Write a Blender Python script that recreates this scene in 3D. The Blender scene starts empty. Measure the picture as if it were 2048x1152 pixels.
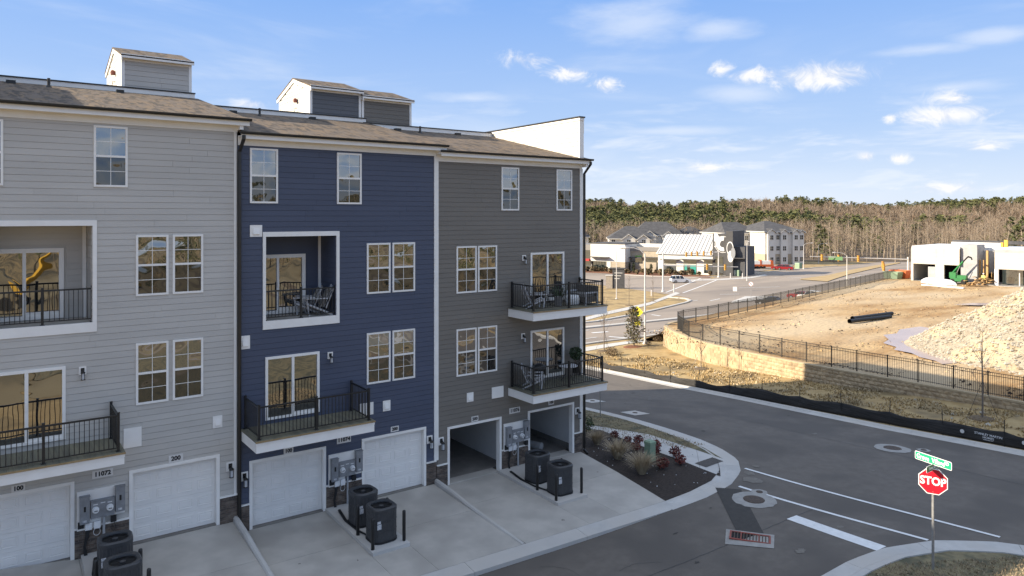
import bpy, math, random
import numpy as np
from mathutils import Vector, Matrix, noise as mnoise
R = random.Random(7)
SC = bpy.context.scene
COL = SC.collection
# ------------------------------------------------------------------ camera
FX, CXP, YH = 1440., 1024., 431.
TH = math.atan2(1978., 1440.); CT_, ST_ = math.cos(TH), math.sin(TH)
CAMD, CAMH = 24.5, 10.
cam_d = bpy.data.cameras.new('camera'); cam = bpy.data.objects.new('camera', cam_d); COL.objects.link(cam)
cam.location = (0, -CAMD, CAMH)
cam.rotation_euler = (math.radians(90), 0, TH - math.radians(90))
cam_d.sensor_width = 36; cam_d.lens = 36*FX/2048; cam_d.shift_y = -(576-YH)/2048
cam_d.clip_start = .2; cam_d.clip_end = 9000
SC.camera = cam
# ------------------------------------------------------------------ sun and sky
SAZ, SEL = math.radians(27.0), math.radians(23.8)
SUNV = Vector((-math.cos(SAZ)*math.cos(SEL), math.sin(SAZ)*math.cos(SEL), math.sin(SEL)))
sl = bpy.data.lights.new('sun', 'SUN'); sun = bpy.data.objects.new('sun', sl); COL.objects.link(sun)
sl.energy = 3.15; sl.angle = math.radians(.5); sl.color = (1, .86, .66)
sun.rotation_euler = SUNV.to_track_quat('Z', 'Y').to_euler(); sun.location = (-30, 20, 60)
world = bpy.data.worlds.new('World'); SC.world = world; world.use_nodes = True
EXPOSURE = 1.68
SC.view_settings.view_transform = 'Standard'; SC.view_settings.look = 'None'
SC.view_settings.exposure = EXPOSURE; SC.view_settings.gamma = 1
SC.render.engine = 'CYCLES'
SC.cycles.max_bounces = 5; SC.cycles.diffuse_bounces = 4; SC.cycles.glossy_bounces = 3; SC.cycles.transparent_max_bounces = 6; SC.cycles.use_denoising = True
SC.cycles.caustics_reflective = False; SC.cycles.caustics_refractive = False
def build_world():
    nt = world.node_tree; N = nt.nodes; L = nt.links
    N.clear()
    out = N.new('ShaderNodeOutputWorld'); bg = N.new('ShaderNodeBackground')
    sky = N.new('ShaderNodeTexSky'); sky.sky_type = 'NISHITA'; sky.sun_disc = False
    sky.sun_elevation = SEL; sky.sun_rotation = math.atan2(SUNV.x, SUNV.y)
    sky.air_density = 1.0; sky.dust_density = .6; sky.ozone_density = 1.3; sky.altitude = 100
    tc = N.new('ShaderNodeTexCoord'); sep = N.new('ShaderNodeSeparateXYZ'); L.new(tc.outputs['Generated'], sep.inputs[0])
    def m(op, a, b=None, c=None, cl=False):
        n = N.new('ShaderNodeMath'); n.operation = op; n.use_clamp = cl
        for i, x in enumerate((a, b, c)):
            if x is None: continue
            if isinstance(x, (int, float)): n.inputs[i].default_value = x
            else: L.new(x, n.inputs[i])
        return n.outputs[0]
    X, Y, Z = sep.outputs
    # direction as azimuth-tangent u (right of the street view) and elevation v
    rr = m('SUBTRACT', m('MULTIPLY', X, ST_), m('MULTIPLY', Y, CT_))
    ff = m('ADD', m('MULTIPLY', X, CT_), m('MULTIPLY', Y, ST_))
    az = m('ARCTAN2', rr, ff); el = m('ARCSINE', Z)
    cmb = N.new('ShaderNodeCombineXYZ'); L.new(az, cmb.inputs[0]); L.new(el, cmb.inputs[1])
    def noise(sx, sy, det, rough, seed, dist=0., rot=0.):
        mp = N.new('ShaderNodeMapping'); L.new(cmb.outputs[0], mp.inputs[0])
        mp.inputs['Scale'].default_value = (sx, sy, 1); mp.inputs['Location'].default_value = (seed, seed*.7, seed*.3)
        mp.inputs['Rotation'].default_value = (0, 0, rot)
        t = N.new('ShaderNodeTexNoise'); t.inputs['Scale'].default_value = 1; t.inputs['Detail'].default_value = det
        t.inputs['Roughness'].default_value = rough; t.inputs['Distortion'].default_value = dist
        L.new(mp.outputs[0], t.inputs['Vector']); return t.outputs['Fac']
    def ramp(x, a, b):
        n = N.new('ShaderNodeMapRange'); n.interpolation_type = 'SMOOTHSTEP'; L.new(x, n.inputs[0])
        n.inputs[1].default_value = a; n.inputs[2].default_value = b; return n.outputs[0]
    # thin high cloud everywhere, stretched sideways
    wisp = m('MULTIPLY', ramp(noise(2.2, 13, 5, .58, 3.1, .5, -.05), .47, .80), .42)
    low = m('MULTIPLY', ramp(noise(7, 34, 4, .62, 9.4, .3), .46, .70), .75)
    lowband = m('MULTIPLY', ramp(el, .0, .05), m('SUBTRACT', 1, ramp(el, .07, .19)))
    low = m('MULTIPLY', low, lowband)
    # the fair-weather clouds that stand over the wood and the roofs
    wobn = noise(24, 34, 5, .66, 1.7, .8)
    vn = noise(9, 30, 4, .6, 4.4)
    def blobs(lst):
        best = None
        for (px, py, w, h, t) in lst:
            a0 = math.atan((px-CXP)/FX); e0 = math.atan((YH-py)/math.hypot(FX, px-CXP)); kk = math.cos(a0)
            sa, se = FX/w/kk/kk, FX/h/kk
            v = N.new('ShaderNodeVectorMath'); v.operation = 'MULTIPLY_ADD'; L.new(cmb.outputs[0], v.inputs[0])
            v.inputs[1].default_value = (sa, se, 0); v.inputs[2].default_value = (-a0*sa, -e0*se, 0)
            d = N.new('ShaderNodeVectorMath'); d.operation = 'LENGTH'; L.new(v.outputs[0], d.inputs[0])
            q = d.outputs['Value'] if t == 0 else m('ADD', d.outputs['Value'], t)
            best = q if best is None else m('MINIMUM', best, q)
        return best
    q = blobs([(1640,152,105,26,0), (1512,150,46,17,.1), (1440,138,32,16,.3), (1890,230,95,18,0), (1905,197,52,20,.25), (1780,237,16,11,.2), (1050,120,72,20,.4), (1140,146,56,20,.3), (1212,171,30,16,.15), (1733,313,24,13,.2),
               (1800,317,26,11,.2), (500,210,44,12,.2), (1970,292,62,17,.4), (1410,335,70,15,.5), (1900,376,130,18,.4), (2300,180,120,30,.1), (-200,150,140,26,.1), (2600,280,140,22,.1), (-900,200,160,30,.1)])
    puff = m('SUBTRACT', 1, ramp(m('SUBTRACT', q, m('MULTIPLY', m('SUBTRACT', wobn, .5), 2.5)), .10, 1.35))
    q = blobs([(1270,45,130,52,0), (1430,62,90,26,.1), (1990,72,95,18,0), (1850,100,200,18,.35), (1480,190,95,24,.05), (940,196,120,14,.1), (1340,262,170,12,.1), (1900,175,180,20,.3)])
    veil = m('MULTIPLY', m('SUBTRACT', 1, ramp(m('SUBTRACT', q, m('MULTIPLY', m('SUBTRACT', vn, .5), 1.6)), .1, 1.25)), .5)
    def mix(fac, a, b):
        n = N.new('ShaderNodeMix'); n.data_type = 'RGBA'
        if isinstance(fac, float): n.inputs[0].default_value = fac
        else: L.new(fac, n.inputs[0])
        for i, x in ((6, a), (7, b)):
            if isinstance(x, tuple): n.inputs[i].default_value = x
            else: L.new(x, n.inputs[i])
        return n.outputs[2]
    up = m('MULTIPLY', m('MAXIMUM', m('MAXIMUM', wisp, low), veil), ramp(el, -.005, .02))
    cr = N.new('ShaderNodeValToRGB'); L.new(m('MULTIPLY', el, 1/1.5708, cl=True), cr.inputs[0]); e = cr.color_ramp.elements
    for i, (p, c_) in enumerate(((0, (2.12, 2.35, 2.68)), (.075, (1.22, 1.70, 2.55)), (.19, (.66, 1.24, 2.48)), (.42, (1.75, 2.1, 2.75)), (1, (2.25, 2.45, 2.8)))):  # top two stops raised above the visible sky to fill the shade
        el_ = e[i] if i < 2 else e.new(p)
        el_.position = p; el_.color = (*[v/6 for v in c_], 1)
    sc6 = N.new('ShaderNodeVectorMath'); sc6.operation = 'SCALE'; L.new(cr.outputs[0], sc6.inputs[0]); sc6.inputs['Scale'].default_value = 6
    hor = mix(.975, sky.outputs[0], sc6.outputs[0])
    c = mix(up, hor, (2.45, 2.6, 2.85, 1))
    shade = mix(ramp(wobn, .40, .62), (2.1, 2.25, 2.6, 1), (2.95, 2.9, 2.85, 1))
    c = mix(m('MULTIPLY', puff, .93), c, shade)
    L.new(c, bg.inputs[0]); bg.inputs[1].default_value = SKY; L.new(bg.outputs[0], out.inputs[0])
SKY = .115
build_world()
# ------------------------------------------------------------------ helpers
def tag(o, label=None, cat=None, group=None, kind=None):
    for k, v in (('label', label), ('category', cat), ('group', group), ('kind', kind)):
        if v: o[k] = v
    return o
def W(o):
    v = Vector((0, 0, 0))
    while o is not None: v += o.location; o = o.parent
    return v
def link(name, data, parent=None, loc=None):
    o = bpy.data.objects.new(name, data); COL.objects.link(o)
    if parent is not None: o.parent = parent
    if loc is not None: o.location = Vector(loc) - W(parent)
    return o
def empty(name, loc, label=None, cat=None, group=None, rz=0):
    o = link(name, None, None, loc); o.empty_display_size = .2; o.rotation_euler.z = rz
    return tag(o, label, cat, group)
class MB:
    def __init__(s): s.v = []; s.f = []; s.m = []; s.ci = 0
    def q(s, *p):
        n = len(s.v); s.v += [tuple(a) for a in p]; s.f.append(tuple(range(n, n+len(p)))); s.m.append(s.ci); return s
    def box(s, x0, x1, y0, y1, z0, z1):
        n = len(s.v)
        s.v += [(x0,y0,z0),(x1,y0,z0),(x1,y1,z0),(x0,y1,z0),(x0,y0,z1),(x1,y0,z1),(x1,y1,z1),(x0,y1,z1)]
        for f in ((0,3,2,1),(4,5,6,7),(0,1,5,4),(1,2,6,5),(2,3,7,6),(3,0,4,7)):
            s.f.append(tuple(n+i for i in f)); s.m.append(s.ci)
        return s
    def prism(s, pts, d):                      # closed outline pts (3d), extruded by vector d
        n = len(s.v); k = len(pts)
        s.v += [tuple(p) for p in pts] + [(p[0]+d[0], p[1]+d[1], p[2]+d[2]) for p in pts]
        s.f.append(tuple(range(n+k-1, n-1, -1))); s.f.append(tuple(range(n+k, n+2*k)))
        for i in range(k):
            j = (i+1) % k; s.f.append((n+i, n+j, n+k+j, n+k+i))
        s.m += [s.ci]*(k+2); return s
    def loops(s, rings, closed=True, cap=True):
        n = len(s.v); k = len(rings[0])
        for r in rings: s.v += [tuple(p) for p in r]
        for a in range(len(rings)-1):
            for i in range(k if closed else k-1):
                j = (i+1) % k
                s.f.append((n+a*k+i, n+a*k+j, n+(a+1)*k+j, n+(a+1)*k+i)); s.m.append(s.ci)
        if cap and closed:
            s.f.append(tuple(range(n+k-1, n-1, -1))); s.f.append(tuple(n+(len(rings)-1)*k+i for i in range(k))); s.m += [s.ci]*2
        return s
    def path(s, pts, r, n=6, cap=True):        # tube through points, r a number or a list
        pts = [Vector(p) for p in pts]; rs = r if isinstance(r, (list, tuple)) else [r]*len(pts); rings = []
        for i, p in enumerate(pts):
            t = (pts[min(i+1, len(pts)-1)] - pts[max(i-1, 0)])
            t = t.normalized() if t.length > 1e-9 else Vector((0, 0, 1))
            u = t.cross(Vector((0, 0, 1)));
            if u.length < .05: u = t.cross(Vector((0, 1, 0)))
            u.normalize(); w = t.cross(u)
            rings.append([p + (u*math.cos(2*math.pi*k/n) + w*math.sin(2*math.pi*k/n))*rs[i] for k in range(n)])
        return s.loops(rings, cap=cap)
    def lathe(s, prof, c, n=16):
        return s.loops([[(c[0]+r*math.cos(2*math.pi*k/n), c[1]+r*math.sin(2*math.pi*k/n), c[2]+z) for k in range(n)] for r, z in prof])
    def mesh(s, mats, org=(0, 0, 0), smooth=False, name='m'):
        me = bpy.data.meshes.new(name); o = Vector(org)
        me.from_pydata([(a-o.x, b-o.y, c-o.z) for a, b, c in s.v], [], s.f)
        for m_ in (mats if isinstance(mats, (list, tuple)) else [mats]): me.materials.append(m_)
        if any(s.m): me.polygons.foreach_set('material_index', s.m)
        if smooth: me.polygons.foreach_set('use_smooth', [True]*len(me.polygons))
        me.update(); return me
    def obj(s, name, mats, parent=None, org=None, smooth=False):
        if org is None: org = W(parent)
        return link(name, s.mesh(mats, org, smooth, name), parent, org)
_cube = {}
def cube(mt):
    if mt.name not in _cube: _cube[mt.name] = MB().box(0, 1, 0, 1, 0, 1).mesh(mt, name='piece')
    return _cube[mt.name]
def bx(name, mt, parent, x0, x1, y0, y1, z0, z1):
    o = link(name, cube(mt), parent, (x0, y0, z0)); o.scale = (x1-x0, y1-y0, z1-z0); return o
def text_mesh(txt, size, mt, depth=.004, bold=0., sx=1., name='lettering', align='CENTER'):
    cu = bpy.data.curves.new('txt', 'FONT'); cu.body = txt; cu.size = size; cu.align_x = align; cu.align_y = 'CENTER'
    cu.extrude = depth; cu.offset = bold; cu.resolution_u = 3
    o = bpy.data.objects.new('txt', cu); COL.objects.link(o); bpy.context.view_layer.update()
    me = bpy.data.meshes.new_from_object(o.evaluated_get(bpy.context.evaluated_depsgraph_get()))
    bpy.data.objects.remove(o); me.materials.clear(); me.materials.append(mt); me.name = name
    if sx != 1: me.transform(Matrix.Diagonal((sx, 1, 1, 1)))
    return me
def letter(name, txt, size, mt, parent, loc, rot=(math.pi/2, 0, 0), **k):
    o = link(name, text_mesh(txt, size, mt, **k), parent, loc); o.rotation_euler = rot; return o
# ------------------------------------------------------------------ materials
def pm(name, c1, c2=None, scale=3., rough=.7, metal=0., bump=0., bscale=None, rnd=0., stretch=(1, 1, 1), c3=None, s3=.4, detail=3, lo=.35, hi=.65, lo3=.45, hi3=.62, spec=None, obj=False, bdist=.02):
    mt = bpy.data.materials.new(name); mt.use_nodes = True; nt = mt.node_tree; N = nt.nodes; L = nt.links
    b = N['Principled BSDF']; b.inputs['Roughness'].default_value = rough; b.inputs['Metallic'].default_value = metal
    if spec is not None: b.inputs['Specular IOR Level'].default_value = spec
    c = lambda x: (x[0], x[1], x[2], 1)
    b.inputs['Base Color'].default_value = c(c1)
    g = N.new('ShaderNodeNewGeometry'); src = g.outputs['Position']
    if obj: src = N.new('ShaderNodeTexCoord').outputs['Object']
    def noi(sc, det=5, st=(1, 1, 1)):
        mp = N.new('ShaderNodeMapping'); mp.inputs['Scale'].default_value = [sc*a for a in st]; L.new(src, mp.inputs[0])
        t = N.new('ShaderNodeTexNoise'); t.inputs['Scale'].default_value = 1; t.inputs['Detail'].default_value = det; t.inputs['Roughness'].default_value = .6
        L.new(mp.outputs[0], t.inputs['Vector']); return t.outputs['Fac']
    def mr(x, a, b_):
        n = N.new('ShaderNodeMapRange'); L.new(x, n.inputs[0]); n.inputs[1].default_value = a; n.inputs[2].default_value = b_; return n.outputs[0]
    def mx(f, a, b_):
        n = N.new('ShaderNodeMix'); n.data_type = 'RGBA'; L.new(f, n.inputs[0])
        for i, x in ((6, a), (7, b_)):
            if isinstance(x, tuple): n.inputs[i].default_value = x
            else: L.new(x, n.inputs[i])
        return n.outputs[2]
    col = None
    if c2 is not None: col = mx(mr(noi(scale, detail, stretch), lo, hi), c(c1), c(c2))
    if c3 is not None: col = mx(mr(noi(s3, 2, stretch), lo3, hi3), col, c(c3))
    if rnd:
        oi = N.new('ShaderNodeObjectInfo'); hs = N.new('ShaderNodeHueSaturation')
        r = N.new('ShaderNodeMapRange'); L.new(oi.outputs['Random'], r.inputs[0]); r.inputs[3].default_value = 1-rnd; r.inputs[4].default_value = 1+rnd
        L.new(r.outputs[0], hs.inputs['Value'])
        if col is None: hs.inputs['Color'].default_value = c(c1)
        else: L.new(col, hs.inputs['Color'])
        col = hs.outputs[0]
    if col is not None: L.new(col, b.inputs['Base Color'])
    if bump:
        bp = N.new('ShaderNodeBump'); bp.inputs['Strength'].default_value = bump; bp.inputs['Distance'].default_value = bdist
        L.new(noi(bscale or scale*3, 2, stretch), bp.inputs['Height']); L.new(bp.outputs[0], b.inputs['Normal'])
    return mt
MT = {}
def siding(key, c):
    MT[key] = pm(key, c, tuple(x*.90 for x in c), 1.1, .62, rnd=.032, stretch=(.25, 1, 1))
siding('siding_grey', (.53, .505, .465)); siding('siding_blue', (.070, .084, .130)); siding('siding_dark', (.19, .172, .148))
siding('siding_cream', (.60, .58, .53)); siding('siding_slate', (.125, .130, .142))
MT['white'] = pm('white_trim', (.88, .855, .81), (.83, .80, .755), 2.2, .5, rnd=.02)
MT['door_white'] = pm('garage_door_white', (.82, .795, .755), (.77, .75, .715), 1.2, .5, bump=.06, bscale=60, rnd=.03)
MT['black'] = pm('black_metal', (.012, .012, .013), (.018, .018, .018), 6, .42)
MT['gutter'] = pm('black_gutter', (.014, .013, .012), (.022, .02, .018), 4, .35)
MT['galv'] = pm('galvanised_box', (.30, .31, .325), (.24, .25, .265), 7, .5, metal=.35)
MT['steel'] = pm('galvanised_post', (.42, .42, .42), (.33, .33, .33), 10, .45, metal=.6)
MT['deck'] = pm('deck_board', (.20, .185, .125), (.13, .125, .095), 5, .75, stretch=(1, .12, 1), rnd=.13, bump=.2)
MT['deckedge'] = pm('raw_lumber', (.36, .25, .12), (.27, .18, .09), 6, .75, rnd=.08)
MT['concrete'] = pm('concrete', (.47, .44, .395), (.385, .36, .325), .9, .85, bump=.15, bscale=60, rnd=.035, c3=(.36, .335, .30), s3=.45, lo3=.50, hi3=.72, bdist=.006)
MT['kerb'] = pm('kerb_concrete', (.52, .505, .48), (.44, .43, .41), 1.4, .85, bump=.15, bscale=50, rnd=.04, c3=(.49, .46, .42), s3=.3, bdist=.006)
MT['walk'] = pm('walk_concrete', (.52, .505, .48), (.46, .45, .43), 1.0, .85, bump=.12, bscale=50, rnd=.03, c3=(.55, .53, .50), s3=.3, bdist=.006)
MT['darkcon'] = pm('garage_slab', (.17, .155, .14), (.22, .205, .185), 1.4, .8)
MT['drywall'] = pm('drywall', (.72, .71, .69), (.66, .65, .63), .8, .9)
MT['dark'] = pm('dark_void', (.012, .012, .013), None, rough=.9)
MT['brickstuff'] = pm('brick_mix', (.115, .083, .065), (.185, .15, .12), 9, .9, stretch=(.45, .45, 1.3), detail=2, lo=.38, hi=.62, c3=(.075, .06, .052), s3=6)
MT['stoneband'] = pm('grey_band', (.22, .21, .20), None, rough=.8)
MT['mortar'] = pm('mortar', (.20, .19, .175), (.16, .15, .14), 12, .95)
MT['plate'] = pm('plaque_grey', (.68, .66, .63), None, rough=.6)
MT['ink'] = pm('ink', (.015, .015, .017), None, rough=.6)
MT['whitepaint'] = pm('white_paint', (.78, .78, .77), (.68, .68, .67), 5, .6)
MT['lampglass'] = pm('lamp_glass', (.55, .57, .6), (.4, .42, .45), 8, .12)
MT['ac'] = pm('condenser_grey', (.040, .041, .044), (.052, .053, .056), 8, .45, rnd=.05)
MT['acdark'] = pm('condenser_dark', (.010, .010, .011), None, rough=.6)
MT['sticker'] = pm('sticker_white', (.7, .7, .7), (.35, .36, .4), 30, .5)
MT['pipe'] = pm('pvc_grey', (.36, .37, .38), None, rough=.5)
def glass_mat(name, base, refl, wob, wscale):
    mt = bpy.data.materials.new(name); mt.use_nodes = True; nt = mt.node_tree; N = nt.nodes; L = nt.links
    N.remove(N['Principled BSDF']); out = N['Material Output']
    d = N.new('ShaderNodeBsdfDiffuse'); d.inputs[0].default_value = (*base, 1)
    g = N.new('ShaderNodeBsdfGlossy'); g.inputs['Roughness'].default_value = .012; g.inputs['Color'].default_value = (.93, .93, .92, 1)
    lw = N.new('ShaderNodeFresnel'); lw.inputs[0].default_value = 1.5
    mr = N.new('ShaderNodeMapRange'); L.new(lw.outputs[0], mr.inputs[0]); mr.inputs[1].default_value = 0; mr.inputs[2].default_value = 1; mr.inputs[3].default_value = refl; mr.inputs[4].default_value = 1
    mx = N.new('ShaderNodeMixShader'); L.new(mr.outputs[0], mx.inputs[0]); L.new(d.outputs[0], mx.inputs[1]); L.new(g.outputs[0], mx.inputs[2]); L.new(mx.outputs[0], out.inputs[0])
    ge = N.new('ShaderNodeNewGeometry'); t = N.new('ShaderNodeTexNoise'); t.inputs['Scale'].default_value = wscale; t.inputs['Detail'].default_value = .6
    t.inputs['Distortion'].default_value = .4
    L.new(ge.outputs['Position'], t.inputs['Vector'])
    bp = N.new('ShaderNodeBump'); bp.inputs['Strength'].default_value = 1; bp.inputs['Distance'].default_value = wob; L.new(t.outputs['Fac'], bp.inputs['Height'])
    L.new(bp.outputs[0], g.inputs['Normal']); return mt
MT['glass'] = glass_mat('window_glass', (.020, .021, .022), .28, .045, 1.5)
MT['glasslow'] = glass_mat('window_glass_behind_screen', (.022, .022, .021), .08, .04, 1.5)
MT['glassdoor'] = glass_mat('door_glass', (.018, .019, .02), .26, .012, 1.1)
MT['glassblind'] = glass_mat('glass_over_blind', (.17, .17, .165), .24, .03, 1.5)
MT['glassfar'] = glass_mat('shop_glass', (.02, .03, .03), .22, .004, .6)
# ------------------------------------------------------------------ terrain
CTL = [(-60,-60,0),(-60,0,.3),(-60,60,-.5),(-15,-9,-.35),(-15,15,-.4),(0,-3,-.62),(3,-9,-.52),(12,-3,-1.0),(12,-9,-.80),(12,-20,-.6),(20,-3,-1.05),(21,-9,-.93),
 (22.8,-14.6,-.68),(20,-25,-.5),(24,-7,-.95),(23.5,-3,-.85),(26,-1,-1.0),(28.6,-5,-1.1),(28.9,1,-1.2),(29.1,8,-1.6),(29.4,15,-2.2),(24,6,-1.1),(23,14,-1.8),
 (28,-15,-.85),(33,-7,-1.25),(34,4,-1.75),(35,14,-2.5),(39.7,-11,-1.42),(40,-3,-1.75),(40.5,4,-2.15),(41,11,-2.55),(41.5,18,-2.9),(49,-12,-1.5),(49,-6,-1.65),
 (49,6,-2.25),(49.8,15,-2.65),(55,26,-3.1),(35,25,-3.1),(48,31,-3.6),(20,30,-2.8),(0,30,-1.5),(60,33,-4),(60,43,-4.1),(60,60,-4.3),(20,60,-3.5),(90,37,-4.6),
 (97,56,-4.9),(80,64,-4.7),(115,75,-5.5),(114,50,-5),(135,110,-6),(160,70,-5.2),(165,92,-5.8),(150,125,-6),(120,140,-6.2),(220,95,-6),(210,125,-6),(300,110,-6.5),
 (250,180,-6.5),(100,220,-6.5),(180,40,-4.5),(250,40,-5),(70,5,-2.6),(100,10,-3),(130,20,-3.2),(0,-60,-.8),(60,-40,-1.3),(120,-40,-2),(0,-150,-1.5),(150,-150,-3),(300,-100,-4)]
_P = np.array([(a, b) for a, b, c in CTL], float)/50.; _Z = np.array([c for a, b, c in CTL], float)
def _U(r2): return np.where(r2 > 1e-12, r2*np.log(np.maximum(r2, 1e-12)), 0)
_n = len(_P); _K = _U(((_P[:, None]-_P[None])**2).sum(-1)) + np.eye(_n)*.002
_A = np.zeros((_n+3, _n+3)); _A[:_n, :_n] = _K; _A[:_n, _n] = 1; _A[:_n, _n+1:] = _P; _A[_n, :_n] = 1; _A[_n+1:, :_n] = _P.T
_S = np.linalg.solve(_A, np.concatenate([_Z, [0, 0, 0]]))
def _ss(a, b, x): t = np.clip((x-a)/(b-a), 0, 1); return t*t*(3-2*t)
def gzv(x, y):
    x = np.asarray(x, float); y = np.asarray(y, float); sh = x.shape
    p = np.stack([x.ravel(), y.ravel()], 1)/50.
    u = _U(((p[:, None]-_P[None])**2).sum(-1))
    z = np.clip(u@_S[:_n] + _S[_n] + p@_S[_n+1:], -7, .8)
    X, Y = x.ravel(), y.ravel()+CAMD; r = np.hypot(X, Y)
    f = (X*CT_+Y*ST_)/np.maximum(r, 1); fr = _ss(-.1, .5, f)
    far = -6.8*fr - 1.5*(1-fr) + fr*(16.3*_ss(290, 640, r) + 6*_ss(640, 1100, r)) + fr*(2.6*np.sin(X*.011)*np.cos(Y*.009)+2.2*np.sin((X-1.4*Y)*.021+1))*_ss(300, 520, r)
    w = _ss(235, 330, r)
    return ((1-w)*z + w*far).reshape(sh)
def gz(x, y): return float(gzv(np.array([x]), np.array([y]))[0])
def ray(px): k = (px-CXP)/FX; return CT_+k*ST_, ST_-k*CT_
def at(px, py, off=0.):                         # the ground point a sight line through the photograph meets
    a, b = ray(px); s = (py-YH)/FX; d = np.arange(12, 420, .2)
    h = CAMH-s*d-gzv(a*d, b*d-CAMD)-off; i = int(np.argmax(h < 0)); i = max(i, 1)
    t = d[i-1] + .2*h[i-1]/(h[i-1]-h[i]+1e-9); x, y = a*t, b*t-CAMD
    return Vector((x, y, gz(x, y)))
def atz(px, py, Z):
    d = (CAMH-Z)*FX/(py-YH); a, b = ray(px); return Vector((a*d, b*d-CAMD, Z))
def atd(px, py, d): a, b = ray(px); return Vector((a*d, b*d-CAMD, CAMH-(py-YH)*d/FX))
def seg(a, b, n): return [a+(b-a)*i/n for i in range(n)]
def ground():
    xs = np.array(seg(-4000,-400,6)+seg(-400,-60,17)+seg(-60,-5,22)+seg(-5,60,65)+seg(60,135,50)+seg(135,330,50)+seg(330,900,38)+seg(900,4000,8)+[4000])
    ys = np.array(seg(-4000,-400,6)+seg(-400,-60,17)+seg(-60,-25,14)+seg(-25,50,75)+seg(50,135,55)+seg(135,330,50)+seg(330,1000,42)+seg(1000,4000,8)+[4000])
    GX, GY = np.meshgrid(xs, ys, indexing='ij'); GZ = np.zeros_like(GX)
    for i in range(len(xs)): GZ[i] = gzv(GX[i], GY[i])
    nx, ny = len(xs), len(ys); idx = np.arange(nx*ny).reshape(nx, ny)
    fc = np.stack([idx[:-1, :-1], idx[1:, :-1], idx[1:, 1:], idx[:-1, 1:]], -1).reshape(-1, 4)
    me = bpy.data.meshes.new('ground'); me.from_pydata(np.stack([GX, GY, GZ], -1).reshape(-1, 3).tolist(), [], fc.tolist())
    me.polygons.foreach_set('use_smooth', [True]*len(me.polygons))
    me.materials.append(MT['drygrass']); o = link('ground', me); tag(o, kind='structure'); return o
MT['drygrass'] = pm('dry_grass', (.33, .225, .095), (.42, .31, .15), 1.3, .95, c3=(.20, .145, .07), s3=.33, bump=.6, bscale=14, lo3=.48, hi3=.64)
MT['verge'] = pm('verge_grass', (.17, .14, .075), (.225, .19, .105), 4, .95, c3=(.09, .085, .05), s3=1.5, bump=.6, bscale=25)
MT['asphalt'] = pm('asphalt', (.122, .105, .089), (.145, .126, .107), 2.6, .88, c3=(.10, .087, .075), s3=.28, bump=.25, bscale=90, bdist=.006)
MT['asphalt_old'] = pm('asphalt_road', (.33, .275, .225), (.285, .24, .20), .7, .9, c3=(.235, .20, .17), s3=.12, stretch=(.25, 1, 1), bump=.1, bscale=60, bdist=.006)
MT['asphalt_new'] = pm('asphalt_patch', (.046, .041, .036), (.058, .052, .046), 6, .9, bump=.3, bscale=120, bdist=.006)
MT['mulch'] = pm('mulch', (.020, .014, .011), (.052, .037, .028), 11, .98, bump=1, bscale=30, detail=8)
MT['mulch_red'] = pm('mulch_red', (.24, .10, .05), (.15, .07, .04), 2, .98, bump=1, bscale=10)
MT['dirt'] = pm('lot_dirt', (.30, .172, .066), (.47, .325, .165), .22, .97, c3=(.50, .385, .24), s3=.06, bump=.8, bscale=1.6, detail=7, lo=.40, hi=.60, bdist=.15, stretch=(.55, 1.6, 1))
MT['forestfloor'] = pm('leaf_litter', (.15, .108, .07), (.10, .075, .05), .3, 1)
ground()
def strip(name, A, B, mt, off=.02, du=1., nv=6, kind='structure', parent=None, z=None, thick=0):
    """ground-following ribbon between the lines A and B (same number of points)"""
    A = [Vector((p[0], p[1])) for p in A]; B = [Vector((p[0], p[1])) for p in B]; ra = []; rb = []
    for i in range(len(A)-1):
        n = max(1, int(math.ceil(max((A[i+1]-A[i]).length, (B[i+1]-B[i]).length)/du)))
        for k in range(n): ra.append(A[i].lerp(A[i+1], k/n)); rb.append(B[i].lerp(B[i+1], k/n))
    ra.append(A[-1]); rb.append(B[-1]); P = []
    for a, b in zip(ra, rb):
        for k in range(nv+1): c = a.lerp(b, k/nv); P.append((c.x, c.y))
    P = np.array(P); Z = gzv(P[:, 0], P[:, 1])+off if z is None else np.full(len(P), z)
    m = MB(); m.v = [(float(p[0]), float(p[1]), float(h)) for p, h in zip(P, Z)]
    for i in range(len(ra)-1):
        for k in range(nv): j = i*(nv+1)+k; m.f.append((j, j+1, j+nv+2, j+nv+1)); m.m.append(0)
    if thick:                                   # side faces all round
        nn = len(ra); ring = [i*(nv+1) for i in range(nn)] + [(nn-1)*(nv+1)+k for k in range(1, nv+1)] + [i*(nv+1)+nv for i in range(nn-2, -1, -1)] + [k for k in range(nv-1, 0, -1)]
        base = len(m.v); m.v += [(m.v[i][0], m.v[i][1], m.v[i][2]-thick) for i in ring]; q = len(ring)
        for i in range(q): j = (i+1) % q; m.f.append((ring[i], ring[j], base+j, base+i)); m.m.append(0)
    o = m.obj(name, mt, parent)
    a_, b_ = Vector(m.v[0]), Vector(m.v[nv])
    me = o.data
    if sum(p.normal.z for p in list(me.polygons)[:20]) < 0: me.flip_normals()
    if kind: tag(o, kind=kind)
    return o
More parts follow.
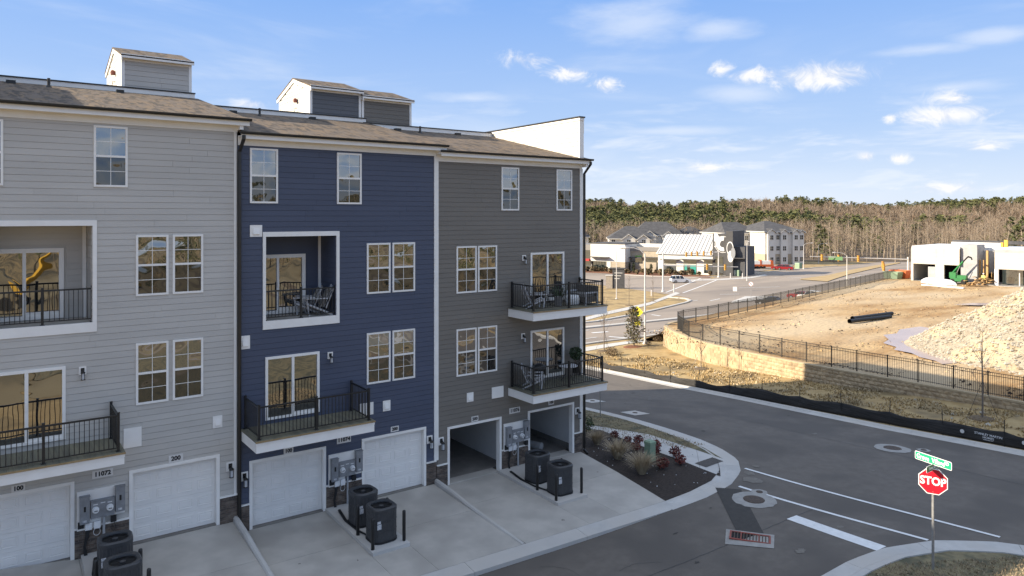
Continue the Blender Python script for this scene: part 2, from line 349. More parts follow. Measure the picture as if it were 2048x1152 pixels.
def patch(name, pts, mt, off=.03, mx=1.2, kind='structure', parent=None, z=None):
    import bmesh
    bm = bmesh.new(); bm.faces.new([bm.verts.new((p[0], p[1], 0)) for p in pts]); bmesh.ops.triangulate(bm, faces=bm.faces[:])
    for _ in range(7):
        es = [e for e in bm.edges if e.calc_length() > mx]
        if not es: break
        bmesh.ops.subdivide_edges(bm, edges=es, cuts=1); bmesh.ops.triangulate(bm, faces=bm.faces[:])
    zz = gzv(np.array([v.co.x for v in bm.verts]), np.array([v.co.y for v in bm.verts]))
    for v, h in zip(bm.verts, zz): v.co.z = (h if z is None else z)+off
    bmesh.ops.recalc_face_normals(bm, faces=bm.faces[:])
    me = bpy.data.meshes.new(name); bm.to_mesh(me); bm.free(); me.materials.append(mt)
    if sum(p.normal.z*p.area for p in me.polygons) < 0: me.flip_normals()
    org = W(parent)
    if org.length: me.transform(Matrix.Translation(-org))
    o = link(name, me, parent, org)
    if kind: tag(o, kind=kind)
    return o
# ------------------------------------------------------------------ townhouses
PITCH = .187
_bm = {}
def board_mesh(mt, axis='x'):
    k = (mt.name, axis)
    if k not in _bm:
        pr = [(0, .055), (-.022, .055), (-.014, 1.0), (0, 1.0)]
        m = MB()
        if axis == 'x': m.prism([(0, y, z) for y, z in pr], (1, 0, 0))
        else: m.prism([(y, 0, z) for y, z in pr], (0, 1, 0))      # faces -X, runs along Y
        _bm[k] = m.mesh(mt, name='siding_board')
    return _bm[k]
def boards(parent, mt, x0, x1, z0, z1, holes=(), Y=0., zero=0., maxl=3.66, pitch=PITCH, fall=None):
    me = board_mesh(mt); r0 = int(math.floor((z0-zero)/pitch)); r1 = int(math.ceil((z1-zero)/pitch))
    for r in range(r0, r1):
        a, b = max(zero+r*pitch, z0), min(zero+(r+1)*pitch, z1)
        if b-a < .02: continue
        hs = [h for h in holes if h[2] < b-.005 and h[3] > a+.005]
        xs = sorted({x0, x1, *[min(max(v, x0), x1) for h in hs for v in h[:2]]}); runs = []
        for i in range(len(xs)-1):
            xm = (xs[i]+xs[i+1])/2
            if xs[i+1]-xs[i] < .01: continue
            cv = [(max(h[2], a), min(h[3], b)) for h in hs if h[0] < xm < h[1]]
            lo, hi = a, b
            for c0, c1 in cv:
                if c0 <= lo+.006: lo = max(lo, c1)
                if c1 >= hi-.006: hi = min(hi, c0)
            if hi-lo < .02: continue
            if runs and abs(runs[-1][1]-xs[i]) < 1e-6 and abs(runs[-1][2]-lo) < 1e-6 and abs(runs[-1][3]-hi) < 1e-6: runs[-1][1] = xs[i+1]
            else: runs.append([xs[i], xs[i+1], lo, hi])
        for s, e, lo, hi in runs:
            cuts = [s]; t = s+R.uniform(1.2, maxl)
            while t < e-.5: cuts.append(t); t += maxl
            cuts.append(e)
            for u, w in zip(cuts, cuts[1:]):
                o = link('siding_board', me, parent, (u+.0015, Y, lo)); o.scale = (w-u-.003, 1, hi-lo)
def wall_cells(m, x0, x1, z0, z1, holes, Y):
    xs = sorted({x0, x1, *[h[i] for h in holes for i in (0, 1)]}); zs = sorted({z0, z1, *[h[i] for h in holes for i in (2, 3)]})
    xs = [x for x in xs if x0 <= x <= x1]; zs = [z for z in zs if z0 <= z <= z1]
    for a, b in zip(xs, xs[1:]):
        for c, d in zip(zs, zs[1:]):
            if not any(h[0] < (a+b)/2 < h[1] and h[2] < (c+d)/2 < h[3] for h in holes): m.q((a,Y,c),(b,Y,c),(b,Y,d),(a,Y,d))
def window(par, x0, x1, z0, z1, Y=-.026, blind=0):
    t = .062; zm = (z0+z1)/2+.01; m = MB()
    m.box(x0, x0+t, Y-.028, Y+.03, z0, z1).box(x1-t, x1, Y-.028, Y+.03, z0, z1)
    m.box(x0+t, x1-t, Y-.028, Y+.03, z1-t, z1).box(x0+t, x1-t, Y-.032, Y+.03, z0, z0+t).box(x0+t, x1-t, Y-.024, Y+.02, zm-.035, zm+.03)
    o = m.obj('window', MT['white'], par, (x0, 0, z0)); gx0, gx1 = x0+t, x1-t; xm = (gx0+gx1)/2
    for (a, b, low) in ((zm+.03, z1-t, 0), (z0+t, zm-.035, 1)):
        zc = (a+b)/2; yy = Y+.004+.008*low; tx, tz = R.uniform(-.012, .012), R.uniform(-.010, .014)
        for (u, w) in ((gx0, xm-.008), (xm+.008, gx1)):
            for (c, d) in ((a, zc-.008), (zc+.008, b)):
                p = MB(); Q = lambda xx, zz: (xx, yy+tx*(xx-xm)+tz*(zz-zc), zz)
                p.q(Q(u, c), Q(w, c), Q(w, d), Q(u, d)).obj('pane', MT['glasslow' if low else ('glassblind' if (blind == 2 or (blind == 1 and d > zc+.1)) else 'glass')], o)
        mm = MB(); mm.box(xm-.008, xm+.008, yy-.006, yy+.004, a, b); mm.box(gx0, xm-.008, yy-.006, yy+.004, zc-.008, zc+.008); mm.box(xm+.008, gx1, yy-.006, yy+.004, zc-.008, zc+.008)
        mm.obj('muntin', MT['white'], o)
    return o
def slider(par, x0, x1, z0, z1, Y=-.02, wide=.085):
    t = wide; xm = (x0+x1)/2; m = MB()
    m.box(x0, x0+t, Y-.04, Y+.03, z0, z1).box(x1-t, x1, Y-.04, Y+.03, z0, z1).box(x0+t, x1-t, Y-.04, Y+.03, z1-t, z1).box(x0+t, x1-t, Y-.045, Y+.03, z0, z0+t*.9)
    o = m.obj('sliding_door', MT['white'], par, (x0, 0, z0))
    s = MB(); s.box(xm-.045, xm+.045, Y-.032, Y+.02, z0+t*.9, z1-t); s.box(xm+.045, x1-t, Y-.03, Y+.02, z0+t*.9, z0+t*1.7); s.obj('sash_stile', MT['white'], o)
    MB().q((x0+t,Y+.0,z0+t*.9),(xm-.045,Y+.0,z0+t*.9),(xm-.045,Y+.0,z1-t),(x0+t,Y+.0,z1-t)).obj('pane', MT['glassdoor'], o)
    MB().q((xm+.045,Y+.01,z0+t*1.7),(x1-t,Y+.012,z0+t*1.7),(x1-t,Y+.012,z1-t),(xm+.045,Y+.01,z1-t)).obj('pane', MT['glassdoor'], o)
    bx('door_handle', MT['white'], o, xm-.02, xm+.02, Y-.055, Y-.03, z0+.95, z0+1.2); return o
def railing(par, runs, z, h=1.02, step=.118, posts=True):
    """runs: list of (x0,y0,x1,y1, middle_post)"""
    k = MT['black']; done = set()
    for (xa, ya, xb, yb, mid) in runs:
        L_ = math.hypot(xb-xa, yb-ya); ux, uy = (xb-xa)/L_, (yb-ya)/L_
        pp = [0, L_/2, L_] if mid else [0, L_]
        for t in pp:
            x, y = xa+ux*t, ya+uy*t; key = (round(x, 2), round(y, 2))
            if key in done: continue
            done.add(key); p = MB().box(x-.034, x+.034, y-.034, y+.034, z, z+h+.055); p.box(x-.04, x+.04, y-.04, y+.04, z+h+.055, z+h+.075); p.box(x-.062, x+.062, y-.062, y+.062, z, z+.014)
            p.obj('post', k, par, (x, y, z))
        nx, ny = abs(ux), abs(uy)
        for (za, zb, w) in ((h-.035, h+.012, .024), (.085, .115, .016)):
            x0, x1, y0, y1 = min(xa, xb)+.034*nx-w*ny, max(xa, xb)-.034*nx+w*ny, min(ya, yb)+.034*ny-w*nx, max(ya, yb)-.034*ny+w*nx
            bx('rail', k, par, x0, x1, y0, y1, z+za, z+zb)
        n = int(L_/step)
        for i in range(1, n):
            t = i*L_/n
            if any(abs(t-q) < .06 for q in pp): continue
            x, y = xa+ux*t, ya+uy*t; bx('baluster', k, par, x-.0095, x+.0095, y-.0095, y+.0095, z+.115, z+h-.035)
def balcony(par, x0, x1, z, dep=1.75, f=.37):
    m = MB(); m.box(x0, x1, -dep, -.026, z-f, z-.032)
    m.box(x0-.012, x1+.012, -dep-.014, -dep+.03, z-.13, z-.032)
    o = m.obj('balcony', MT['white'], par, (x0, 0, z-f))
    n = int((x1-x0+.05)/.142)
    for i in range(n):
        a = x0-.03+i*(x1-x0+.06)/n; bx('deck_board', MT['deck'], o, a+.003, a+(x1-x0+.06)/n-.003, -dep-.03, -.026, z-.03, z)
    bx('deck_edge', MT['deckedge'], o, x0-.03, x1+.03, -dep-.052, -dep-.0305, z-.045, z+.001)
    a, b, d = x0+.13, x1-.13, -dep+.16
    railing(o, [(a, -.12, a, d, 0), (a, d, b, d, 1), (b, d, b, -.12, 0)], z)
    return o
def garage_door(par, x0, x1, z0, z1, Y=.13):
    m = MB(); hs = (z1-z0)/4
    for i in range(4): m.box(x0, x1, Y, Y+.04, z0+i*hs+.004, z0+(i+1)*hs-.004)
    m.box(x0, x1, Y+.012, Y+.05, z0, z1)
    o = m.obj('garage_door', MT['door_white'], par, (x0, Y, z0)); w = (x1-x0)/4
    if 'panel' not in _bm:
        pw, ph = .52, .33; q = MB(); e = .045
        ring = lambda k, y: [(k, y, k), (pw-k, y, k), (pw-k, y, ph-k), (k, y, ph-k)]
        q.loops([ring(0, 0), ring(.012, .0+.0), ring(.014, -.010), ring(e, -.010), ring(e+.012, .002), ring(e+.03, -.008)], cap=False)
        n = len(q.v); q.f.append((n-4, n-3, n-2, n-1)); q.m.append(0); _bm['panel'] = q.mesh(MT['door_white'], name='door_panel')
    for i in range(4):
        for j in range(4):
            p = link('door_panel', _bm['panel'], o, (x0+j*w+.06, Y-.001, z0+i*hs+.10)); p.scale = ((w-.12)/.52, 1, (hs-.2)/.33)
    return o
def brick_run(par, x0, x1, z0, z1, Y=-.055):
    """real bricks too small to pick apart singly: one mesh"""
    m = MB(); h, L_ = .066, .205; r = 0; z = z0
    while z < z1-.03:
        top = min(z+h-.01, z1)
        if z+2*h > z1: # soldier course on top
            x = x0
            while x < x1-.02: m.box(x, min(x+.062, x1), Y-R.uniform(0, .006), 0, z, z1); x += .072
            break
        x = x0-(L_/2 if r % 2 else 0)
        while x < x1-.02:
            a, b = max(x, x0), min(x+L_-.01, x1)
            if b-a > .02: m.box(a, b, Y-R.uniform(0, .007), 0, z, top)
            x += L_
        z += h; r += 1
    o = m.obj('brick_facing', MT['brickstuff'], par); o['kind'] = 'stuff'
    bx('mortar_bed', MT['mortar'], par, x0+.002, x1-.002, Y+.008, -.001, z0, z1-.002)
    bx('sill_trim', MT['white'], par, x0-.002, x1+.002, Y-.03, -.001, z1+.001, z1+.045)
def lantern(x, z, label, big=True, Y=-.02, group='wall lanterns beside the garage doors'):
    t = empty('wall_lantern', (x, Y, z), label, 'wall light', group); s = 1. if big else .8
    bx('backplate', MT['white'], t, x-.12*s, x+.12*s, Y-.02, Y, z-.06*s, z+.24*s)
    m = MB(); m.box(x-.055*s, x+.055*s, Y-.045, Y-.021, z+.03*s, z+.19*s); m.path([(x, Y-.045, z+.13*s), (x, Y-.12*s, z+.16*s), (x, Y-.17*s, z+.10*s)], .016*s)
    m.lathe([(.02*s, .10*s), (.075*s, .05*s), (.078*s, .02*s)], (x, Y-.17*s, z), 12); m.obj('bracket', MT['black'], t)
    g = MB(); g.lathe([(.055*s, .015*s), (.058*s, -.20*s)], (x, Y-.17*s, z), 12); g.obj('glass_shade', MT['lampglass'], t)
    c = MB()
    for i in range(4):
        an = math.pi/4+i*math.pi/2; c.path([(x+.068*s*math.cos(an), Y-.17*s+.068*s*math.sin(an), z+.03*s), (x+.07*s*math.cos(an), Y-.17*s+.07*s*math.sin(an), z-.21*s)], .006, 4)
    c.lathe([(.074*s, -.225*s), (.076*s, -.205*s)], (x, Y-.17*s, z), 12); c.obj('cage', MT['black'], t)
def plaque(txt, x0, x1, z0, z1, label):
    t = MB().box(x0, x1, -.036, -.022, z0, z1).obj('number_plaque', MT['plate'], None, ((x0+x1)/2, -.03, z0)); tag(t, label, 'number plate', 'house number plaques')
    letter('digits', txt, (z1-z0)*.80, MT['ink'], t, ((x0+x1)/2, -.039, (z0+z1)/2), depth=.003, bold=.008, sx=.98)
def vent(par, x0, x1, z0, z1, hood=True):
    m = MB().box(x0, x1, -.045, -.02, z0, z1); a, b = x0+(x1-x0)*.25, x0+(x1-x0)*.78; c, d = z0+(z1-z0)*.22, z0+(z1-z0)*.8
    if hood: m.prism([(a, -.045, c), (a, -.09, c), (a, -.045, d)], (b-a, 0, 0))
    m.obj('vent_cover', MT['white'], par, (x0, 0, z0))
def meters(x, z, flip, label, unit):
    """pair of electric meters on a white board, x = left edge"""
    t = empty('meter_bank', (x+.62, -.05, z), label, 'electric meters', 'electric meter banks between the garage doors')
    bx('backboard', MT['white'], t, x+.0, x+1.24, -.07, -.0, z+.25, z+1.12)
    bx('cable_board', MT['white'], t, x+.0, x+.62, -.068, -.002, z-.02, z+.25)
    for (a, h0, h1) in ((x+.06, z+.20, z+.98), (x+.98, z+.36, z+1.10)):
        m = MB().box(a, a+.25, -.22, -.07, h0, h1); m.box(a-.012, a+.262, -.235, -.07, h1, h1+.02); m.obj('breaker_box', MT['galv'], t)
        bx('breaker_switch', MT['acdark'], t, a+.10, a+.15, -.235, -.22, (h0+h1)/2-.03, (h0+h1)/2+.12)
        bx('rating_label', MT['sticker'], t, a+.07, a+.17, -.222, -.2202, h0+.05, h0+.11)
    m = MB().box(x+.34, x+.955, -.19, -.07, z+.30, z+.80); m.box(x+.33, x+.965, -.21, -.07, z+.80, z+.82); m.obj('meter_socket', MT['galv'], t)
    for a in (x+.46, x+.83):
        g = MB(); n = 18
        for (r, y) in ((.095, -.19), (.095, -.215), (.082, -.225), (.082, -.29), (.06, -.305)):
            pass
        g.loops([[(a+r*math.cos(6.2832*k/n), y, z+.55+r*math.sin(6.2832*k/n)) for k in range(n)] for r, y in ((.095, -.19), (.095, -.215), (.082, -.22), (.08, -.29), (.055, -.30))])
        g.obj('meter_dial', MT['whitepaint'], t)
        bx('meter_face', MT['ink'], t, a-.045, a+.045, -.3025, -.3005, z+.53, z+.555)
        bx('meter_tag', MT['whitepaint'], t, a-.06, a+.06, -.1925, -.1905, z+.69, z+.715)
    bx('socket_tag', MT['whitepaint'], t, x+.59, x+.71, -.1925, -.1905, z+.71, z+.735)
    for a in ((x+.02, x+.86) if not flip else (x+.02, x+1.06)):
        bx('disconnect_box', MT['acdark'], t, a, a+.15, -.14, -.069, z+.06, z+.24)
    for a in (x+.20, x+.42): bx('junction_box', MT['whitepaint'], t, a, a+.17, -.15, -.069, z-.02, z+.19)
    MB().path([(x+.68, -.13, z+.32), (x+.68, -.13, z-.86)], .036, 8).obj('conduit', MT['pipe'], t)
    c = MB()
    for k in range(4):
        a = x+.25+.02*k; c.path([(a, -.1, z-.0), (a-.03, -.12, z-.2), (a-.08-.01*k, -.13, z-.5), (a-.06, -.16, z-.78), (a+.02, -.5-.05*k, z-.88), (a+.10, -.9, z-.885)], .022, 6)
    c.path([(x+.95, -.1, z+.05), (x+1.0, -.13, z-.1), (x+.93, -.12, z-.22), (x+.86, -.12, z-.08), (x+.92, -.12, z-.02)], .008, 5)
    c.obj('cable', MT['acdark'], t)
    c = MB(); c.path([(x+.5+.09*math.cos(q*.6), -.12, z-.12+.11*math.sin(q*.6)) for q in range(14)], .008, 5); c.obj('cable_coil', MT['whitepaint'], t)
def downspout(par, x, z0, z1, Y=-.10, kick=True):
    m = MB(); w = .055
    pts = [(x+.06, -.42, z1), (x+.06, -.42, z1-.10), (x, Y, z1-.52), (x, Y, z0+.25)] + ([(x, Y-.0, z0+.12), (x, Y-.22, z0+.02)] if kick else [(x, Y, z0)])
    m.path(pts, .062, 8); m.obj('downspout', MT['gutter'], par)
MT['shingle'] = None
def shingle_mat():
    mt = pm('asphalt_shingle', (.18, .125, .076), (.062, .048, .036), 3.0, .95, detail=2, stretch=(1.7, .38, 1), lo=.44, hi=.56, c3=(.145, .112, .085), s3=2.3, bump=.5, bscale=11)
    return mt
MT['shingle'] = shingle_mat()
MT['roofdark'] = pm('roof_membrane', (.05, .05, .05), (.07, .07, .07), 2, .9)
def penthouse(house, x0, x1, zb, ze, sm, sm2, left_door):
    """stair house on the roof: gable faces left, eave faces the street"""
    y0, y1 = 6.98, 11.2; yr = (y0+y1)/2; zr = ze+.62
    m = MB(); m.prism([(x0+.02, y0+.02, zb), (x0+.02, y1-.02, zb), (x0+.02, y1-.02, ze), (x0+.02, yr, zr-.02), (x0+.02, y0+.02, ze)], (x1-x0-.04, 0, 0))
    p = m.obj('penthouse', sm, house, (x0, y0, zb))
    boards(p, sm, x0+.1, x1-.1, zb, ze-.17, Y=y0+.02, zero=zb, pitch=.2)
    bx('corner_board', MT['white'], p, x0-.012, x0+.10, y0-.012, y0+.02, zb, ze-.0)
    bx('corner_board', MT['white'], p, x1-.10, x1+.012, y0-.012, y0+.02, zb, ze-.0)
    bx('corner_board', MT['white'], p, x0-.012, x0+.019, y0+.021, y0+.12, zb, ze-.02)
    bx('corner_board', MT['white'], p, x0-.012, x0+.019, y1-.12, y1, zb, ze-.02)
    bx('frieze', MT['white'], p, x0+.101, x1-.101, y0-.006, y0+.019, ze-.17, ze)
    bx('fascia', MT['white'], p, x0-.055, x1+.06, y0-.24, y0-.20, ze-.10, ze+.06)
    bx('soffit', MT['white'], p, x0-.04, x1+.05, y0-.199, y0-.013, ze-.05, ze-.005)
    sl = (zr-ze)/(yr-y0)
    for s in (1, -1):
        ya = y0-.24 if s == 1 else y1+.24; za = ze-.24*sl
        MB().prism([(x0-.07, ya, za+.05), (x0-.07, yr, zr+.05), (x0-.07, yr, zr+.10), (x0-.07, ya, za+.10)], (x1-x0+.13, 0, 0)).obj('roof_slope', MT['shingle'], p)
        MB().prism([(x0-.05, ya+.01*s, za-.13), (x0-.05, yr, zr-.13), (x0-.05, yr, zr+.048), (x0-.05, ya+.01*s, za+.048)], (.045, 0, 0)).obj('rake_board', MT['white'], p)
    bw = board_mesh(sm2, 'y'); z = zb; 
    while z < zr-.15:
        h = .2; t = max(0, (z+h-ze)/(zr-ze)); hw = (yr-y0-.12)*(1-min(t, 1))
        if hw > .15:
            o = link('siding_board', bw, p, (x0+.02, yr-hw, z)); o.scale = (1, 2*hw, h)
        z += h
    bx('gable_door', MT['white'], p, x0-.016, x0+.0185, y0+.16, y0+1.2, zb, zb+1.45)
    bx('door_leaf', MT['whitepaint'], p, x0-.03, x0-.0165, y0+.3, y0+1.06, zb, zb+1.32)
    bx('window_box', MT['white'], p, x0-.02, x0+.0185, y1-1.4, y1-.5, zb, zb+.75)
    f = MB(); f.lathe([(.03, 0), (.09, .01), (.09, .16), (.05, .2)], (x0-.10, y0+1.65, zb+1.02), 10); f.obj('fire_bell', MT['rust'], p)
    f = MB(); f.path([(x0-.02, y0+1.65, zb+.75), (x0-.10, y0+1.65, zb+.78), (x0-.14, y0+1.65, zb+.55), (x0-.02, y0+1.65, zb+.5)], .018, 5); f.obj('hose_bib', MT['black'], p)
    return p
MT['rust'] = pm('rust_red', (.20, .06, .04), None, rough=.7)
HOUSES = []
def townhouse(name, label, x0, x1, dz, sm, wins, loggia, sliders, doors, open_doors, pent, balc, psm, roofx, vents, door_top=2.25, blinds={}, bf=.37):
    h = empty(name, (x0, 0, dz), label, 'townhouse', 'row of townhouses'); HOUSES.append(h)
    zf, zr, yr, yb = dz+13.02, dz+14.72, 6.82, 19.9
    holes = [(a, b, dz-.02, dz+door_top-.08) for a, b in doors]
    if loggia: holes.append(loggia)
    m = MB(); wall_cells(m, x0+.006, x1-.006, dz-.6, zf, holes, .0)
    for x in (x0+.006, x1-.006): m.q((x, 0, dz-1.5), (x, yb, dz-1.5), (x, yb, zr-.05), (x, yr, zr-.05), (x, 0, zf))
    m.q((x0, yb, dz-1.5), (x1, yb, dz-1.5), (x1, yb, zr), (x0, yb, zr)); m.obj('wall', sm, h); bx('foundation', MT['concrete'], h, x0+.006, x1-.006, .0, .3, dz-1.5, dz-.03)
    T = .055
    bh = [(a-.10, b+.10, dz-.5, dz+door_top) for a, b in doors] + [(a+.01, b-.01, c+.01, d-.01) for a, b, c, d in wins+sliders]
    if loggia: bh.append((loggia[0]-.09, loggia[1]+.09, loggia[2]-.27, loggia[3]+.15))
    for v in vents: bh.append(v[:4])
    boards(h, sm, x0+.06, x1-.06, dz+.86, dz+12.74, bh, zero=dz+.86)
    for i, (a, b, c, d) in enumerate(wins): window(h, a, b, c, d, blind=blinds.get(i, 0))
    for (a, b, c, d) in sliders: slider(h, a, b, c, d)
    for (a, b, c, d, hood) in vents: vent(h, a, b, c, d, hood)
    # garage openings
    for k, (a, b) in enumerate(doors):
        zt = dz+door_top-.08
        t = MB(); t.box(a-.10, a, -.05, .0, dz-.02, zt+.09).box(b, b+.10, -.05, .0, dz-.02, zt+.09).box(a, b, -.05, .0, zt, zt+.09)
        t.q((a, 0, dz-.02), (a, .2, dz-.02), (a, .2, zt), (a, 0, zt)); t.q((b, .2, dz-.02), (b, 0, dz-.02), (b, 0, zt), (b, .2, zt)); t.q((a, 0, zt), (a, .2, zt), (b, .2, zt), (b, 0, zt))
        t.obj('door_casing', MT['white'], h)
        bx('threshold', MT['darkcon' if not open_doors else 'concrete'], h, a, b, -.02, .45 if not open_doors else .5, dz-.03, dz+.004)
        if not open_doors: garage_door(h, a+.005, b-.005, dz+.012, zt-.004)
        else:
            g = MB(); L0, L1 = (x0+.15, x1-.15)
            ga, gb = (a-.35, b+.9) if k == 0 else (a-.9, b+.28); D0, D1, zc = .2, 6.6, dz+2.6
            g.q((ga, D0, dz), (ga, D1, dz), (ga, D1, zc), (ga, D0, zc)); g.q((gb, D1, dz), (gb, D0, dz), (gb, D0, zc), (gb, D1, zc)); g.q((ga, D1, dz), (gb, D1, dz), (gb, D1, zc), (ga, D1, zc)); g.q((ga, D0, zc), (gb, D0, zc), (gb, D1, zc), (ga, D1, zc))
            g.q((ga, D0, dz), (a, D0, dz), (a, D0, zc), (ga, D0, zc)); g.q((b, D0, dz), (gb, D0, dz), (gb, D0, zc), (b, D0, zc)); g.q((a, D0, zt), (b, D0, zt), (b, D0, zc), (a, D0, zc))
            g.obj('garage_room', MT['drywall'], h)
            bx('garage_slab', MT['darkcon'], h, ga, gb, .5, D1, dz-.03, dz+.002)
            bx('base_kerb', MT['darkcon'], h, gb-.06, gb-.001, D0+.01, D1, dz+.003, dz+.24)
            if k == 0:
                bx('side_door', MT['door_white'], h, gb-.05, gb-.002, .9, 1.85, dz+.25, dz+2.2)
                bx('partition', MT['stoneband'], h, ga+.001, ga+1.0, 4.4, 4.6, dz+.003, dz+2.55)
            else:
                bx('back_step', MT['dark'], h, ga+.01, ga+1.6, 5.2, 6.5, dz+.003, dz+.7)
    # brick base
    ed = [x0+.02] + [v for a, b in sorted(doors) for v in (a-.10, b+.10)] + [x1-.02]
    for a, b in zip(ed[::2], ed[1::2]):
        if b-a > .05: brick_run(h, a, b, dz-.12, dz+.82)
    # trim
    bx('frieze', MT['white'], h, x0+.01, x1-.01, -.045, -.0, dz+12.74, dz+13.06)
    bx('soffit', MT['white'], h, roofx[0], roofx[1], -.36, -.046, dz+13.005, dz+13.035)
    bx('fascia', MT['white'], h, roofx[0], roofx[1], -.395, -.361, dz+12.93, dz+13.11)
    bx('eave_return', MT['white'], h, x1-.02, x1+.10, -.34, .30, dz+12.80, dz+13.0)
    g = MB(); ra, rb = roofx[0]-.04, roofx[1]+.05
    g.loops([[(x, y, dz+z) for y, z in ((-.40, 13.16), (-.40, 13.085), (-.44, 13.07), (-.49, 13.075), (-.51, 13.11), (-.515, 13.155), (-.50, 13.155), (-.495, 13.12), (-.48, 13.09), (-.44, 13.085), (-.415, 13.095), (-.415, 13.16))] for x in (ra, rb)]); g.obj('gutter', MT['gutter'], h)
    rf = MB(); rf.prism([(roofx[0], -.43, dz+13.09), (roofx[0], yr, zr), (roofx[0], yr, zr+.05), (roofx[0], -.45, dz+13.14)], (roofx[1]-roofx[0], 0, 0)); roof = rf.obj('roof', MT['shingle'], h)
    MB().box(x0+.01, x1-.01, yr+.14, yb, zr-.1, zr-.02).obj('flat_roof', MT['roofdark'], h)
    bx('parapet_board', MT['white'], h, x0+.03, x1-.03+.2, yr, yr+.12, zr+.0, zr+.22); bx('parapet_cap', MT['gutter'], h, x0+.02, x1-.01+.2, yr-.03, yr+.16, zr+.2205, zr+.27)
    bx('parapet_board', MT['white'], h, x0+.03, x1-.03, yb-.12, yb, zr-.02, zr+.5)
    for (vx, vy, r_, hh) in ((x0+2.6+R.uniform(-.3, .3), 5.9, .05, .32), (x0+.9, 6.2, .11, .10), (x0+1.5, 6.2, .11, .10), (x0+4.9, 6.3, .10, .1)):
        zz = dz+13.14+(vy+.45)*(zr+.05-dz-13.14)/(yr+.45); m = MB()
        if r_ < .06: m.lathe([(r_, -.05), (r_, hh)], (vx, vy, zz), 10); m.lathe([(r_*2.2, -.02), (r_*1.1, .08)], (vx, vy, zz), 10)
        else: m.box(vx-r_*1.3, vx+r_*1.3, vy-r_, vy+r_, zz-.03, zz+hh)
        m.obj('roof_vent', MT['gutter'] if R.random() < .8 else MT['white'], roof)
    if pent: penthouse(h, pent[0], pent[1], zr-.05, dz+16.2, psm, MT['siding_cream'], True)
    if loggia:
        a, b, c, d = loggia; D = 1.42
        lg = MB(); lg.q((a, 0, c), (a, D, c), (a, D, d), (a, 0, d)); lg.q((b, D, c), (b, 0, c), (b, 0, d), (b, D, d)); lg.q((a, D, c), (b, D, c), (b, D, d), (a, D, d))
        lo = lg.obj('loggia', sm, h)
        bx('loggia_floor', MT['concrete'], h, a, b, .001, D, c-.05, c); bx('loggia_ceiling', MT['white'], h, a, b, .001, D, d, d+.04)
        boards(lo, sm, a+.02, b-.05, c, d, [(a, b-.55, c-.1, c+2.12)], Y=D, zero=c, maxl=9)
        bw = board_mesh(sm, 'y'); z = c
        while z < d-.03:
            o = link('siding_board', bw, lo, (b, .02, z)); o.scale = (1, D-.06, min(PITCH, d-z)); z += PITCH
        bx('corner_board', MT['white'], h, b-.13, b-.028, D-.045, D-.026, c, d)
        slider(h, a-.15, b-.62, c+.03, c+2.16, Y=D-.03, wide=.13)
        t = MB(); t.box(a-.10, a, -.055, .0, c-.28, d+.16).box(b, b+.11, -.055, .0, c-.28, d+.16).box(a, b, -.055, 0, d, d+.16).box(a, b, -.055, 0, c-.28, c)
        t.q((b+.001, 0, c), (b+.001, .14, c), (b+.001, .14, d), (b+.001, 0, d)); fr = t.obj('loggia_frame', MT['white'], h)
        railing(fr, [(a+.0, .08, b-.0, .08, 1)], c, h=1.0)
    for bc in balc: balcony(h, *bc, f=bf)
    return h
def A(u, z): return u, z
def type_a(dx, dz):
    z = dz+.42
    wins = [(7.04+dx, 7.97+dx, 10.41+z, 12.25+z), (10.08+dx, 11.02+dx, 10.41+z, 12.25+z)]
    for zz in ((7.12, 8.98), (3.80, 5.68)): wins += [(11.23+dx, 12.18+dx, zz[0]+z, zz[1]+z), (12.265+dx, 13.215+dx, zz[0]+z, zz[1]+z)]
    lg = (7.563+dx, 10.06+dx, 6.44+z, 9.285+z)
    sl_ = [(7.547+dx, 9.43+dx, 3.10+z, 5.225+z)]
    doors = [(7.12+dx, 9.57+dx), (11.13+dx, 13.60+dx)]
    vents = [(7.04+dx, 7.44+dx, 9.29+z, 9.68+z, True), (6.72+dx, 7.04+dx, 5.58+z, 6.02+z, True), (11.875+dx, 12.18+dx, 2.71+z, 3.10+z, True), (10.94+dx, 11.49+dx, 2.68+z, 3.13+z, False)]
    return wins, lg, sl_, doors, vents
X0, X1, X2, X3 = -.85, 6.65, 14.16, 21.73
w, lg, s_, d_, v_ = type_a(-7.50, 0.)
w = [(-.47, .345, w[0][2], w[0][3])] + [(2.526, 3.422, 10.85, 12.67)] + [(3.645, 4.556, a[2], a[3]) if a[0] < 4 else (4.678, 5.575, a[2], a[3]) for a in w[2:]]
d_ = [(-.42, 1.94), (3.56, 5.98)]; v_ = [v_[2][:0] + (5.868, 6.161, 3.13, 3.52, True), (3.31, 3.80, 2.96, 3.56, False)]
g1 = townhouse('townhouse', 'pale grey townhouse numbered 11072 with white trim beside the blue one', X0, X1, 0., MT['siding_grey'], w, (.02, 2.50, 6.85, 9.70), [(-.06, 1.82, 3.53, 5.64)], d_, False, (4.2, 6.72), [(-.70, 3.10, 3.36)], MT['siding_grey'], (X0+.05, 6.93), v_, bf=.335)
w, lg, s_, d_, v_ = type_a(0., -.42)
b1 = townhouse('townhouse', 'navy blue townhouse numbered 11074 with white window frames', X1, X2, -.42, MT['siding_blue'], w, lg, s_, d_, False, (11.7, 14.14), [(6.74, 10.72, 2.965)], MT['siding_slate'], (X1+.02, 14.42), v_, blinds={4: 1, 5: 1})
z = -.62
w = [(17.27, 18.18, 10.21, 12.02), (20.235, 21.13, 10.22, 12.03)]
for zz in ((6.89, 8.765), (3.58, 5.46)): w += [(15.08, 16.03, zz[0], zz[1]), (16.10, 17.04, zz[0], zz[1])]
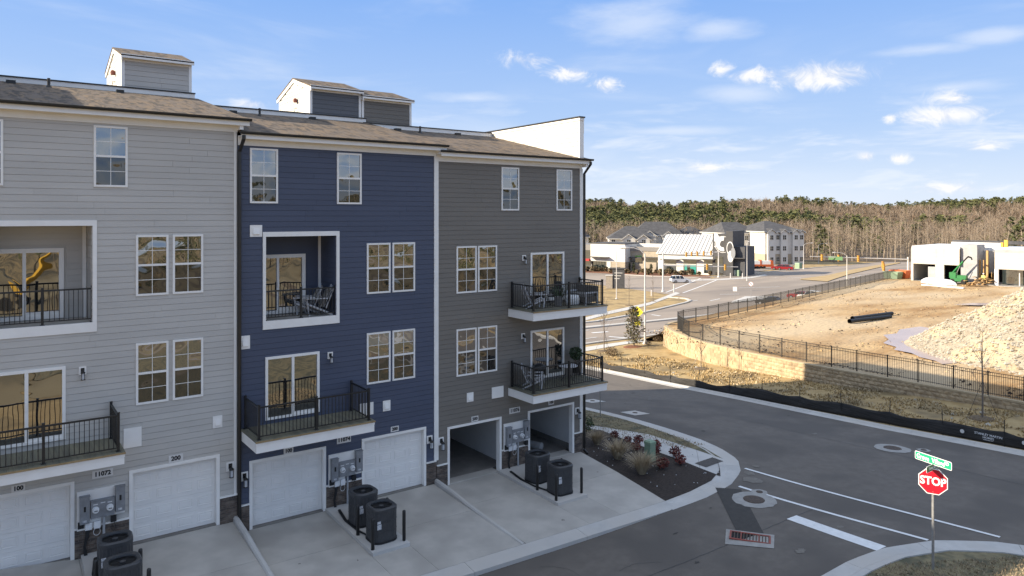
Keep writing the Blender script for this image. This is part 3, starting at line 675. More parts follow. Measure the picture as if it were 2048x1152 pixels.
g2 = townhouse('townhouse', 'dark grey end townhouse numbered 11076 with two balconies and open garages', X2, X3, z, MT['siding_dark'], w, None, [(18.79, 20.665, 6.28, 8.40), (18.79, 20.665, 2.95, 5.06)], [(14.76, 17.17), (18.755, 21.15)], True, (14.20, 16.8), [(17.62, 21.64, 6.14), (17.62, 21.64, 2.83)], MT['siding_dark'], (X2+.02, 21.98), [(15.57, 15.88, 2.49, 2.86, True), (16.79, 17.37, 2.45, 2.91, False)], blinds={1: 2, 0: 0, 4: 0})
# party-line trim and the end parapet
bx('corner_board', MT['white'], b1, X2-.10, X2+.09, -.05, -.0, -.42+.86, -.42+12.74)
bx('corner_board', MT['white'], g1, X1-.12, X1-.045, -.05, -.0, .86, 12.74)
bx('corner_board', MT['white'], g2, X3-.13, X3+.03, -.05, -.0, z+.86, z+12.74)
downspout(b1, X1+.03, -.45, -.42+13.03, Y=-.12); downspout(g2, X3+.12, -.75, z+13.03, Y=-.05)
ep = MB(); ep.box(X3-.20, X3, -.10, 19.9, z+12.9, 14.40); epo = ep.obj('end_parapet', MT['white'], g2)
zz = z+12.75
while zz < 14.36:
    o = link('siding_board', board_mesh(MT['siding_cream'], 'y'), epo, (X3-.20, -.0, zz)); o.scale = (1, 19.7, min(.2, 14.38-zz)); zz += .2
bx('parapet_cap', MT['gutter'], epo, X3-.29, X3+.06, -.19, 19.98, 14.402, 14.46)
bx('cap_fascia', MT['white'], epo, X3-.25, X3+.03, -.15, 19.94, 14.28, 14.401)
bx('corner_board', MT['white'], epo, X3-.222, X3+.02, -.125, -.101, z+13.12, 14.279)
bx('parapet_bracket', MT['white'], epo, X3+.0, X3+.06, -.10, .1, 13.7, 14.279)
# lanterns, plaques, meters
for (x, zz, n) in ((6.41, 1.70, 'black lantern right of the garage door of the pale grey townhouse'), (6.86, 1.28, 'black lantern left of the garage door of the blue townhouse'), (13.86, 1.22, 'black lantern right of the garage door of the blue townhouse'),
                   (14.37, 1.06, 'black lantern left of the open garage of the dark grey townhouse'), (21.45, 1.12, 'black lantern at the right end of the dark grey townhouse by the downspout')): lantern(x, zz, n)
for (x, zz, n) in ((2.245, 5.38, 'small balcony lantern on the pale grey siding'), (9.83, 4.96, 'small balcony lantern on the blue siding'), (18.45, 8.12, 'small lantern beside the upper balcony door of the dark grey townhouse'), (18.40, 4.80, 'small lantern beside the lower balcony door of the dark grey townhouse')):
    lantern(x, zz, n, False, group='small lanterns beside the balcony doors')
for (t, a, b, c, d, n) in (('200', 4.56, 4.98, 2.27, 2.50, 'plaque 200 over the garage door of the pale grey townhouse'), ('11072', 2.49, 3.03, 2.22, 2.44, 'plaque 11072 on the pale grey siding'), ('100', .53, .85, 2.25, 2.45, 'plaque 100 under the balcony of the pale grey townhouse'),
                           ('100', 8.17, 8.50, 1.83, 2.04, 'plaque 100 under the balcony of the blue townhouse'), ('11074', 10.08, 10.61, 1.83, 2.07, 'plaque 11074 on the blue siding'), ('200', 12.20, 12.53, 1.88, 2.08, 'plaque 200 over the garage door of the blue townhouse'),
                           ('200', 15.79, 16.12, 1.66, 1.87, 'plaque 200 over the open garage of the dark grey townhouse'), ('11076', 17.68, 18.23, 1.67, 1.91, 'plaque 11076 on the dark grey siding'), ('100', 19.78, 20.09, 1.72, 1.92, 'plaque 100 under the balcony of the dark grey townhouse')): plaque(t, a, b, c, d, n)
meters(2.10, .80, False, 'electric meter bank on the pale grey townhouse behind two condensers', 0); meters(9.76, .38, False, 'electric meter bank on the blue townhouse', 1); meters(17.38, .18, True, 'electric meter bank on the dark grey townhouse between the open garages', 2)
# unseen units added left of the row, heights set to shade the corner
def unseen_unit(x0, x1, dz, sm):
    h = empty('townhouse', (x0, 0, dz), None, 'townhouse', 'row of townhouses')  # added unseen townhouse, there for its shadow
    m = MB(); m.prism([(x0+.006, 0, dz-1.5), (x0+.006, 14.9, dz-1.5), (x0+.006, 14.9, dz+14.7), (x0+.006, 6.8, dz+14.7), (x0+.006, 0, dz+13.02)], (x1-x0-.012, 0, 0)); m.obj('wall', sm, h)
    MB().prism([(x0, -.43, dz+13.09), (x0, 6.82, dz+14.72), (x0, 6.82, dz+14.77), (x0, -.45, dz+13.14)], (x1-x0-.01, 0, 0)).obj('roof', MT['shingle'], h)
    bx('frieze', MT['white'], h, x0, x1-.01, -.04, -.001, dz+12.74, dz+13.06)
    for zz in (10.83, 7.54, 4.22):
        for a in (x0+1.2, x0+4.6, x0+5.6): window(h, a, a+.93, dz+zz, dz+zz+1.85)
    for a in (x0+.5, x0+4.5): garage_door(h, a, a+2.45, dz+.01, dz+2.15, Y=-.045)
    return h
tag(unseen_unit(-8.36, -.86, 1.2, MT['siding_slate']), 'unseen slate townhouse added left of the pale grey one to cast shade')
tag(unseen_unit(-15.86, -8.37, 1.9, MT['siding_dark']), 'unseen dark townhouse added two doors left of the pale grey one to cast shade')
# ------------------------------------------------------------------ driveways, alley, street
UN = [(X0-14, X1, 0.), (X1, X2, -.42), (X2, X3, -.62)]
def za(x): return -.42 - .48*min(max((x-2)/19., -.6), 1.05)          # alley edge level
def drive_z(u, x, y):
    z0 = UN[u][2]-.03 if x > X0 else .3; t = min(max(-y/5.7, 0), 1); return z0*(1-t)+za(x)*t
def slab(par, u, pts, mt='concrete', off=0., th=.12, gap=.008, nm='slab'):
    c = Vector((sum(p[0] for p in pts)/len(pts), sum(p[1] for p in pts)/len(pts))); q = []
    for p in pts:
        d = c-Vector(p); d = d*(gap/max(d.length, .01)); q.append((p[0]+d.x, p[1]+d.y))
    top = [(x, y, drive_z(u, x, y)+off) for x, y in q]
    MB().prism([(a, b, c_-th) for a, b, c_ in top], (0, 0, th)).obj(nm, MT[mt], par, (q[0][0], q[0][1], 0))
YE = -5.72
def driveway(u, xs, ys, skip=None):
    x0, x1, z0 = UN[u]; d = empty('driveway', (xs[0], 0, z0)); tag(d, kind='structure')
    for a, b in zip(xs, xs[1:]):
        for c, e in zip(ys, ys[1:]):
            slab(d, u, [(a, e), (b, e), (b, c), (a, c)])
    return d
driveway(0, [-14, -8.4, -.9, 2.15, 3.5, 6.50], [0, -2.7, YE]); driveway(1, [6.66, 9.62, 10.95, 14.05], [0, -2.75, YE])
d3 = empty('driveway', (14.22, 0, -.62)); tag(d3, kind='structure')
for pts in ([(14.24, -2.1), (17.05, -2.1), (17.05, 0), (14.24, 0)], [(14.24, YE), (17.05, YE), (17.05, -2.1), (14.24, -2.1)], [(17.05, YE), (18.55, YE), (18.55, 0), (17.05, 0)],
            [(18.55, -2.6), (21.38, -2.6), (21.62, -.0), (18.55, 0)], [(18.55, YE), (20.92, YE), (21.38, -2.6), (18.55, -2.6)]): slab(d3, 2, pts)
for (x, zt, zl, n) in ((6.58, 0., -.42, 0), (14.145, -.42, -.62, 1)):
    m = MB(); pr = []
    for (y, h) in ((-.0, .17), (-1.3, .16), (-2.4, .08), (-4.2, .03), (-5.7, .012)):
        z = drive_z(n, x, y)+h; zb = drive_z(n+1, x+.1, y)-.2
        pr.append([(x-.085, y, zb), (x+.10, y, zb), (x+.09, y, z-.05), (x+.05, y, z), (x-.04, y, z), (x-.08, y, z-.05)])
    o = m.loops(pr).obj('kerb_wall', MT['kerb'], None, (x, 0, zl)); tag(o, ('tapering concrete kerb wall between pale grey and blue driveways', 'tapering concrete kerb wall between blue and dark grey driveways')[n], 'kerb wall', 'kerb walls between driveways')
# gutter and rolled kerb along the alley, round the corner, up the street
OUT = [(-20, -6.3), (-5, -6.3), (6, -6.3), (14, -6.28), (18.1, -6.34), (20.6, -6.36), (22.4, -6.4), (24.3, -6.15), (26.0, -5.4), (27.35, -4.25), (28.15, -2.7), (28.6, -1.1), (28.85, 1.1), (29.05, 3.6), (29.2, 8.2), (29.4, 15), (29.7, 24)]
INN = [(-20, -5.72), (-5, -5.72), (6, -5.72), (14, -5.72), (18.1, -5.74), (20.9, -5.72), (22.3, -5.72), (23.9, -5.5), (25.3, -4.85), (26.4, -3.85), (27.15, -2.45), (27.65, -.95), (27.95, 1.1), (28.2, 3.6), (28.4, 8.2), (28.6, 15), (28.9, 24)]
kb = empty('kerb', (20, -6, -.9)); tag(kb, kind='structure')
def kerb_pieces(par, A, B, mt, step=3.05, off=.035, thick=.14, lip=0.):
    A = [Vector(p) for p in A]; B = [Vector(p) for p in B]; cum = [0]
    for i in range(len(A)-1): cum.append(cum[-1]+((A[i+1]-A[i]).length+(B[i+1]-B[i]).length)/2)
    def ev(P, s):
        for i in range(len(P)-1):
            if s <= cum[i+1]+1e-9: return P[i].lerp(P[i+1], (s-cum[i])/(cum[i+1]-cum[i]))
        return P[-1]
    n = int(cum[-1]/step)
    for k in range(n):
        s0, s1 = k*cum[-1]/n+.006, (k+1)*cum[-1]/n-.006; q = 5; ss = [s0+(s1-s0)*j/q for j in range(q+1)]
        m = MB(); rings = []
        for s in ss:
            a, b = ev(A, s), ev(B, s); f = .62; mid = a.lerp(b, f); mid2 = a.lerp(b, f+.12); za_, zb_, zm = gz(a.x, a.y)+off, gz(b.x, b.y)+off+lip, gz(mid.x, mid.y)+off
            rings.append([(a.x, a.y, za_-thick), (a.x, a.y, za_), (mid.x, mid.y, zm+.004), (mid2.x, mid2.y, zm+lip*.85), (b.x, b.y, zb_), (b.x, b.y, zb_-thick-lip)])
        m.loops(rings); m.obj('kerb_stone', mt, par)
# the alley part lies flush with the driveways
def flush(P): return [(p[0], p[1]) for p in P]
for k in range(9):
    a, b = -20+k*4.55, -20+(k+1)*4.55
    m = MB(); m.prism([(a+.006, -6.32, za(a)-.20), (b-.006, -6.32, za(b)-.20), (b-.006, YE-.008, za(b)-.13), (a+.006, YE-.008, za(a)-.13)], (0, 0, .13)); m.obj('kerb_stone', MT['kerb'], kb)
kerb_pieces(kb, OUT[5:], INN[5:], MT['kerb'], 2.9, .03, .14, .05)
FK_O = [(39.95, -30), (39.6, -11), (39.3, -5), (39.6, 0), (40.1, 5), (40.5, 11), (40.9, 17), (41.2, 24)]
FK_I = [(x+.75, y) for x, y in FK_O]
kf = empty('kerb', (40, 0, -2)); tag(kf, kind='structure'); kerb_pieces(kf, FK_O, FK_I, MT['kerb'], 3.0, .03, .14, .09)
CK_O = [(6, -12.75), (14, -12.7), (19, -12.6), (21.7, -12.55), (23.4, -12.75), (25.4, -13.45), (26.9, -14.6), (28.0, -16.2), (28.3, -19), (28.4, -40)]
CK_I = [(6, -13.6), (14, -13.55), (19, -13.45), (21.6, -13.4), (23.1, -13.55), (24.8, -14.15), (26.0, -15.15), (26.95, -16.7), (27.3, -19), (27.5, -40)]
kc = empty('kerb', (23, -13, -.8)); tag(kc, kind='structure'); kerb_pieces(kc, CK_O, CK_I, MT['kerb'], 3.0, .03, .14, .06)
patch('lawn', [(6, -13.5)] + CK_I[1:] + [(6, -40)], MT['verge'], .05, 2.)
# asphalt: street, alley
strip('street', [(28.3, -45), (27.5, -16), (25, -12.5), (25.3, -6), (28, -3), (28.6, 0), (28.85, 4), (29.1, 10), (29.3, 16), (29.5, 31)], [(40.1, -45), (39.9, -16), (39.8, -12.5), (39.6, -6), (39.7, -3), (39.8, 0), (40.2, 4), (40.6, 10), (41.0, 16), (41.6, 31)], MT['asphalt'], .018, 1., 10)
strip('alley', [(-20, -6.1), (6, -6.1), (20, -6.1), (26.5, -4.6)], [(-20, -13), (6, -13), (20, -13), (26.5, -14.3)], MT['asphalt'], .022, 1., 7)
# painted lines
def line_px(a, b, w0, nm='painted_line', off=.034):
    A, B = at(*a), at(*b); d = (B-A).xy.normalized(); n = Vector((-d.y, d.x))*w0/2
    o = strip(nm, [A.xy-n, B.xy-n], [A.xy+n, B.xy+n], MT['whitepaint'], off, 1., 1); return o
line_px((1490, 938), (2000, 1076), .16); line_px((1478, 974), (1856, 1082), .16)
line_px((1583, 1036), (1763, 1099), .58, 'stop_bar')
# worn patch, manholes, storm grate, valve boxes
def disc(nm, c, r, mt, off, wob=.0, n=28, sy=1., parent=None, kind='structure', h=.0):
    pts = [(c[0]+(r*(1+wob*R.uniform(-1, 1)))*math.cos(6.2832*k/n), c[1]+(r*sy*(1+wob*R.uniform(-1, 1)))*math.sin(6.2832*k/n)) for k in range(n)]
    return patch(nm, pts, mt, off, 3., kind, parent)
MT['iron'] = pm('cast_iron', (.10, .068, .048), (.055, .04, .032), 14, .8, bump=.6, bscale=25)
MT['collar'] = pm('collar_concrete', (.36, .345, .32), (.29, .28, .265), 4, .9)
def manhole(px, py, label, vdir):
    c = at(px, py); t = empty('manhole', (c.x, c.y, c.z), label, 'manhole', 'manhole covers in the street')
    disc('collar', c, .82, MT['collar'], .036, .05, parent=t, kind=None); m = MB(); m.lathe([(.36, .03), (.36, .052), (.34, .056)], (c.x, c.y, c.z), 28); m.obj('cover', MT['iron'], t)
    m = MB(); m.lathe([(.40, .03), (.40, .046), (.362, .047)], (c.x, c.y, c.z), 28); m.obj('rim', MT['iron'], t)
    v = (c.x+vdir[0], c.y+vdir[1]); disc('side_collar', v, .30, MT['collar'], .0365, .12, parent=t, kind=None)
    m = MB(); m.lathe([(.13, .03), (.13, .05)], (v[0], v[1], gz(*v)), 16); m.obj('valve_cover', MT['iron'], t)
manhole(1508, 1001, 'round manhole in a pale collar between two white lines and the kerb', (.85, .35)); manhole(1785, 898, 'round manhole in a pale collar beside the far kerb', (1.0, -1.0))
for px, py, n in ((1270, 827, 'square concrete valve box in the street near the verge'), (1185, 803, 'square concrete valve box where the shadow ends')):
    c = at(px, py); t = empty('valve_box', c, n, 'valve box', 'square valve boxes in the street'); patch('collar', [(c.x-.62, c.y-.6), (c.x+.62, c.y-.6), (c.x+.62, c.y+.6), (c.x-.62, c.y+.6)], MT['kerb'], .036, 2, None, t)
    m = MB(); m.lathe([(.15, .03), (.15, .05)], tuple(c), 14); m.obj('lid', MT['iron'], t)
cA, cB = at(1462, 985), at(1502, 1070); d = (cB-cA).xy.normalized(); n_ = Vector((-d.y, d.x))*.44
strip('asphalt_patch', [cA.xy-n_*1.25-d*.35, cB.xy-n_], [cA.xy+n_*1.0-d*.3, cB.xy+n_], MT['asphalt_new'], .034, .6, 2)
c = at(1500, 1078); sg = empty('storm_grate', c, 'rusty red storm grate in a pale concrete apron', 'storm drain'); _a, _b = at(1452, 1075), at(1549, 1086); ang = math.atan2(_b.y-_a.y, _b.x-_a.x)
ux, uy = Vector((math.cos(ang), math.sin(ang))), Vector((-math.sin(ang), math.cos(ang)))
def lp(a, b): return (c.x+ux.x*a+uy.x*b, c.y+ux.y*a+uy.y*b)
patch('apron', [tuple(at(*p).xy) for p in ((1452, 1060), (1549, 1072), (1548, 1099), (1450, 1090))], MT['collar'], .037, 2., None, sg)
MT['redpaint'] = pm('red_primer', (.33, .07, .045), (.20, .06, .04), 9, .7)
m = MB(); 
for a in range(13):
    x = -.6+a*.1; 
    m.prism([(*lp(x-.018, -.26), c.z+.042), (*lp(x+.018, -.26), c.z+.042), (*lp(x+.018, .26), c.z+.042), (*lp(x-.018, .26), c.z+.042)], (0, 0, .025))
m.obj('bars', MT['iron'], sg); m = MB()
for (a, b, e, f) in ((-.66, .66, -.32, -.26), (-.66, .66, .26, .32), (-.66, -.60, -.259, .259), (.60, .66, -.259, .259), (-.3, -.27, -.259, .259), (.27, .3, -.259, .259)):
    m.prism([(*lp(a, e), c.z+.04), (*lp(b, e), c.z+.04), (*lp(b, f), c.z+.04), (*lp(a, f), c.z+.04)], (0, 0, .035))
m.obj('frame', MT['redpaint'], sg)
m = MB(); m.q((*lp(-.6, -.26), c.z+.0395), (*lp(.6, -.26), c.z+.0395), (*lp(.6, .26), c.z+.0395), (*lp(-.6, .26), c.z+.0395)); m.obj('sump', MT['dark'], sg)
# scuffs, dried silt and paving seams on the asphalt
MT['silt'] = pm('dried_silt', (.20, .18, .155), (.16, .145, .125), 9, .95); MT['seam'] = pm('tar_seam', (.045, .043, .042), None, rough=.7)
for (px, py, r_, sy) in ((1506, 962, .34, .9), (1500, 948, .2, 1.2), (1512, 934, .14, 1.), (1600, 1104, .22, .5)):
    c = at(px, py); disc('silt_stain', c, r_, MT['silt'], .0335, .45, 22, sy)
for A_, B_ in (((34.4, -40), (34.9, 28)), ((14, -9.4), (25, -9.5))):
    a, b = Vector(A_), Vector(B_); n = 40; pts = [a.lerp(b, k/n)+Vector((R.uniform(-.02, .02), R.uniform(-.02, .02))) for k in range(n+1)]; d = (b-a).normalized(); q = Vector((-d.y, d.x))*.012
    strip('paving_seam', [p-q for p in pts], [p+q for p in pts], MT['seam'], .030, 2., 1)
rs = random.Random(44)
MT['oil'] = pm('oil_stain', (.17, .155, .14), (.23, .215, .195), 7, .85)
for i in range(16):
    u = rs.randrange(3); x = rs.uniform(max(UN[u][0], 0)+.8, UN[u][1]-.8); y = rs.uniform(-5.2, -.8); n = 14; r_ = rs.uniform(.02, .09)
    pts = [(x+r_*rs.uniform(.6, 1.2)*math.cos(6.2832*k/n), y+r_*rs.uniform(.6, 1.2)*math.sin(6.2832*k/n)) for k in range(n)]
    m = MB(); m.q(*[(a, b, drive_z(u, a, b)+.004) for a, b in pts]); o = m.obj('oil_stain', MT['oil']); tag(o, kind='structure')
for i in range(9):
    x, y = (rs.uniform(29.5, 38.5), rs.uniform(-12, 14)) if i < 6 else (rs.uniform(8, 22), rs.uniform(-12, -7)); a = rs.uniform(0, 6.28); pts = [Vector((x, y))]
    for k in range(14): a += rs.uniform(-.5, .5); pts.append(pts[-1]+Vector((math.cos(a), math.sin(a)))*rs.uniform(.08, .2))
    q = Vector((-math.sin(a), math.cos(a)))*.006; strip('crack', [p-q for p in pts], [p+q for p in pts], MT['seam'], .0315, 1., 1)
for i in range(26):
    x, y = (rs.uniform(29.5, 38.8), rs.uniform(-14, 16)) if i < 14 else (rs.uniform(8, 24), rs.uniform(-12.2, -6.6)); disc('tar_spot', (x, y), rs.uniform(.03, .16), MT['asphalt_new'] if rs.random() < .6 else MT['silt'], .0312, .4, 12, rs.uniform(.3, 1.))
# mulch bed, walk, verge at the corner
W_IN = [at(*p).xy for p in ((1165, 848), (1200, 863), (1300, 902), (1400, 940), (1441, 956))]
W_OUT = [at(*p).xy for p in ((1165, 826), (1203, 840), (1300, 872), (1393, 903), (1446, 921))]
patch('mulch_bed', [(21.66, -.0), (21.72, 3.0)] + [tuple(p) for p in W_IN[1:]] + [INN[9], INN[8], (24.6, -5.2), (23.9, -5.5), (22.3, -5.72), (20.94, -5.72), (21.40, -2.6)], MT['mulch'], .09, .8)
wk = empty('walk', (24, 0, -1)); tag(wk, kind='structure')
back = [(22.0, 16), (24.0, 16)]
Wi = [Vector((22.15, 14)), Vector((22.4, 7))] + W_IN[1:]; Wo = [Vector((24.2, 14)), Vector((24.2, 7))] + W_OUT[1:]
def walk_slabs(par, A, B, step=1.6, off=.07, mt='walk'):
    for i in range(len(A)-1):
        n = max(1, round((A[i+1]-A[i]).length/step))
        for k in range(n):
            a0, a1, b0, b1 = A[i].lerp(A[i+1], (k+.006)/n), A[i].lerp(A[i+1], (k+.994)/n), B[i].lerp(B[i+1], (k+.006)/n), B[i].lerp(B[i+1], (k+.994)/n)
            strip('slab', [a0, a1], [b0, b1], MT[mt], off, .8, 2, None, par, None, .08)
walk_slabs(wk, Wi, Wo)
patch('verge', [tuple(p) for p in Wo] + [(27.35, -2.35), (27.65, -.95), (27.95, 1.1), (28.2, 3.6), (28.4, 8.2), (28.6, 15), (28.8, 22), (24.2, 22)], MT['verge'], .075, .9)
rampA, rampB = W_IN[-1], W_OUT[-1]
ramp_ = patch('ramp', [tuple(W_IN[-1]), tuple(W_OUT[-1]), (27.25, -2.6), INN[9], (25.7, -4.5)], MT['walk'], .074, .8)
tp = [at(*p).xy for p in ((1390, 930), (1425, 918), (1447, 926), (1412, 938))]
MT['tactile'] = pm('tactile_mat', (.075, .068, .062), (.10, .09, .08), 30, .9, bump=.8, bscale=80)
tm = patch('tactile_mat', [tuple(p) for p in tp], MT['tactile'], .081, 1., None); tag(tm, 'dark tactile warning mat on the corner ramp', 'tactile paving')
# ornamental grasses, red shrubs, pedestal
def grass_mesh(name, mts, n=520, r=.34, h=1.0, seed=1, lean=.35):
    rg = random.Random(seed); m = MB()
    for i in range(n):
        a = rg.uniform(0, 6.283); b = r*.30*math.sqrt(rg.random()); L_ = h*rg.uniform(.55, 1.08); out = rg.uniform(.15, 1.)*r*2.1*(L_/h)
        x0, y0 = b*math.cos(a), b*math.sin(a); ca, sa = math.cos(a+rg.uniform(-.5, .5)), math.sin(a+rg.uniform(-.5, .5)); w = rg.uniform(.006, .012); pv = (-sa*w, ca*w); P = []
        for t in (0, .45, .8, 1): P.append((x0+ca*out*t**1.6, y0+sa*out*t**1.6, L_*(t-.22*t**3*out/r)))
        m.ci = rg.randrange(len(mts)); k = len(m.v)
        for j, p in enumerate(P): f = 1-j/3.3; m.v += [(p[0]-pv[0]*f, p[1]-pv[1]*f, p[2]), (p[0]+pv[0]*f, p[1]+pv[1]*f, p[2])]
        for j in range(3): m.f.append((k+2*j, k+2*j+1, k+2*j+3, k+2*j+2)); m.m.append(m.ci)
    return m.mesh(mts, name=name)
MT['straw'] = pm('straw_blade', (.52, .42, .28), (.43, .345, .22), 8, .9, rnd=.1); MT['straw2'] = pm('straw_blade_dark', (.33, .26, .17), None, rough=.9)
MT['redleaf'] = pm('red_leaf', (.15, .028, .022), (.09, .022, .022), 9, .7, rnd=.25); MT['redleaf2'] = pm('orange_red_leaf', (.24, .055, .03), (.15, .035, .025), 9, .7)
MT['stem'] = pm('stem_brown', (.075, .052, .036), None, rough=.9)
def leafball(name, mts, n, rx, rz, leaf, seed, z0=0., solid=.25, sq=1.):
    rg = random.Random(seed); m = MB()
    for i in range(n):
        while True:
            p = Vector((rg.uniform(-1, 1), rg.uniform(-1, 1), rg.uniform(-1, 1)))
            if solid < p.length < 1: break
        q = Vector((p.x*rx, p.y*rx, z0+rz+p.z*rz)); a = Vector((rg.gauss(0, 1), rg.gauss(0, 1), rg.gauss(0, 1))).normalized(); b = a.cross(Vector((rg.gauss(0, 1), rg.gauss(0, 1), rg.gauss(0, 1)))).normalized(); s = leaf*rg.uniform(.6, 1.35)
        m.ci = rg.randrange(len(mts)); m.q(q-a*s, q+b*s*.42*sq, q+a*s, q-b*s*.42*sq)
    return m.mesh(mts, name=name)
gm = [grass_mesh('blades', [MT['straw'], MT['straw'], MT['straw2']], 560, .46, .92, 3+k) for k in range(2)]
for i, (px, py, s, n) in enumerate(((1194, 892, .85, 'dry straw grass clump by the downspout at the house corner'), (1236, 921, 1.1, 'wide dry straw grass clump between the drive and red shrubs'), (1284, 951, 1.15, 'tall dry straw grass clump in front of the green pedestal'))):
    c = at(px, py); t = empty('grass_clump', (c.x, c.y, c.z+.08), n, 'ornamental grass', 'dry grass clumps in the mulch bed'); o = link('blades', gm[i % 2], t, (c.x, c.y, c.z+.08)); o.scale = (s, s, s); o.rotation_euler.z = i*2.1
rm = [leafball('leaves', [MT['redleaf'], MT['redleaf2'], MT['redleaf']], 260, .27, .22, .06, 20+k, .04) for k in range(2)]
for i, (px, py, s, n) in enumerate(((1229, 880, .8, 'small red shrub by the walk next to the first straw clump'), (1256, 889, .7, 'low red shrub by the walk edge behind the middle straw clump'), (1277, 891, .9, 'dark red shrub at the walk edge left of the pedestal'), (1271, 905, .9, 'red shrub tucked behind the tall straw clump'), (1312, 902, .95, 'dark red shrub at the walk right of the pedestal'),
                                       (1311, 913, .85, 'red shrub right beside the green pedestal'), (1350, 917, 1.0, 'deep red shrub on the walk edge'), (1325, 941, 1.05, 'bright orange red shrub in the middle of the mulch bed'), (1361, 933, .95, 'red shrub in the mulch bed near the ramp'))):
    c = at(px, py); t = empty('red_shrub', (c.x, c.y, c.z+.07), n, 'shrub', 'red shrubs in the mulch bed'); o = link('leaves', rm[i % 2], t, (c.x, c.y, c.z+.07)); o.scale = (s, s, s); o.rotation_euler.z = i
    m = MB()
    for k in range(4): a = k*1.6+i; m.path([(c.x, c.y, c.z+.06), (c.x+.1*math.cos(a), c.y+.1*math.sin(a), c.z+.3*s)], .008, 4)
    m.obj('stems', MT['stem'], t)
MT['leafgreen'] = pm('leaf_green', (.045, .075, .025), (.03, .05, .018), 5, .6, rnd=.15); MT['leafgreen2'] = pm('leaf_green_light', (.09, .12, .045), None, rough=.6)
c = at(1171, 872); t = empty('evergreen_shrub', c, 'green evergreen shrub against the corner downspout', 'shrub'); o = link('leaves', leafball('leaves', [MT['leafgreen'], MT['leafgreen2']], 300, .38, .42, .07, 40), t, (c.x+.25, c.y+.2, c.z+.08))
MB().path([(c.x+.25, c.y+.2, c.z), (c.x+.25, c.y+.2, c.z+.4)], .02, 5).obj('stem', MT['stem'], t)
MT['pedgreen'] = pm('pedestal_green', (.20, .30, .20), (.25, .33, .23), 3, .6)
c = at(1300, 925); t = empty('utility_pedestal', c, 'pale green square utility pedestal in the mulch bed', 'pedestal'); m = MB(); m.box(c.x-.17, c.x+.17, c.y-.17, c.y+.17, c.z, c.z+.82); m.obj('post', MT['pedgreen'], t)
m = MB(); m.loops([[(c.x+a*s, c.y+b*s, c.z+z) for a, b in ((-1, -1), (1, -1), (1, 1), (-1, 1))] for s, z in ((.19, .82), (.19, .93), (.13, .985))]); m.obj('cap', MT['pedgreen'], t)
# tiny plants and white stones in the mulch
m = MB()
for i in range(60):
    c = Vector((R.uniform(21.6, 26.2), R.uniform(-5.4, 2.0)));
    if c.x-21.4 > (c.y+5.9)*.0+4.6: continue
    s = R.uniform(.008, .018); z = gz(c.x, c.y)+.09; m.box(c.x-s, c.x+s, c.y-s, c.y+s, z, z+s*1.4)
o = m.obj('gravel_bits', MT['whitepaint']); tag(o, 'pale gravel bits scattered over the dark mulch', 'gravel', kind='stuff')
# condensers on pads, bollards
def rsq(w, r, n=7):
    P = []
    for (cx_, cy_, a0) in ((w-r, w-r, 0), (-w+r, w-r, 1), (-w+r, -w+r, 2), (w-r, -w+r, 3)):
        for k in range(n): a = (a0+k/(n-1))*math.pi/2; P.append((cx_+r*math.cos(a), cy_+r*math.sin(a)))
    return P
def condenser_proto():
    w, r = .43, .27; rg = [];
    base = rsq(w, r, 9); dense = []
    for i in range(len(base)):
        a, b = Vector(base[i]), Vector(base[(i+1) % len(base)]); n = max(1, int((b-a).length/.028))
        for k in range(n): dense.append(a.lerp(b, k/n))
    rib = [p*(1. if i % 2 else .975) for i, p in enumerate(dense)]
    body = MB(); body.loops([[(p.x, p.y, z) for p in rib] for z in (.06, .98)])
    bands = MB()
    for z in (.05, .35, .66, .95): bands.loops([[(x*1.012, y*1.012, z) for x, y in base], [(x*1.012, y*1.012, z+.022) for x, y in base]])
    top = MB(); n = len(base); ring = [(.335*math.cos(2*math.pi*(k)/n+.0), .335*math.sin(2*math.pi*k/n)) for k in range(n)]
    ang = [math.atan2(y, x) for x, y in base]; ring = [(.335*math.cos(a), .335*math.sin(a)) for a in ang]
    top.loops([[(x*1.02, y*1.02, .97) for x, y in base], [(x*1.02, y*1.02, 1.06) for x, y in base], [(x*.93, y*.93, 1.10) for x, y in base], [(x*1.04, y*1.04, 1.085) for x, y in ring], [(x, y, 1.03) for x, y in ring]], cap=False)
    gr = MB(); gr.lathe([(.335, .99), (.335, 1.0)], (0, 0, 0), 28)
    wires = MB()
    for r_ in (.10, .15, .20, .25, .30): wires.loops([[(r_*math.cos(6.2832*k/28)+0, r_*math.sin(6.2832*k/28), 1.058) for k in range(28)], [((r_+.008)*math.cos(6.2832*k/28), (r_+.008)*math.sin(6.2832*k/28), 1.058) for k in range(28)]], cap=False)
    for k in range(8): a = k*math.pi/4; wires.path([(.06*math.cos(a), .06*math.sin(a), 1.055), (.34*math.cos(a), .34*math.sin(a), 1.055)], .006, 4)
    hub = MB(); hub.lathe([(.075, 1.0), (.075, 1.055), (.06, 1.065)], (0, 0, 0), 16)
    bot = MB(); bot.loops([[(x*1.04, y*1.04, 0) for x, y in base], [(x*1.04, y*1.04, .06) for x, y in base]])
    st = MB(); st.box(-.36, -.24, -.437, -.4315, .66, .74).box(-.36, -.22, -.437, -.4315, .48, .64)
    return [('body', body.mesh(MT['ac'])), ('guard_band', bands.mesh(MT['ac'])), ('top_cover', top.mesh(MT['ac'])), ('fan_well', gr.mesh(MT['acdark'])), ('fan_guard', wires.mesh(MT['acdark'])), ('fan_hub', hub.mesh(MT['ac'])), ('base_pan', bot.mesh(MT['acdark'])), ('sticker', st.mesh(MT['sticker']))]
CP = condenser_proto()
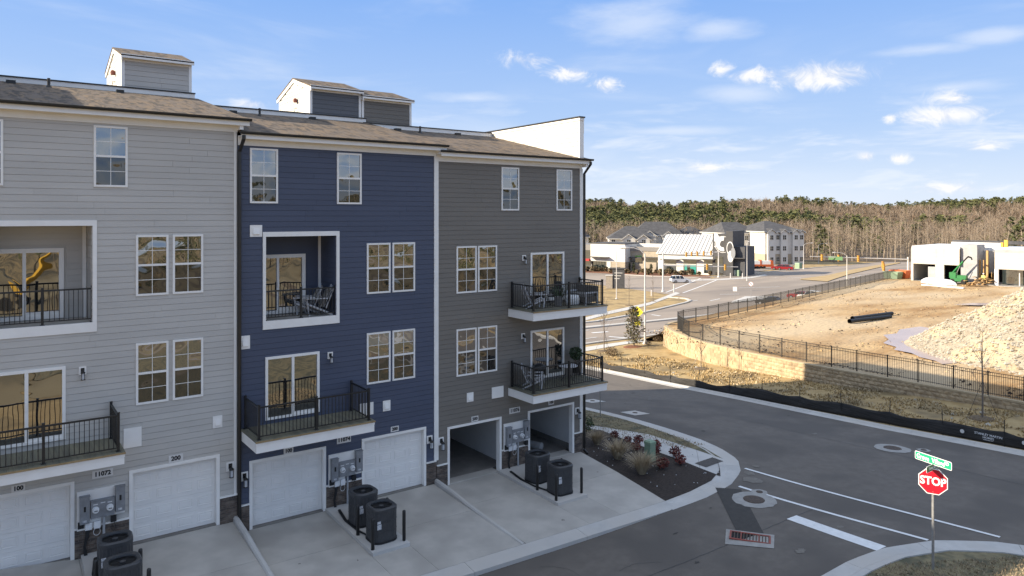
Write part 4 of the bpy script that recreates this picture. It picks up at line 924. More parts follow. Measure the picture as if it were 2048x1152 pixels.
for u, (xa, xb, nm) in enumerate(((2.2, 3.5, 'the pale grey'), (9.64, 10.93, 'the blue'), (17.07, 18.53, 'the dark grey'))):
    pz = [drive_z(u, xa, y) for y in (0, -3.95)]
    m = MB(); m.prism([(xa, -3.95, pz[1]-.2), (xb, -3.95, pz[1]-.2), (xb, -.06, pz[0]-.2), (xa, -.06, pz[0]-.2)], (0, 0, .30)); pd = m.obj('equipment_pad', MT['kerb'], None, (xa, -3.9, pz[1])); tag(pd, 'raised concrete pad under the condensers of '+nm+' townhouse', 'concrete pad', 'condenser pads')
    xm = (xa+xb)/2+.02; t0 = lambda y: pz[0]+.10+(pz[1]-pz[0])*(-y)/3.95
    for y, nn in ((-1.75, 'condenser next to the wall of '), (-3.15, 'condenser at the outer pad end of ')):
        t = empty('condenser', (xm, y, t0(y)), 'dark grey round '+nn+nm+' townhouse', 'air conditioner', 'condensers between the garage doors', R.uniform(-.1, .1))
        for n_, me in CP: link(n_, me, t)
    for (x, y, w_) in ((xa+.12, -2.55, 'inner left'), (xa+.10, -3.72, 'outer left'), (xb-.12, -2.55, 'inner right'), (xb-.10, -3.72, 'outer right')):
        zz = t0(y); m = MB(); m.lathe([(.055, -.05), (.055, .93), (.045, .965), (.02, .98)], (x, y, zz), 12); o = m.obj('bollard', MT['black'], None, (x, y, zz), True)
        tag(o, 'black steel bollard at the '+w_+' corner of the condensers of '+nm+' townhouse', 'bollard', 'bollards guarding the condensers')
    ln = MB()
    for k in range(3): ln.path([(xa+.3+.03*k, -.5, t0(-.5)+.03), (xa+.16+.03*k, -1.4, t0(-1.4)+.03), (xa+.2, -2.1-.1*k, t0(-2.1)+.03), (xa+.35, -2.9, t0(-2.9)+.04)], .024, 6)
    o = ln.obj('refrigerant_lines', MT['acdark'], None, (xa+.2, -1.5, t0(-1.5))); tag(o, 'black refrigerant lines on the pad of '+nm+' townhouse', 'pipe', 'black refrigerant lines')
# rolled carpet in the open garage
m = MB(); a, b = Vector((19.1, 4.2, -.62+.17)), Vector((20.25, 1.05, -.62+.17)); m.path([a, b], .17, 14); o = m.obj('carpet_roll', pm('plastic_wrap', (.40, .40, .40), (.30, .30, .30), 4, .35), None, (b.x, b.y, -.62)); tag(o, 'long wrapped carpet roll lying in the open garage', 'carpet roll')
# ------------------------------------------------------------------ stop sign
MT['red'] = pm('sign_red', (.62, .012, .03), (.55, .012, .028), 3, .35); MT['signgreen'] = pm('sign_green', (.02, .34, .18), None, rough=.35); MT['signgreen2'] = pm('sign_green_dull', (.08, .18, .07), None, rough=.4)
MT['signwhite'] = pm('sign_white', (.85, .85, .85), None, rough=.4)
c = at(1866, 1142); gzs = c.z+.04; hd = math.atan2(-c.y-CAMD, -c.x)   # sign post
t = empty('stop_sign', (c.x, c.y, gzs), 'red octagonal stop sign on a steel post with green street name blades', 'stop sign')
post = MB(); s_ = .028; H_ = 3.02
post.prism([(c.x-s_, c.y-s_, gzs-.3), (c.x+s_, c.y-s_, gzs-.3), (c.x+s_, c.y+s_, gzs-.3), (c.x-s_, c.y+s_, gzs-.3)], (0, 0, CAMH-(962-YH)*(c.x*CT_+(c.y+CAMD)*ST_)/FX+.31-gzs+.3)); post.obj('post', MT['steel'], t)
dcam = math.hypot(c.x, c.y+CAMD)
sz = CAMH-(962-YH)*(c.x*CT_+(c.y+CAMD)*ST_)/FX          # height of the plate centre
rz = math.radians(-68)                                   # plate faces -X-ish and toward the alley
def plate(parent, name, pts, mt, back, rzz, cc, th=.006):
    m = MB(); m.prism([(x, back, y) for x, y in pts], (0, th, 0)); o = m.obj(name, mt); o.parent = parent; o.location = Vector(cc)-W(parent); o.rotation_euler.z = rzz; return o
R8 = .415
oct_ = lambda r: [(r*math.cos(math.pi/8+k*math.pi/4), r*math.sin(math.pi/8+k*math.pi/4)) for k in range(8)]
pc = (c.x, c.y, sz); 
p1 = plate(t, 'plate_border', oct_(R8), MT['signwhite'], -.048, rz, pc); p2 = plate(p1, 'plate_face', oct_(R8*.935), MT['red'], -.052, 0, (0, 0, 0), .003); p2.location = (0, 0, 0)
o = link('stop_lettering', text_mesh('STOP', .33, MT['signwhite'], .001, .012, .86), p1); o.location = (0, -.0545, 0); o.rotation_euler = (math.pi/2, 0, 0)
def rr(w, h, r=.03): return [(w-r, -h), (w, -h+r), (w, h-r), (w-r, h), (-w+r, h), (-w, h-r), (-w, -h+r), (-w+r, -h)]
def blade(nm, txt, w, h, zc, rzz, mt, sz_, off, txo=0.):
    b1_ = plate(t, nm, rr(w, h), MT['signwhite'], -.004, rzz, (c.x, c.y, zc), .008); b1_.location.x += off*math.cos(rzz); b1_.location.y += off*math.sin(rzz)
    f = plate(b1_, 'blade_face', rr(w-.016, h-.016, .02), mt, -.007, 0, (0, 0, 0), .002); f.location = (0, 0, 0)
    for tx, s2, ox, oz in txt:
        o = link('blade_lettering', text_mesh(tx, s2, MT['signwhite'], .0008, .004, .80), b1_); o.location = (ox, -.0085, oz); o.rotation_euler = (math.pi/2, 0, 0)
blade('street_name_blade', [('Grove  Village', .20, -.08, -.01), ('RD', .13, .44, .03)], .60, .125, sz+.62, math.radians(-103.5), MT['signgreen'], .2, 0)
blade('cross_street_blade', [('Union  Grove', .13, 0, 0)], .45, .10, sz+.42, math.radians(1.6), MT['signgreen2'], .13, 0)
b_ = MB(); b_.path([(c.x, c.y, sz+.25), (c.x, c.y, sz+.515)], .02, 6); b_.obj('bracket', MT['steel'], t)
for dz_ in (.31, -.31): MB().box(-.01, .01, -.058, -.0535, dz_-.01, dz_+.01).obj('bolt', MT['steel'], None).parent = p1
# ------------------------------------------------------------------ building lot: wall, fence, heap, pipes
PZ = -1.0
WP = [Vector(p) for p in ((49.3, -45), (49.3, -8), (49.25, -1), (49.1, 2.4), (49.05, 6), (49.35, 10.9), (50.0, 15.35), (51.0, 18.4), (52.7, 21.9), (54.5, 24.6), (56.3, 25.7), (58.0, 26.1))]
def resample(P, step):
    out = [P[0].copy()]; acc = 0
    for a, b in zip(P, P[1:]):
        L_ = (b-a).length; t = step-acc
        while t < L_: out.append(a.lerp(b, t/L_)); t += step
        acc = L_-(t-step)
    return out
lot = MB(); LT = [Vector((p.x+.25, p.y)) for p in WP]; NV = 60; rows = []
RT = [Vector(p) for p in ((165, -45), (165, -20), (165, -10), (165, 0), (165, 8), (165, 16), (165, 24), (165, 30), (165, 36), (165, 41), (165, 44), (165, 46.5))]
for i in range(len(LT)-1):
    n = max(2, int((LT[i+1]-LT[i]).length/1.2))
    for k in range(n): rows.append((LT[i].lerp(LT[i+1], k/n), RT[i].lerp(RT[i+1], k/n)))
rows.append((LT[-1], RT[-1])); vs = []
for j, (a, b) in enumerate(rows):
    for k in range(NV+1):
        t = (k/NV)**1.7; p = a.lerp(b, t); e = min(1, k/4., (len(rows)-1-j)/3.)
        vs.append((p.x, p.y, PZ-.12*(1-e)*0 + e*(.16*mnoise.noise(Vector((p.x*.16, p.y*.16, 0))) + .05*mnoise.noise(Vector((p.x*.9, p.y*.9, 3)))) - .03))
lot.v = vs
for i in range(len(rows)-1):
    for k in range(NV): j = i*(NV+1)+k; lot.f.append((j, j+1, j+NV+2, j+NV+1)); lot.m.append(0)
lo = lot.obj('building_lot', MT['dirt'], smooth=True); tag(lo, kind='structure')
if lo.data.polygons[0].normal.z < 0: lo.data.flip_normals()
# bank along the far edge down to the road
ea = rows[-1]; A_ = [ea[0].lerp(ea[1], k/30) for k in range(31)]; m = MB(); rg_ = []
for p in A_: rg_.append([(p.x, p.y, PZ-.02), (p.x-.6, p.y+2.2, (PZ+gz(p.x-.6, p.y+4.5))/2-.3), (p.x-1.2, p.y+4.5, gz(p.x-1.2, p.y+4.5)+.02)])
m.loops(rg_, closed=False, cap=False); o = m.obj('bank', MT['drygrass']); tag(o, kind='structure')
if sum(f.normal.z for f in o.data.polygons) < 0: o.data.flip_normals()
# retaining wall of split-faced blocks
MT['block'] = pm('split_block', (.42, .315, .19), (.51, .395, .25), 5, .95, rnd=.11, bump=.9, bscale=16, c3=(.35, .265, .165), s3=1.5)
MT['blockcap'] = pm('block_cap', (.49, .385, .24), (.42, .33, .21), 3, .95, rnd=.06, bump=.5, bscale=20)
rw = empty('retaining_wall', (49.3, 0, -2.2), 'long tan split block retaining wall curving below the iron fence', 'retaining wall')
def block_mesh(seed):
    rg = random.Random(seed); m = MB(); n = 4; f = [[Vector((0 if (i in (0, n) or j in (0, 3)) else -rg.uniform(.015, .055), i/n, j/3)) for j in range(4)] for i in range(n+1)]
    for i in range(n+1):
        for j in range(4): m.v.append(tuple(f[i][j]))
    for i in range(n):
        for j in range(3): a = i*4+j; m.f.append((a, a+1, a+5, a+4)); m.m.append(0)
    b = len(m.v); m.v += [(.2, 0, 0), (.2, 1, 0), (.2, 1, 1), (.2, 0, 1)]
    m.f += [(3, 7, 11, 15, 19, b+2, b+3), (0, b, b+1, 16, 12, 8, 4), (0, 1, 2, 3, b+3, b), (16, b+1, b+2, 19, 18, 17)]; m.m += [0]*4
    return m.mesh(MT['block'], name='block')
BM_ = [block_mesh(50+k) for k in range(6)]
for me in BM_:
    if me.polygons[0].normal.x > 0: me.flip_normals()
step = .46; PTS = resample(WP, step); rest = MB(); cnt = 0; RH = .285
for i in range(len(PTS)-1):
    a, b = PTS[i], PTS[i+1]; zb = min(gz(a.x-.2, a.y), gz(b.x-.2, b.y))-.1; zt = PZ-.10; r = 0
    d = (b-a).normalized(); ang = math.atan2(d.y, d.x)-math.pi/2
    while zt-(r+1)*RH > zb-RH:
        z1 = zt-r*RH; z0 = z1-RH+.006; s = (step/2 if r % 2 else 0); o_ = a+d*s; cw = Vector((-d.y, d.x)); set_ = -.012*r; p = o_+cw*(-set_)*-1
        near = -11 < a.y < 11
        if near and cnt < 298:
            k = link('block', BM_[R.randrange(6)], rw, (o_.x-.012*r*abs(d.y), o_.y, z0)); k.scale = (1+R.uniform(-.1, .3), step-.008, z1-z0); k.rotation_euler.z = ang; cnt += 1
        else:
            e = R.uniform(.0, .06)+.012*r; q = a+d*s+cw*e; q2 = a+d*(s+step-.01)+cw*e; c2 = cw*-.2
            rest.prism([(q.x, q.y, z0), (q2.x, q2.y, z0), (q2.x+c2.x, q2.y+c2.y, z0), (q.x+c2.x, q.y+c2.y, z0)], (0, 0, z1-z0))
        r += 1
o = rest.obj('block_courses', MT['block'], rw); o['kind'] = 'stuff'
bk = MB(); ring = []
for p, q in zip(PTS, PTS[1:]+[PTS[-1]+(PTS[-1]-PTS[-2])]):
    d = (q-p).normalized(); n = Vector((d.y, -d.x)); s_ = p+n*.06; ring.append([(s_.x, s_.y, gz(p.x, p.y)-.4), (s_.x, s_.y, PZ-.1), (s_.x+n.x*.35, s_.y+n.y*.35, PZ-.1), (s_.x+n.x*.35, s_.y+n.y*.35, gz(p.x, p.y)-.4)])
bk.loops(ring).obj('core', MT['block'], rw)
CPT = resample(WP, .62)
for i in range(len(CPT)-1):
    a, b = CPT[i], CPT[i+1]; d = (b-a).normalized(); n = Vector((d.y, -d.x)); a2, b2 = a+d*.004, b-d*.004
    m = MB(); m.prism([(*(a2-n*.05), PZ-.095), (*(b2-n*.05), PZ-.095), (*(b2+n*.30), PZ-.095), (*(a2+n*.30), PZ-.095)], (0, 0, .11)); m.obj('cap_stone', MT['blockcap'], rw)
# iron fences
def fence(label, pts, zf, h, single_until, step=.115, post=.032):
    t = empty('iron_fence', (pts[0][0], pts[0][1], zf(0)), label, 'fence', 'black iron fences'); k = MT['black']; cnt = 0; rest = MB()
    for i, p in enumerate(pts):
        z = zf(i); MB().box(p[0]-post, p[0]+post, p[1]-post, p[1]+post, z-.1, z+h+.06).obj('post', k, t, (p[0], p[1], z))
        if i == len(pts)-1: break
        q = pts[i+1]; a, b = Vector(p), Vector(q); d = (b-a).normalized(); n = Vector((-d.y, d.x))*.014; z2 = zf(i+1)
        for hh in (h-.02, h-.20, .12):
            m = MB(); m.loops([[(a.x-n.x, a.y-n.y, z+hh), (a.x+n.x, a.y+n.y, z+hh), (a.x+n.x, a.y+n.y, z+hh+.032), (a.x-n.x, a.y-n.y, z+hh+.032)], [(b.x-n.x, b.y-n.y, z2+hh), (b.x+n.x, b.y+n.y, z2+hh), (b.x+n.x, b.y+n.y, z2+hh+.032), (b.x-n.x, b.y-n.y, z2+hh+.032)]]); m.obj('rail', k, t)
        L_ = (b-a).length; m_ = int(L_/step)
        for j in range(1, m_):
            c = a.lerp(b, j/m_); zz = z+(z2-z)*j/m_
            if cnt < single_until: bx('picket', k, t, c.x-.009, c.x+.009, c.y-.009, c.y+.009, zz+.05, zz+h-.02); cnt += 1
            else: rest.box(c.x-.009, c.x+.009, c.y-.009, c.y+.009, zz+.05, zz+h-.02)
    if rest.v: o = rest.obj('pickets', k, t); o['kind'] = 'stuff'
    return t
F1 = [(49.6, -30), (49.6, -20), (49.6, -10.1), (49.55, -7.9), (49.55, -6.0), (49.65, -4.0), (49.75, -1.8), (49.75, .2), (49.85, 2.4), (49.85, 4.3), (49.85, 6.3), (49.9, 8.4), (50.05, 10.5), (50.25, 12.6), (50.5, 14.7), (50.75, 16.75), (51.4, 18.85), (52.5, 20.5), (54.0, 22.4), (55.4, 23.6)]
F1 = F1[2:]
fence('black iron picket fence along the top of the tan retaining wall', F1, lambda i: PZ, 1.42, 298)
F2 = [(55.4, 23.6), (56.9, 24.2), (59.2, 24.5)]; x = 61.3
while x < 134: F2.append((x, 24.6+(x-61)*.202)); x += 2.35
fence('black iron picket fence between the dirt lot and the main road', F2, lambda i: PZ, 1.42, 0)
# braces lying by the fence corner
m = MB(); a = atz(1352, 661, PZ+.02); m.path([a, a+Vector((.6, -2.2, .05)), a+Vector((1.9, -1.7, .02))], .04, 5); o = m.obj('fence_brace', MT['black'], None, a); tag(o, 'bent black rail lying on the wall top by the fence corner', 'metal rail')
# silt fence
MT['fabric'] = pm('silt_fabric', (.012, .012, .013), (.045, .042, .040), 3, .75, stretch=(.3, .3, 9), bump=.6, bscale=8)
sfp = [Vector((40.75+.0, -24)), Vector((40.75, -11)), Vector((40.6, -6)), Vector((40.75, 0)), Vector((41.1, 5)), Vector((41.5, 11)), Vector((41.9, 17)), Vector((42.3, 21))]
sf = empty('silt_fence', (40.8, 0, -1.8), 'sagging black fabric silt fence on thin stakes behind the far kerb', 'silt fence'); P = resample(sfp, .35); rg_ = []
for i, p in enumerate(P):
    z = gz(p.x, p.y)+.04; ph = (i % 8)/8.; sag = .16*math.sin(math.pi*ph)*(.5+.5*math.sin(i*.37)); h = .72-sag-.18*(p.y > 4)*min(1, (p.y-4)/4) ; bow = .06*math.sin(i*.8)+.05*math.sin(i*.31)
    rg_.append([(p.x+bow*t*.8+.02*math.sin(i*1.7+t*9), p.y, z+h*t) for t in (0, .2, .4, .6, .8, 1)])
m = MB(); m.loops(rg_, closed=False, cap=False); fo = m.obj('fabric', MT['fabric'], sf, smooth=True); sm_ = fo.modifiers.new('thick', 'SOLIDIFY'); sm_.thickness = .008
for i in range(0, len(P), 8):
    p = P[i]; z = gz(p.x, p.y); m = MB(); m.path([(p.x+.03, p.y, z-.1), (p.x+.03+R.uniform(-.06, .06), p.y+R.uniform(-.08, .08), z+1.35)], .022, 5); m.obj('stake', MT['black'], sf)
bz = math.radians(-90)
for (yy, tx, s2, dz_) in ((-9.35, 'STANLEY MARTIN', .155, .46), (-9.35, 'HOMES', .155, .31), (-9.35, 'stanleymartin.com', .06, .21), (-7.3, 'HOMES', .10, .50)):
    if tx == 'HOMES' and s2 == .10: continue
    letter('banner_lettering', tx, s2, MT['signwhite'], sf, (40.60, yy, gz(40.7, yy)+dz_), (math.pi/2, 0, bz), depth=.002, bold=.001)
for yy in (-8.15, -10.9):
    n = 20; m = MB(); z = gz(40.7, yy)+.42; m.loops([[(x, yy+.10*math.cos(6.2832*k/n), z+.10*math.sin(6.2832*k/n)) for k in range(n)] for x in (40.60, 40.606)]); m.obj('banner_emblem', MT['plate'], sf)
# rubble heap
MT['rubble'] = pm('pale_rubble', (.38, .335, .26), (.27, .225, .165), 1.6, .95, bump=1, bscale=5, detail=4, c3=(.58, .44, .25), s3=.25)
MT['rock'] = pm('pale_rock', (.47, .435, .365), (.36, .325, .26), 3, .95, rnd=.1)
MT['rock2'] = pm('tan_rock', (.30, .23, .15), (.22, .18, .13), 3, .95)
HC, HR, HH = Vector((70.5, -6.2)), 12.6, 8.3
def heap(x, y):
    r = math.hypot(x-HC.x, y-HC.y); a = math.atan2(y-HC.y, x-HC.x); rr_ = HR*(1+.07*math.sin(a*3+1)+.04*math.sin(a*7)); t = max(0, 1-r/rr_)
    h = HH*(t**1.04); h = h - .5*math.exp(-(r/2.)**2)
    return h + (.35*mnoise.noise(Vector((x*.45, y*.45, 2)))+.16*mnoise.noise(Vector((x*1.5, y*1.5, 5))))*min(1, t*6)
m = MB(); NA, NR = 96, 44; 
for j in range(NR+1):
    for k in range(NA):
        r = HR*1.12*j/NR; a = 6.2832*k/NA; x, y = HC.x+r*math.cos(a), HC.y+r*math.sin(a); m.v.append((x, y, PZ+heap(x, y)-.02*(j == NR)))
for j in range(NR):
    for k in range(NA): a = j*NA+k; b = j*NA+(k+1) % NA; m.f.append((a, a+NA, b+NA, b)); m.m.append(0)
hp = m.obj('rubble_heap', MT['rubble']); tag(hp, 'big heap of pale broken stone on the dirt lot', 'stone heap', kind='stuff')
m = MB(); rg = random.Random(5)
for i in range(20000):
    r = HR*1.06*math.sqrt(rg.random()); a = rg.uniform(0, 6.2832); x, y = HC.x+r*math.cos(a), HC.y+r*math.sin(a)
    if x-HC.x > 5: continue
    s = rg.choice((.04, .05, .06, .08, .13))*rg.uniform(.7, 1.5); z = PZ+heap(x, y)+s*.2; m.ci = 0 if rg.random() < .86 else 1
    o_ = [Vector((rg.uniform(.6, 1.2)*s*dx, rg.uniform(.6, 1.2)*s*dy, rg.uniform(.5, 1.)*s*dz_)) for dx, dy, dz_ in ((1, 0, 0), (-1, 0, 0), (0, 1, 0), (0, -1, 0), (0, 0, 1), (0, 0, -1))]
    n = len(m.v); m.v += [(x+v.x, y+v.y, z+v.z) for v in o_]
    for f in ((0, 2, 4), (2, 1, 4), (1, 3, 4), (3, 0, 4), (2, 0, 5), (1, 2, 5), (3, 1, 5), (0, 3, 5)): m.f.append(tuple(n+q for q in f)); m.m.append(m.ci)
m.obj('loose_stones', [MT['rock'], MT['rock2']], hp)['kind'] = 'stuff'
# clods, weeds and ruts on the lot
m = MB(); rg = random.Random(21)
for i in range(7000):
    x = 50.2+rg.random()**1.6*75; y = rg.uniform(-14, 24+max(0, x-58)*.19); s = rg.uniform(.03, .10)*(1+.8*(rg.random() < .1)); z = PZ-.02+.16*mnoise.noise(Vector((x*.16, y*.16, 0)))
    if mnoise.noise(Vector((x*.12, y*.3, 9))) < -.05: continue
    m.ci = rg.choice((0, 0, 1, 2)); n = len(m.v); m.v += [(x+s*rg.uniform(.6, 1.4)*a, y+s*rg.uniform(.6, 1.4)*b, z+s*c_) for a, b, c_ in ((1, 0, 0), (-.5, .9, 0), (-.5, -.9, 0), (0, 0, .8))]
    for f in ((0, 1, 3), (1, 2, 3), (2, 0, 3)): m.f.append(tuple(n+q for q in f)); m.m.append(m.ci)
o = m.obj('lot_clods', [MT['mound'] if 'mound' in MT else MT['mulch'], MT['dirt'], MT['rock2']]); tag(o, 'earth clods and weeds strewn over the dirt lot', 'earth', kind='stuff')
# puddles
MT['puddle'] = pm('muddy_water', (.46, .36, .31), (.40, .31, .27), .3, .22, spec=.35)
pud = [(74.5, 9.3), (71, 9.6), (68.4, 8.6), (66.5, 8.9), (64.5, 7.4), (62.3, 6.8), (61.3, 5.2), (59.9, 4.7), (59.6, 3.2), (58.4, 2.0), (57.9, .7), (57.0, -.2), (58.2, -.7), (60.2, .9), (62.3, 2.9), (63.5, 4.4), (66, 5.6), (70, 5.4), (74, 6)]
patch('puddle', pud, MT['puddle'], .03, 3, 'structure', None, PZ+.0); p_ = atz(1960, 609, PZ)
patch('puddle', [(p_.x-3.5, p_.y+1.6), (p_.x+0, p_.y+.9), (p_.x+3, p_.y-1.4), (p_.x+1, p_.y-2.4), (p_.x-2, p_.y-.6)], MT['puddle'], .05, 3, 'structure', None, PZ+.06)
# drain pipes
MT['hdpe'] = pm('black_plastic', (.012, .012, .012), None, rough=.45)
for (a, b, lab) in (((71.0, 14.6), (78.0, 13.9), 'long black corrugated drain pipe with a flared end on the dirt lot'), ((73.2, 15.5), (80.6, 15.0), 'long black corrugated drain pipe lying behind another on the dirt lot')):
    a, b = Vector((*a, PZ+.22)), Vector((*b, PZ+.22)); n = 60; m = MB(); m.path([a.lerp(b, k/n) for k in range(n+1)], [.19+.016*(k % 2) + (.04 if k < 3 else 0) for k in range(n+1)], 14, cap=False); m.path([a.lerp(b, k/n) for k in range(n+1)], [.15]*(n+1), 14, cap=False)
    o = m.obj('drain_pipe', MT['hdpe'], None, a-Vector((0, 0, .3))); tag(o, lab, 'pipe', 'black drain pipes')
# lawn trees with stakes, stones
MT['bark'] = pm('young_bark', (.20, .165, .135), (.14, .115, .095), 12, .9); MT['mound'] = pm('soil_mound', (.17, .12, .07), (.11, .08, .05), 4, 1, bump=.8, bscale=9)
def sapling(label, base, h, seed, stakes=True, mt='bark', mound=True, name='sapling', group='staked saplings', br=16, tall_stake=False):
    rg = random.Random(seed); t = empty(name, base, label, 'tree', group); x, y, z = base
    tr = MB(); P = [(x, y, z-.05), (x+.02, y, z+h*.35), (x-.02, y+.02, z+h*.7), (x, y, z+h)]; tr.path(P, [.04*h/4, .034*h/4, .022*h/4, .006], 6); tr.obj('trunk', MT[mt], t)
    c = MB()
    for i in range(br):
        f = rg.uniform(.32, .97); a = rg.uniform(0, 6.283); L_ = h*.30*(1.12-f)*rg.uniform(.7, 1.4)+.12; p = Vector((x, y, z+h*f)); q = p+Vector((math.cos(a)*L_*.55, math.sin(a)*L_*.55, L_*.85)); c.path([p, (p+q)/2+Vector((0, 0, -.03)), q], [.012, .008, .003], 4)
        for k in range(3): g = p.lerp(q, rg.uniform(.3, .9)); a2 = a+rg.uniform(-1, 1); c.path([g, g+Vector((math.cos(a2)*.16, math.sin(a2)*.16, .26))*rg.uniform(.6, 1.5)], [.006, .002], 3)
    c.obj('branches', MT[mt], t)
    if mound:
        m = MB(); m.lathe([(.75, -.04), (.6, .06), (.3, .10), (.02, .11)], (x, y, z), 18); m.obj('soil_ring', MT['mound'], t)
    if stakes:
        s = MB()
        for k in range(3): a = k*2.094+.4; s.path([(x+.9*math.cos(a), y+.9*math.sin(a), gz(x+.9*math.cos(a), y+.9*math.sin(a))), (x, y, z+h*.42)], .012, 4)
        s.obj('guy_wire', MT['black'], t)
    return t
c = at(1402, 738); sapling('thin staked sapling on the sunlit lawn before the wall', c, 3.4, 1)
c = at(1965, 838); sapling('tall staked sapling with guy wires on the shaded lawn', c, 5.2, 2)
c = at(1478, 740); sapling('bare low shrub against the sunlit wall', c, 2.3, 3, False, name='bare_shrub', group='bare plants', mound=False, br=10)
c = at(1208, 703); sapling('bare young street tree with stakes beside the walk', c, 5.4, 4, True, br=34, mound=True)
MT['weed'] = pm('weed_brown', (.24, .17, .09), (.17, .12, .07), 6, .95)
twm = leafball('twigs', [MT['weed'], MT['stem']], 420, .6, .4, .12, 77, 0, .1, .35)
for i, (px, py, s, lab) in enumerate(((1222, 712, 1.1, 'brown scrubby shrub beside the bare street tree'), (1316, 683, .9, 'brown scrubby shrub at the foot of the wall end'), (1296, 691, .6, 'low brown scrub at the foot of the lamp post'))):
    c = at(px, py); t = empty('scrub', c, lab, 'shrub', 'brown scrub'); o = link('twigs', twm, t, c); o.scale = (s, s, s); o.rotation_euler.z = i
m = MB()
for (px, py, s) in ((1393, 737, .3), (1402, 736, .2), (1350, 753, .15), (1356, 751, .12), (1347, 747, .2), (1430, 747, .1), (1442, 748, .16), (1905, 830, .16), (1904, 838, .14), (1976, 851, .22), (1965, 827, .22), (1560, 800, .1), (1830, 800, .1)):
    c = at(px, py); c.z += .04
    n = len(m.v); m.v += [(c.x+s*R.uniform(.6, 1)*dx, c.y+s*R.uniform(.6, 1)*dy, c.z+s*.6*dz_) for dx, dy, dz_ in ((1, 0, 0), (-1, 0, 0), (0, 1, 0), (0, -1, 0), (0, 0, 1), (0, 0, -1))]
    for f in ((0, 2, 4), (2, 1, 4), (1, 3, 4), (3, 0, 4), (2, 0, 5), (1, 2, 5), (3, 1, 5), (0, 3, 5)): m.f.append(tuple(n+q for q in f)); m.m.append(0)
o = m.obj('lawn_stones', MT['rock']); tag(o, 'pale stones and litter scattered on the lawn', 'stones', kind='stuff')
# rough grass tufts over the lawn
m = MB(); rg = random.Random(9)
for i in range(16000):
    x, y = rg.uniform(41.4, 49.2), rg.uniform(-12, 27); z = gz(x, y); 
    if mnoise.noise(Vector((x*.5, y*.5, 1))) < -.12: continue
    h = rg.uniform(.04, .15); a = rg.uniform(0, 6.28); w = rg.uniform(.03, .09); m.ci = 0 if rg.random() < .7 else 1
    m.q((x-math.cos(a)*w, y-math.sin(a)*w, z), (x+math.cos(a)*w, y+math.sin(a)*w, z), (x+rg.uniform(-.06, .06), y+rg.uniform(-.06, .06), z+h))
o = m.obj('lawn_grass', [MT['drygrass'], MT['straw']]); tag(o, 'dry winter grass tufts on the lawn below the wall', 'grass', kind='stuff')
m = MB()
for i in range(20000):
    x, y = rg.uniform(12, 27.2), rg.uniform(-19, -13.4); 
    if y > -13.5-max(0, (x-22.3))*.55: continue
    z = gz(x, y)+.05; h = rg.uniform(.03, .09); a = rg.uniform(0, 6.28); w = rg.uniform(.012, .03)
    m.q((x-math.cos(a)*w, y-math.sin(a)*w, z), (x+math.cos(a)*w, y+math.sin(a)*w, z), (x+rg.uniform(-.04, .04), y+rg.uniform(-.04, .04), z+h))
for i in range(5000):
    t_ = rg.random(); y = rg.uniform(-2, 14); x0_ = 24.3 if y > 3 else 24.3+(3-y)*.42; x = rg.uniform(x0_, 27.9+.05*y); z = gz(x, y)+.075; h = rg.uniform(.02, .07); a = rg.uniform(0, 6.28); w = rg.uniform(.012, .03)
    m.q((x-math.cos(a)*w, y-math.sin(a)*w, z), (x+math.cos(a)*w, y+math.sin(a)*w, z), (x+rg.uniform(-.04, .04), y+rg.uniform(-.04, .04), z+h))
o = m.obj('verge_grass', MT['straw2']); tag(o, 'short dormant grass on the verges by the street corner', 'grass', kind='stuff')
# sign without plate on the verge
c = at(1201, 834); m = MB(); m.path([(c.x, c.y, c.z-.2), (c.x-.05, c.y, c.z+2.6)], .03, 6); o = m.obj('sign_post', MT['steel'], None, c); tag(o, 'bare steel sign post on the verge below the balcony', 'sign post')
# ------------------------------------------------------------------ main road and crossing
NE = [(-80, 31), (30, 32), (52, 33), (65, 34.5), (80, 37.5), (95, 41.5), (122, 48), (150, 55), (180, 62), (220, 71), (300, 88), (420, 112)]
FE = [(-80, 47), (30, 46.5), (52, 46), (66, 46.6), (80, 51.0), (97, 57.0), (122, 78), (150, 93.5), (180, 96), (220, 99), (300, 115), (420, 140)]
strip('main_road', NE, FE, MT['asphalt_old'], .02, 3., 16)
strip('cross_road', [(103, 60), (108, 75), (112, 95), (118, 130), (128, 240)], [(148, 93), (142, 106), (140, 120), (143, 140), (152, 240)], MT['asphalt_old'], .026, 3., 12)
strip('street', [(29.4, 24), (29, 30), (26, 33)], [(41.3, 24), (42, 30), (45.5, 33)], MT['asphalt_old'], .024, 1., 6)
kr = empty('kerb', (60, 46, -4)); tag(kr, kind='structure')
def kerb_line(par, P, w, h, mt='kerb', step=4.):
    P = resample([Vector(p) for p in P], step)
    for a, b in zip(P, P[1:]):
        d = (b-a).normalized(); n = Vector((-d.y, d.x))*w/2; a2, b2 = a+d*.01, b-d*.01
        m = MB(); m.loops([[(a2.x-n.x, a2.y-n.y, gz(*a2)-.1), (a2.x-n.x, a2.y-n.y, gz(*a2)+h), (a2.x+n.x, a2.y+n.y, gz(*a2)+h), (a2.x+n.x, a2.y+n.y, gz(*a2)-.1)], [(b2.x-n.x, b2.y-n.y, gz(*b2)-.1), (b2.x-n.x, b2.y-n.y, gz(*b2)+h), (b2.x+n.x, b2.y+n.y, gz(*b2)+h), (b2.x+n.x, b2.y+n.y, gz(*b2)-.1)]]); m.obj('kerb_stone', MT[mt], par)
kerb_line(kr, [(30, 46.9), (52, 46.4), (66, 47.0), (80, 51.4), (96, 57.2), (101, 60), (102.5, 63), (101, 68)], .5, .16)
kerb_line(kr, [(20, 42.6), (60, 42.9), (88, 44.0)], .9, .17); kerb_line(kr, [(30, 31.8), (52, 32.7), (65, 34.2), (80, 37.2), (95, 41.2), (120, 47.3), (160, 57)], .4, .15)
